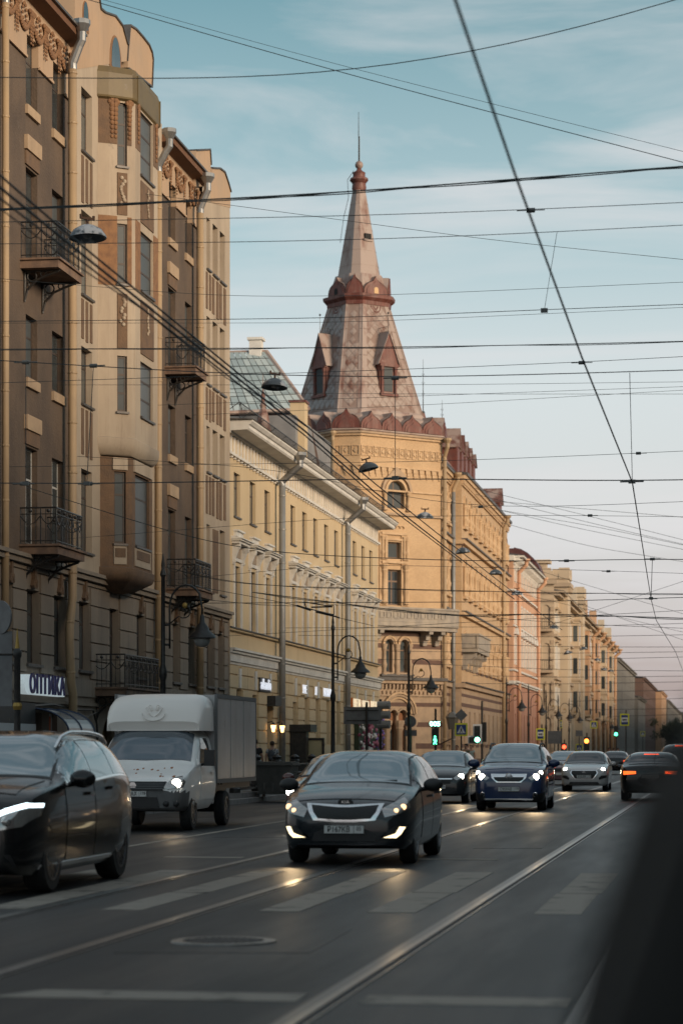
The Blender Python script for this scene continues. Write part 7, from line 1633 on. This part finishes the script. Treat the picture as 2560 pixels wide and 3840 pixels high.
# ---------------- blue crossover
b1 = Car('crossover_car', 'blue crossover with bright headlights behind the grey hatchback', 'car', 'suv', 4.28, 1.78, 1.66, 2.555, .88, -5.02, Yfront(58.9,-5.02), paint('paint_blue', (.012,.028,.085)), rw=.335, tw=.215, clad=lambda y, x: .44 if y < .5 else .33)
b1.glazing(ws=(.262,.45), rear=(.88,.955), side=(.315,.86), bp=(.54,.74), glass=M_cgl, side_glass=M_cgd); b1.doors([(1.3,2.35),(2.39,3.2)]); b1.mirrors(1.42, paint('paint_blue', (.01,.02,.06)), 1.3)
b1.patch('F', [(-.44,.90),(.44,.90),(.42,.80),(.30,.69),(-.30,.69),(-.42,.80)], M_chr, 'grille_surround', .014); b1.patch('F', [(-.37,.82),(.37,.82),(.34,.76),(.26,.715),(-.26,.715),(-.34,.76)], M_plas, 'grille', .024)
q = MB(); h_ = b1.bvh.ray_cast(Vector((0,-6,.85)), Vector((0,1,0)))[0]; q.tube([(.065*math.cos(t),h_.y-.035,.845+.065*math.sin(t)) for t in [2*math.pi*k/20 for k in range(21)]], .011, 6); q.tube([(.095,h_.y-.037,.85),(.0,h_.y-.04,.853),(-.02,h_.y-.04,.837),(-.095,h_.y-.037,.84)], .009, 5); q.build('badge', M_chr, b1.root)
b1.patch('F', [(.47,.80),(.55,.74),(.74,.80),(.83,.90),(.84,1.0),(.76,1.0),(.62,.90)], M_lens, 'headlight', .014, mirror=True); b1.lamp_disc(.66,.83,.075,M_hl); b1.lamp_disc(.765,.93,.05,M_hl)
for x in (.64,): b1.lamp_disc(x,.40,.06,M_chr,'fog_ring'); b1.lamp_disc(x,.40,.045,M_plas,'fog_lamp',off=.03)
b1.patch('F', [(-.6,.30),(.6,.30),(.55,.24),(-.55,.24)], M_chr, 'skid_plate', .02); b1.beams(.66,.83,42); b1.plate('С959АВ', .53, region='178'); b1.patch('T', [(-.6,.25),(.6,.25),(.68,1.05),(-.68,1.05)], b1.m, 'hood', .008, cuts=4)
for sx in (-1,1): MB().tube([(sx*b1.plan(y)*.70, y, b1.top(y)-.045+(.035 if 1.9 < y < 3.6 else 0)) for y in np.linspace(1.8,3.7,10)], .02, 6).build('roof_rail', M_plas, b1.root)
# ---------------- dark small hatch left of it
c1 = Car('small_hatchback', 'small dark hatchback with one lit headlight left of the blue crossover', 'car', 'hatch', 4.0, 1.72, 1.48, 2.51, .82, -7.72, Yfront(67.3,-7.72), paint('paint_dark', (.02,.022,.025)), rw=.31)
c1.glazing(ws=(.25,.455), rear=(.88,.95), side=(.31,.83), bp=(.56,), glass=M_cgl, side_glass=M_cgd); c1.doors([(1.2,2.4)]); c1.mirrors(1.4)
c1.patch('F', [(.46,.70),(.56,.64),(.74,.72),(.81,.86),(.74,.87),(.6,.80)], M_lens, 'headlight', .014, mirror=True); c1.lamp_disc(.68,.75,.08,M_hl); c1.patch('F', [(-.42,.66),(.42,.66),(.38,.55),(-.38,.55)], M_plas, 'grille', .014); c1.patch('F', [(-.44,.70),(.44,.70),(.43,.665),(-.43,.665)], M_chr, 'grille_bar', .02); c1.beams(.68,.75,34); c1.plate('      К', .46, region='126')
c1.patch('F', [(-.6,.26),(.6,.26),(.55,.38),(-.55,.38)], M_plas, 'lower_intake', .012)
# ---------------- white sedan
h1 = Car('white_sedan', 'white sedan with dark hexagonal grille and bright headlights farther back', 'car', 'sedan', 4.4, 1.73, 1.46, 2.6, .84, -4.76, Yfront(87.3,-4.76), paint('paint_white', (.46,.45,.44), metal=0.), rw=.315)
h1.glazing(ws=(.255,.44), rear=(.76,.87), side=(.31,.82), bp=(.54,), glass=M_cgd, side_glass=M_cgd); h1.mirrors(1.42)
h1.patch('F', [(-.46,.76),(.46,.76),(.50,.66),(.34,.44),(-.34,.44),(-.50,.66)], M_chr, 'grille_surround', .012); h1.patch('F', [(-.43,.74),(.43,.74),(.46,.66),(.32,.46),(-.32,.46),(-.46,.66)], M_plas, 'grille', .02)
h1.patch('F', [(.46,.78),(.58,.70),(.76,.76),(.83,.86),(.74,.88),(.6,.83)], M_lens, 'headlight', .014, mirror=True); h1.lamp_disc(.68,.785,.075,M_hl); h1.patch('F', [(.55,.42),(.80,.50),(.80,.58),(.62,.57),(.52,.48)], M_plas, 'fog_recess', .012, mirror=True); h1.beams(.68,.785,42); h1.plate('В353ВР', .54, region='178')
h1.patch('F', [(-.55,.27),(.55,.27),(.5,.34),(-.5,.34)], M_plas, 'lower_intake', .012); h_ = h1.bvh.ray_cast(Vector((0,-6,.70)), Vector((0,1,0)))[0]; lettering('H', .11, (0,h_.y-.035,.69), (1,0,0), M_chr, h1.root, depth=.004, xs=1.3, name='badge')
# ---------------- others, partly hidden
r1 = Car('red_car', 'dark red car with lit headlight mostly hidden behind the grey hatchback', 'car', 'sedan', 4.3, 1.70, 1.42, 2.6, .84, -6.88, Yfront(43.2,-6.88), paint('paint_maroon', (.07,.012,.010)), rw=.31); r1.glazing(side=(.31,.82), side_glass=M_cgd); r1.mirrors(1.42); r1.patch('F', [(.46,.72),(.56,.64),(.76,.70),(.82,.82),(.7,.80)], M_lens, 'headlight', .014, mirror=True); r1.lamp_disc(-.70,.73,.07,M_hl,mirror=False); r1.lamp_disc(-.72,.43,.04,M_fog,mirror=False); r1.patch('F', [(-.4,.66),(.4,.66),(.36,.52),(-.36,.52)], M_plas, 'grille', .014)
p1 = Car('pink_car', 'pinkish old sedan half hidden behind the white sedan', 'car', 'sedan', 4.3, 1.70, 1.46, 2.55, .82, -6.55, Yfront(103,-6.55), paint('paint_rose', (.20,.10,.11)), rw=.31); p1.glazing(side=(.31,.82)); p1.patch('F', [(-.45,.72),(.45,.72),(.42,.58),(-.42,.58)], M_plas, 'grille', .014); p1.patch('F', [(.5,.76),(.78,.76),(.78,.62),(.5,.62)], M_lens, 'headlight', .014, mirror=True); p1.plate('', .48)
def rear_car(name, label, kind, L, W, H, X, D, m, lamp, strip, zl=.82):
    c = Car(name, label, 'car', kind, L, W, H, L*.61, .85, X, Yfront(D, X), m, rw=.33, away=True); c.glazing(ws=(.265,.45), rear=(.77,.885) if kind == 'sedan' else (.885,.955), side=(.31,.82), bp=(.54,), glass=M_cgd); c.mirrors(1.45)
    c.patch('B', [(.40,zl-.05),(.78,zl-.07),(.80,zl+.05),(.42,zl+.06)], M_redl, 'tail_lamp', .012, mirror=True); c.patch('B', strip, lamp, 'lamp_strip', .022, mirror=True)
    c.plate('', .72 if kind == 'sedan' else .62, rear=True, m=mat('plate_dim', (.12,.11,.10), rough=.6)); return c
st = [(.42,zl_) for zl_ in (.79,)]+[(.77,.765),(.78,.79),(.46,.81),(.46,.845),(.78,.85),(.78,.87),(.42,.865)]
e1 = rear_car('black_sedan', 'black sedan with glowing red tail lamps driving away at right', 'sedan', 4.9, 1.84, 1.43, -1.93, 70.5, MATS['paint_black'], M_taila, st)
e1.patch('T', [(-.22,3.72),(.22,3.72),(.22,3.76),(-.22,3.76)], M_tail, 'brake_light', .014)
e2 = rear_car('dark_minivan', 'dark minivan with high brake light ahead of the black sedan', 'suv', 4.7, 1.9, 1.72, -1.35, 92, MATS['paint_black'], M_tail, [(.6,.80),(.8,.80),(.8,.95),(.6,.95)]); e2.patch('T', [(-.25,4.0),(.25,4.0),(.25,4.05),(-.25,4.05)], M_tail, 'brake_light', .03)
e3 = rear_car('far_sedan', 'dark sedan with small red tail lamp far beside the white sedan', 'sedan', 4.6, 1.78, 1.45, -6.3, 150, MATS['paint_black'], M_tail, [(.55,.78),(.8,.78),(.8,.88),(.55,.88)])
# ---------------- black car standing right beside the camera, far out of focus
n1 = Car('near_suv', 'black blurred SUV standing close at the lower right edge', 'car', 'van', 4.7, 1.92, 1.72, 2.8, .9, .86, .9, mat('matte_black', (.004,.004,.004), rough=.8, spec=.08), rw=.37, tw=.24, away=True, tum=.2); n1.root.location.x = .748; n1.glazing(ws=(.265,.45), rear=(.885,.95), side=(.315,.86), bp=(.54,.74), glass=MATS['matte_black']); n1.patch('B', [(.62,.85),(.9,.85),(.9,1.1),(.7,1.1)], M_redl, 'tail_lamp', .012, mirror=True)
# ================================================================== people
def skin_mesh(verts, edges, radii, root, sub=1):
    me = bpy.data.meshes.new('sk'); me.from_pydata(verts, edges, []); o = bpy.data.objects.new('sk', me); COL.objects.link(o)
    md = o.modifiers.new('s', 'SKIN'); md.use_smooth_shade = True
    for i, r in enumerate(radii):
        me.skin_vertices[0].data[i].radius = (r, r) if not isinstance(r, tuple) else r; me.skin_vertices[0].data[i].use_root = (i == root)
    o.modifiers.new('u', 'SUBSURF').levels = sub; bpy.context.view_layer.update()
    r_ = bpy.data.meshes.new_from_object(o.evaluated_get(bpy.context.evaluated_depsgraph_get())); bpy.data.objects.remove(o); return r_
M_skin = mat('skin_tone', (.38,.21,.145), rough=.6)
def person(label, loc, h, rz, top, legs, hair, walk=.25, pack=None, bag=None, sleeves=.5, dress=False, armout=0.):
    k = h/1.75; t = thing('person', label, 'person', loc, rz)      # faces local -y
    sw = walk
    J = dict(pel=(0,0,.95), sp=(0,.0,1.15), ch=(0,.01,1.36), nk=(0,.01,1.50), h0=(0,-.01,1.58), h1=(0,-.02,1.68), h2=(0,-.01,1.74))
    for sd, n in ((1,'l'),(-1,'r')):
        f = sw*sd; J['hip'+n] = (.09*sd,0,.90); J['kn'+n] = (.10*sd,-f*.55-.03,.50); J['an'+n] = (.10*sd,-f+(.10 if f < 0 else 0),.09 if f > 0 else .13); J['to'+n] = (.11*sd,-f-.15+(.10 if f < 0 else 0),.04)
        J['sh'+n] = (.18*sd,.01,1.42); J['el'+n] = (.23*sd,f*.35+.02,1.14); J['wr'+n] = (.24*sd,f*.6-.06-armout,.92+armout); J['pa'+n] = (.24*sd,f*.62-.10-armout,.84+armout)
        for j, (dx, dl) in enumerate(((-.03,.085),(-.012,.10),(.008,.095),(.026,.08))): J['f%d%s' % (j, n)] = (.24*sd+dx*.4, f*.62-.11-armout+dx, .84+armout-dl)
        J['th'+n] = (.215*sd, f*.62-.15-armout, .80+armout)
    rad = dict(pel=(.15,.11), sp=(.135,.10), ch=(.165,.11), nk=.055, h0=.072, h1=.088, h2=.06)
    for n in 'lr': rad.update({'hip'+n:.095,'kn'+n:.06,'an'+n:.042,'to'+n:.035,'sh'+n:.06,'el'+n:.042,'wr'+n:.028,'pa'+n:.034,'th'+n:.009}); rad.update({'f%d%s' % (j,n):.009 for j in range(4)})
    E = [('pel','sp'),('sp','ch'),('ch','nk'),('nk','h0'),('h0','h1'),('h1','h2')]
    for n in 'lr': E += [('pel','hip'+n),('hip'+n,'kn'+n),('kn'+n,'an'+n),('an'+n,'to'+n),('ch','sh'+n),('sh'+n,'el'+n),('el'+n,'wr'+n),('wr'+n,'pa'+n),('pa'+n,'th'+n)]+[('pa'+n,'f%d%s' % (j,n)) for j in range(4)]
    def sub(names, edges, grow, m, nm, root):
        idx = {n: i for i, n in enumerate(names)}; sc = lambda p: tuple(c*k for c in p)
        rr = [tuple((x+grow)*k for x in rad[n]) if isinstance(rad[n], tuple) else (rad[n]+grow)*k for n in names]
        me = skin_mesh([sc(J[n]) for n in names], [(idx[a], idx[b]) for a, b in edges if a in idx and b in idx], rr, idx[root]); me.materials.clear(); me.materials.append(m); return link(nm, me, t)
    body = sub(list(J), E, 0, M_skin, 'body', 'pel')
    J['els_l'] = None; del J['els_l']
    tn = ['pel','sp','ch','shl','shr']
    for n in 'lr':
        a, b = Vector(J['sh'+n]), Vector(J['el'+n]); J['sl'+n] = tuple(a.lerp(b, sleeves)); rad['sl'+n] = .052
    sub(tn+['sll','slr'], [('pel','sp'),('sp','ch'),('ch','shl'),('ch','shr'),('shl','sll'),('shr','slr')], .016, top, 'shirt', 'sp')
    if dress:
        q = MB(); q.lathe([(.16*k,1.15*k),(.19*k,.9*k),(.26*k,.5*k),(.24*k,.48*k)], (0,0,0), 14); q.build('skirt', legs, t, smooth=True)
    else: sub(['pel','hipl','hipr','knl','knr','anl','anr'], [('pel','hipl'),('pel','hipr'),('hipl','knl'),('hipr','knr'),('knl','anl'),('knr','anr')], .014, legs, 'trousers', 'pel')
    for n in 'lr':
        p = J['an'+n]; q = MB(); q.ball((p[0]*k,(p[1]-.06)*k,(p[2]-.035)*k), .075*k, 8, 6, (.6,1.65,.62)); q.build('shoe', M_plas, t, smooth='all')
    q = MB(); q.ball((0,.012*k,1.685*k), .108*k, 12, 8, (.88,1.0,.92)); hr = q.build('hair', hair, t, smooth='all')
    for v in hr.data.vertices:
        if v.co.y < -.02*k and v.co.z < 1.71*k: v.co.y = -.02*k+(v.co.y+.02*k)*.1
        if v.co.z < 1.62*k: v.co.z = 1.62*k
    q = MB(); q.ball((0,-.105*k,1.645*k),.014*k,6,4,(.8,1,1.2)); q.ball((.036*k,-.088*k,1.675*k),.011*k,6,4); q.ball((-.036*k,-.088*k,1.675*k),.011*k,6,4); q.box(-.022*k,.022*k,-.096*k,-.085*k,1.603*k,1.609*k); q.ball((.085*k,0,1.655*k),.02*k,6,4,(.5,1,1.4)); q.ball((-.085*k,0,1.655*k),.02*k,6,4,(.5,1,1.4)); q.build('face', mat('face_dark', (.22,.11,.08), rough=.6), t)
    if pack:
        q = MB(); q.ball((0,.20*k,1.22*k),.17*k,12,8,(.85,.62,1.35)); q.ball((0,.29*k,1.12*k),.1*k,10,6,(.9,.5,.8)); pk = q.build('backpack', pack, t, smooth='all')
        q = MB()
        for sd in (-1,1): q.tube([(sd*.10*k,.13*k,1.42*k),(sd*.12*k,.0,1.49*k),(sd*.12*k,-.13*k,1.38*k),(sd*.11*k,-.12*k,1.15*k),(sd*.11*k,.10*k,1.05*k)],.018*k,5)
        q.build('strap', pack, pk)
    return t
def cloth(n, c, c2=None): return mat('cloth_'+n, c, c2, rough=.9, scale=9, bump=.3, bscale=30)
chk = mat('cloth_check', (.42,.41,.39), (.12,.13,.15), rough=.9, scale=26, lo=.46, hi=.54, coords='obj')
def pp_(u, X): return (X, Yof(u, X), .13)
person('man walking away in checked shirt with grey backpack before yellow house', pp_(1021,-15.9), 1.66, math.pi, chk, cloth('dark', (.03,.03,.035)), cloth('hairb', (.05,.03,.02)), pack=cloth('greypack', (.06,.062,.07)))
person('person in black T-shirt walking just behind the truck box', pp_(957,-15.0), 1.70, math.pi, cloth('black', (.012,.012,.013)), cloth('wine', (.07,.015,.02)), cloth('hairb', (.05,.03,.02)))
ped = [(1762,1.70,'white',(.5,.48,.46),'person in white shirt waiting nearest the crossing, dark trousers',False),(1776,1.64,'mint',(.30,.36,.34),'person in pale mint dress waiting at the crossing',True),(1818,1.72,'shirt2',(.52,.52,.52),'person in white shirt with dark bag right of the signal pole',False),(1748,1.6,'navy',(.03,.035,.06),'person in navy top behind the small hatchback roof',False),(1836,1.68,'rose',(.30,.12,.12),'person in rose top close to the blue crossover roof',False),(1730,1.66,'olive',(.12,.11,.06),'person in olive jacket leftmost of the waiting group',False)]
for i, (u, h_, n_, c_, lab, dr_) in enumerate(ped): person(lab, (-13.2+.35*(i % 3), Yof(u, -13.0+.3*(i % 2)), .13), h_, random.uniform(-.6,.6), cloth(n_, c_), cloth(n_+'l', (.3,.34,.33) if dr_ else (.03,.03,.04)), cloth('hair%d' % (i % 3), ((.03,.02,.015),(.12,.07,.035),(.02,.015,.012))[i % 3]), walk=random.uniform(-.2,.25), dress=dr_, pack=cloth('bag', (.02,.02,.02)) if i == 2 else None)
for i, (u, lab) in enumerate(((2282,'tiny figure in white top far behind the white sedan'),(2300,'tiny dark figure on the far crossing'),(2316,'tiny grey figure farthest on the crossing'))):
    person(lab, (-9.6+i*.6, Yof(u, -9.6+i*.6), 0), 1.7, 1.4, cloth('far%d' % i, ((.5,.5,.5),(.03,.03,.03),(.2,.2,.2))[i]), cloth('dark', (.03,.03,.035)), cloth('hairb', (.05,.03,.02)))
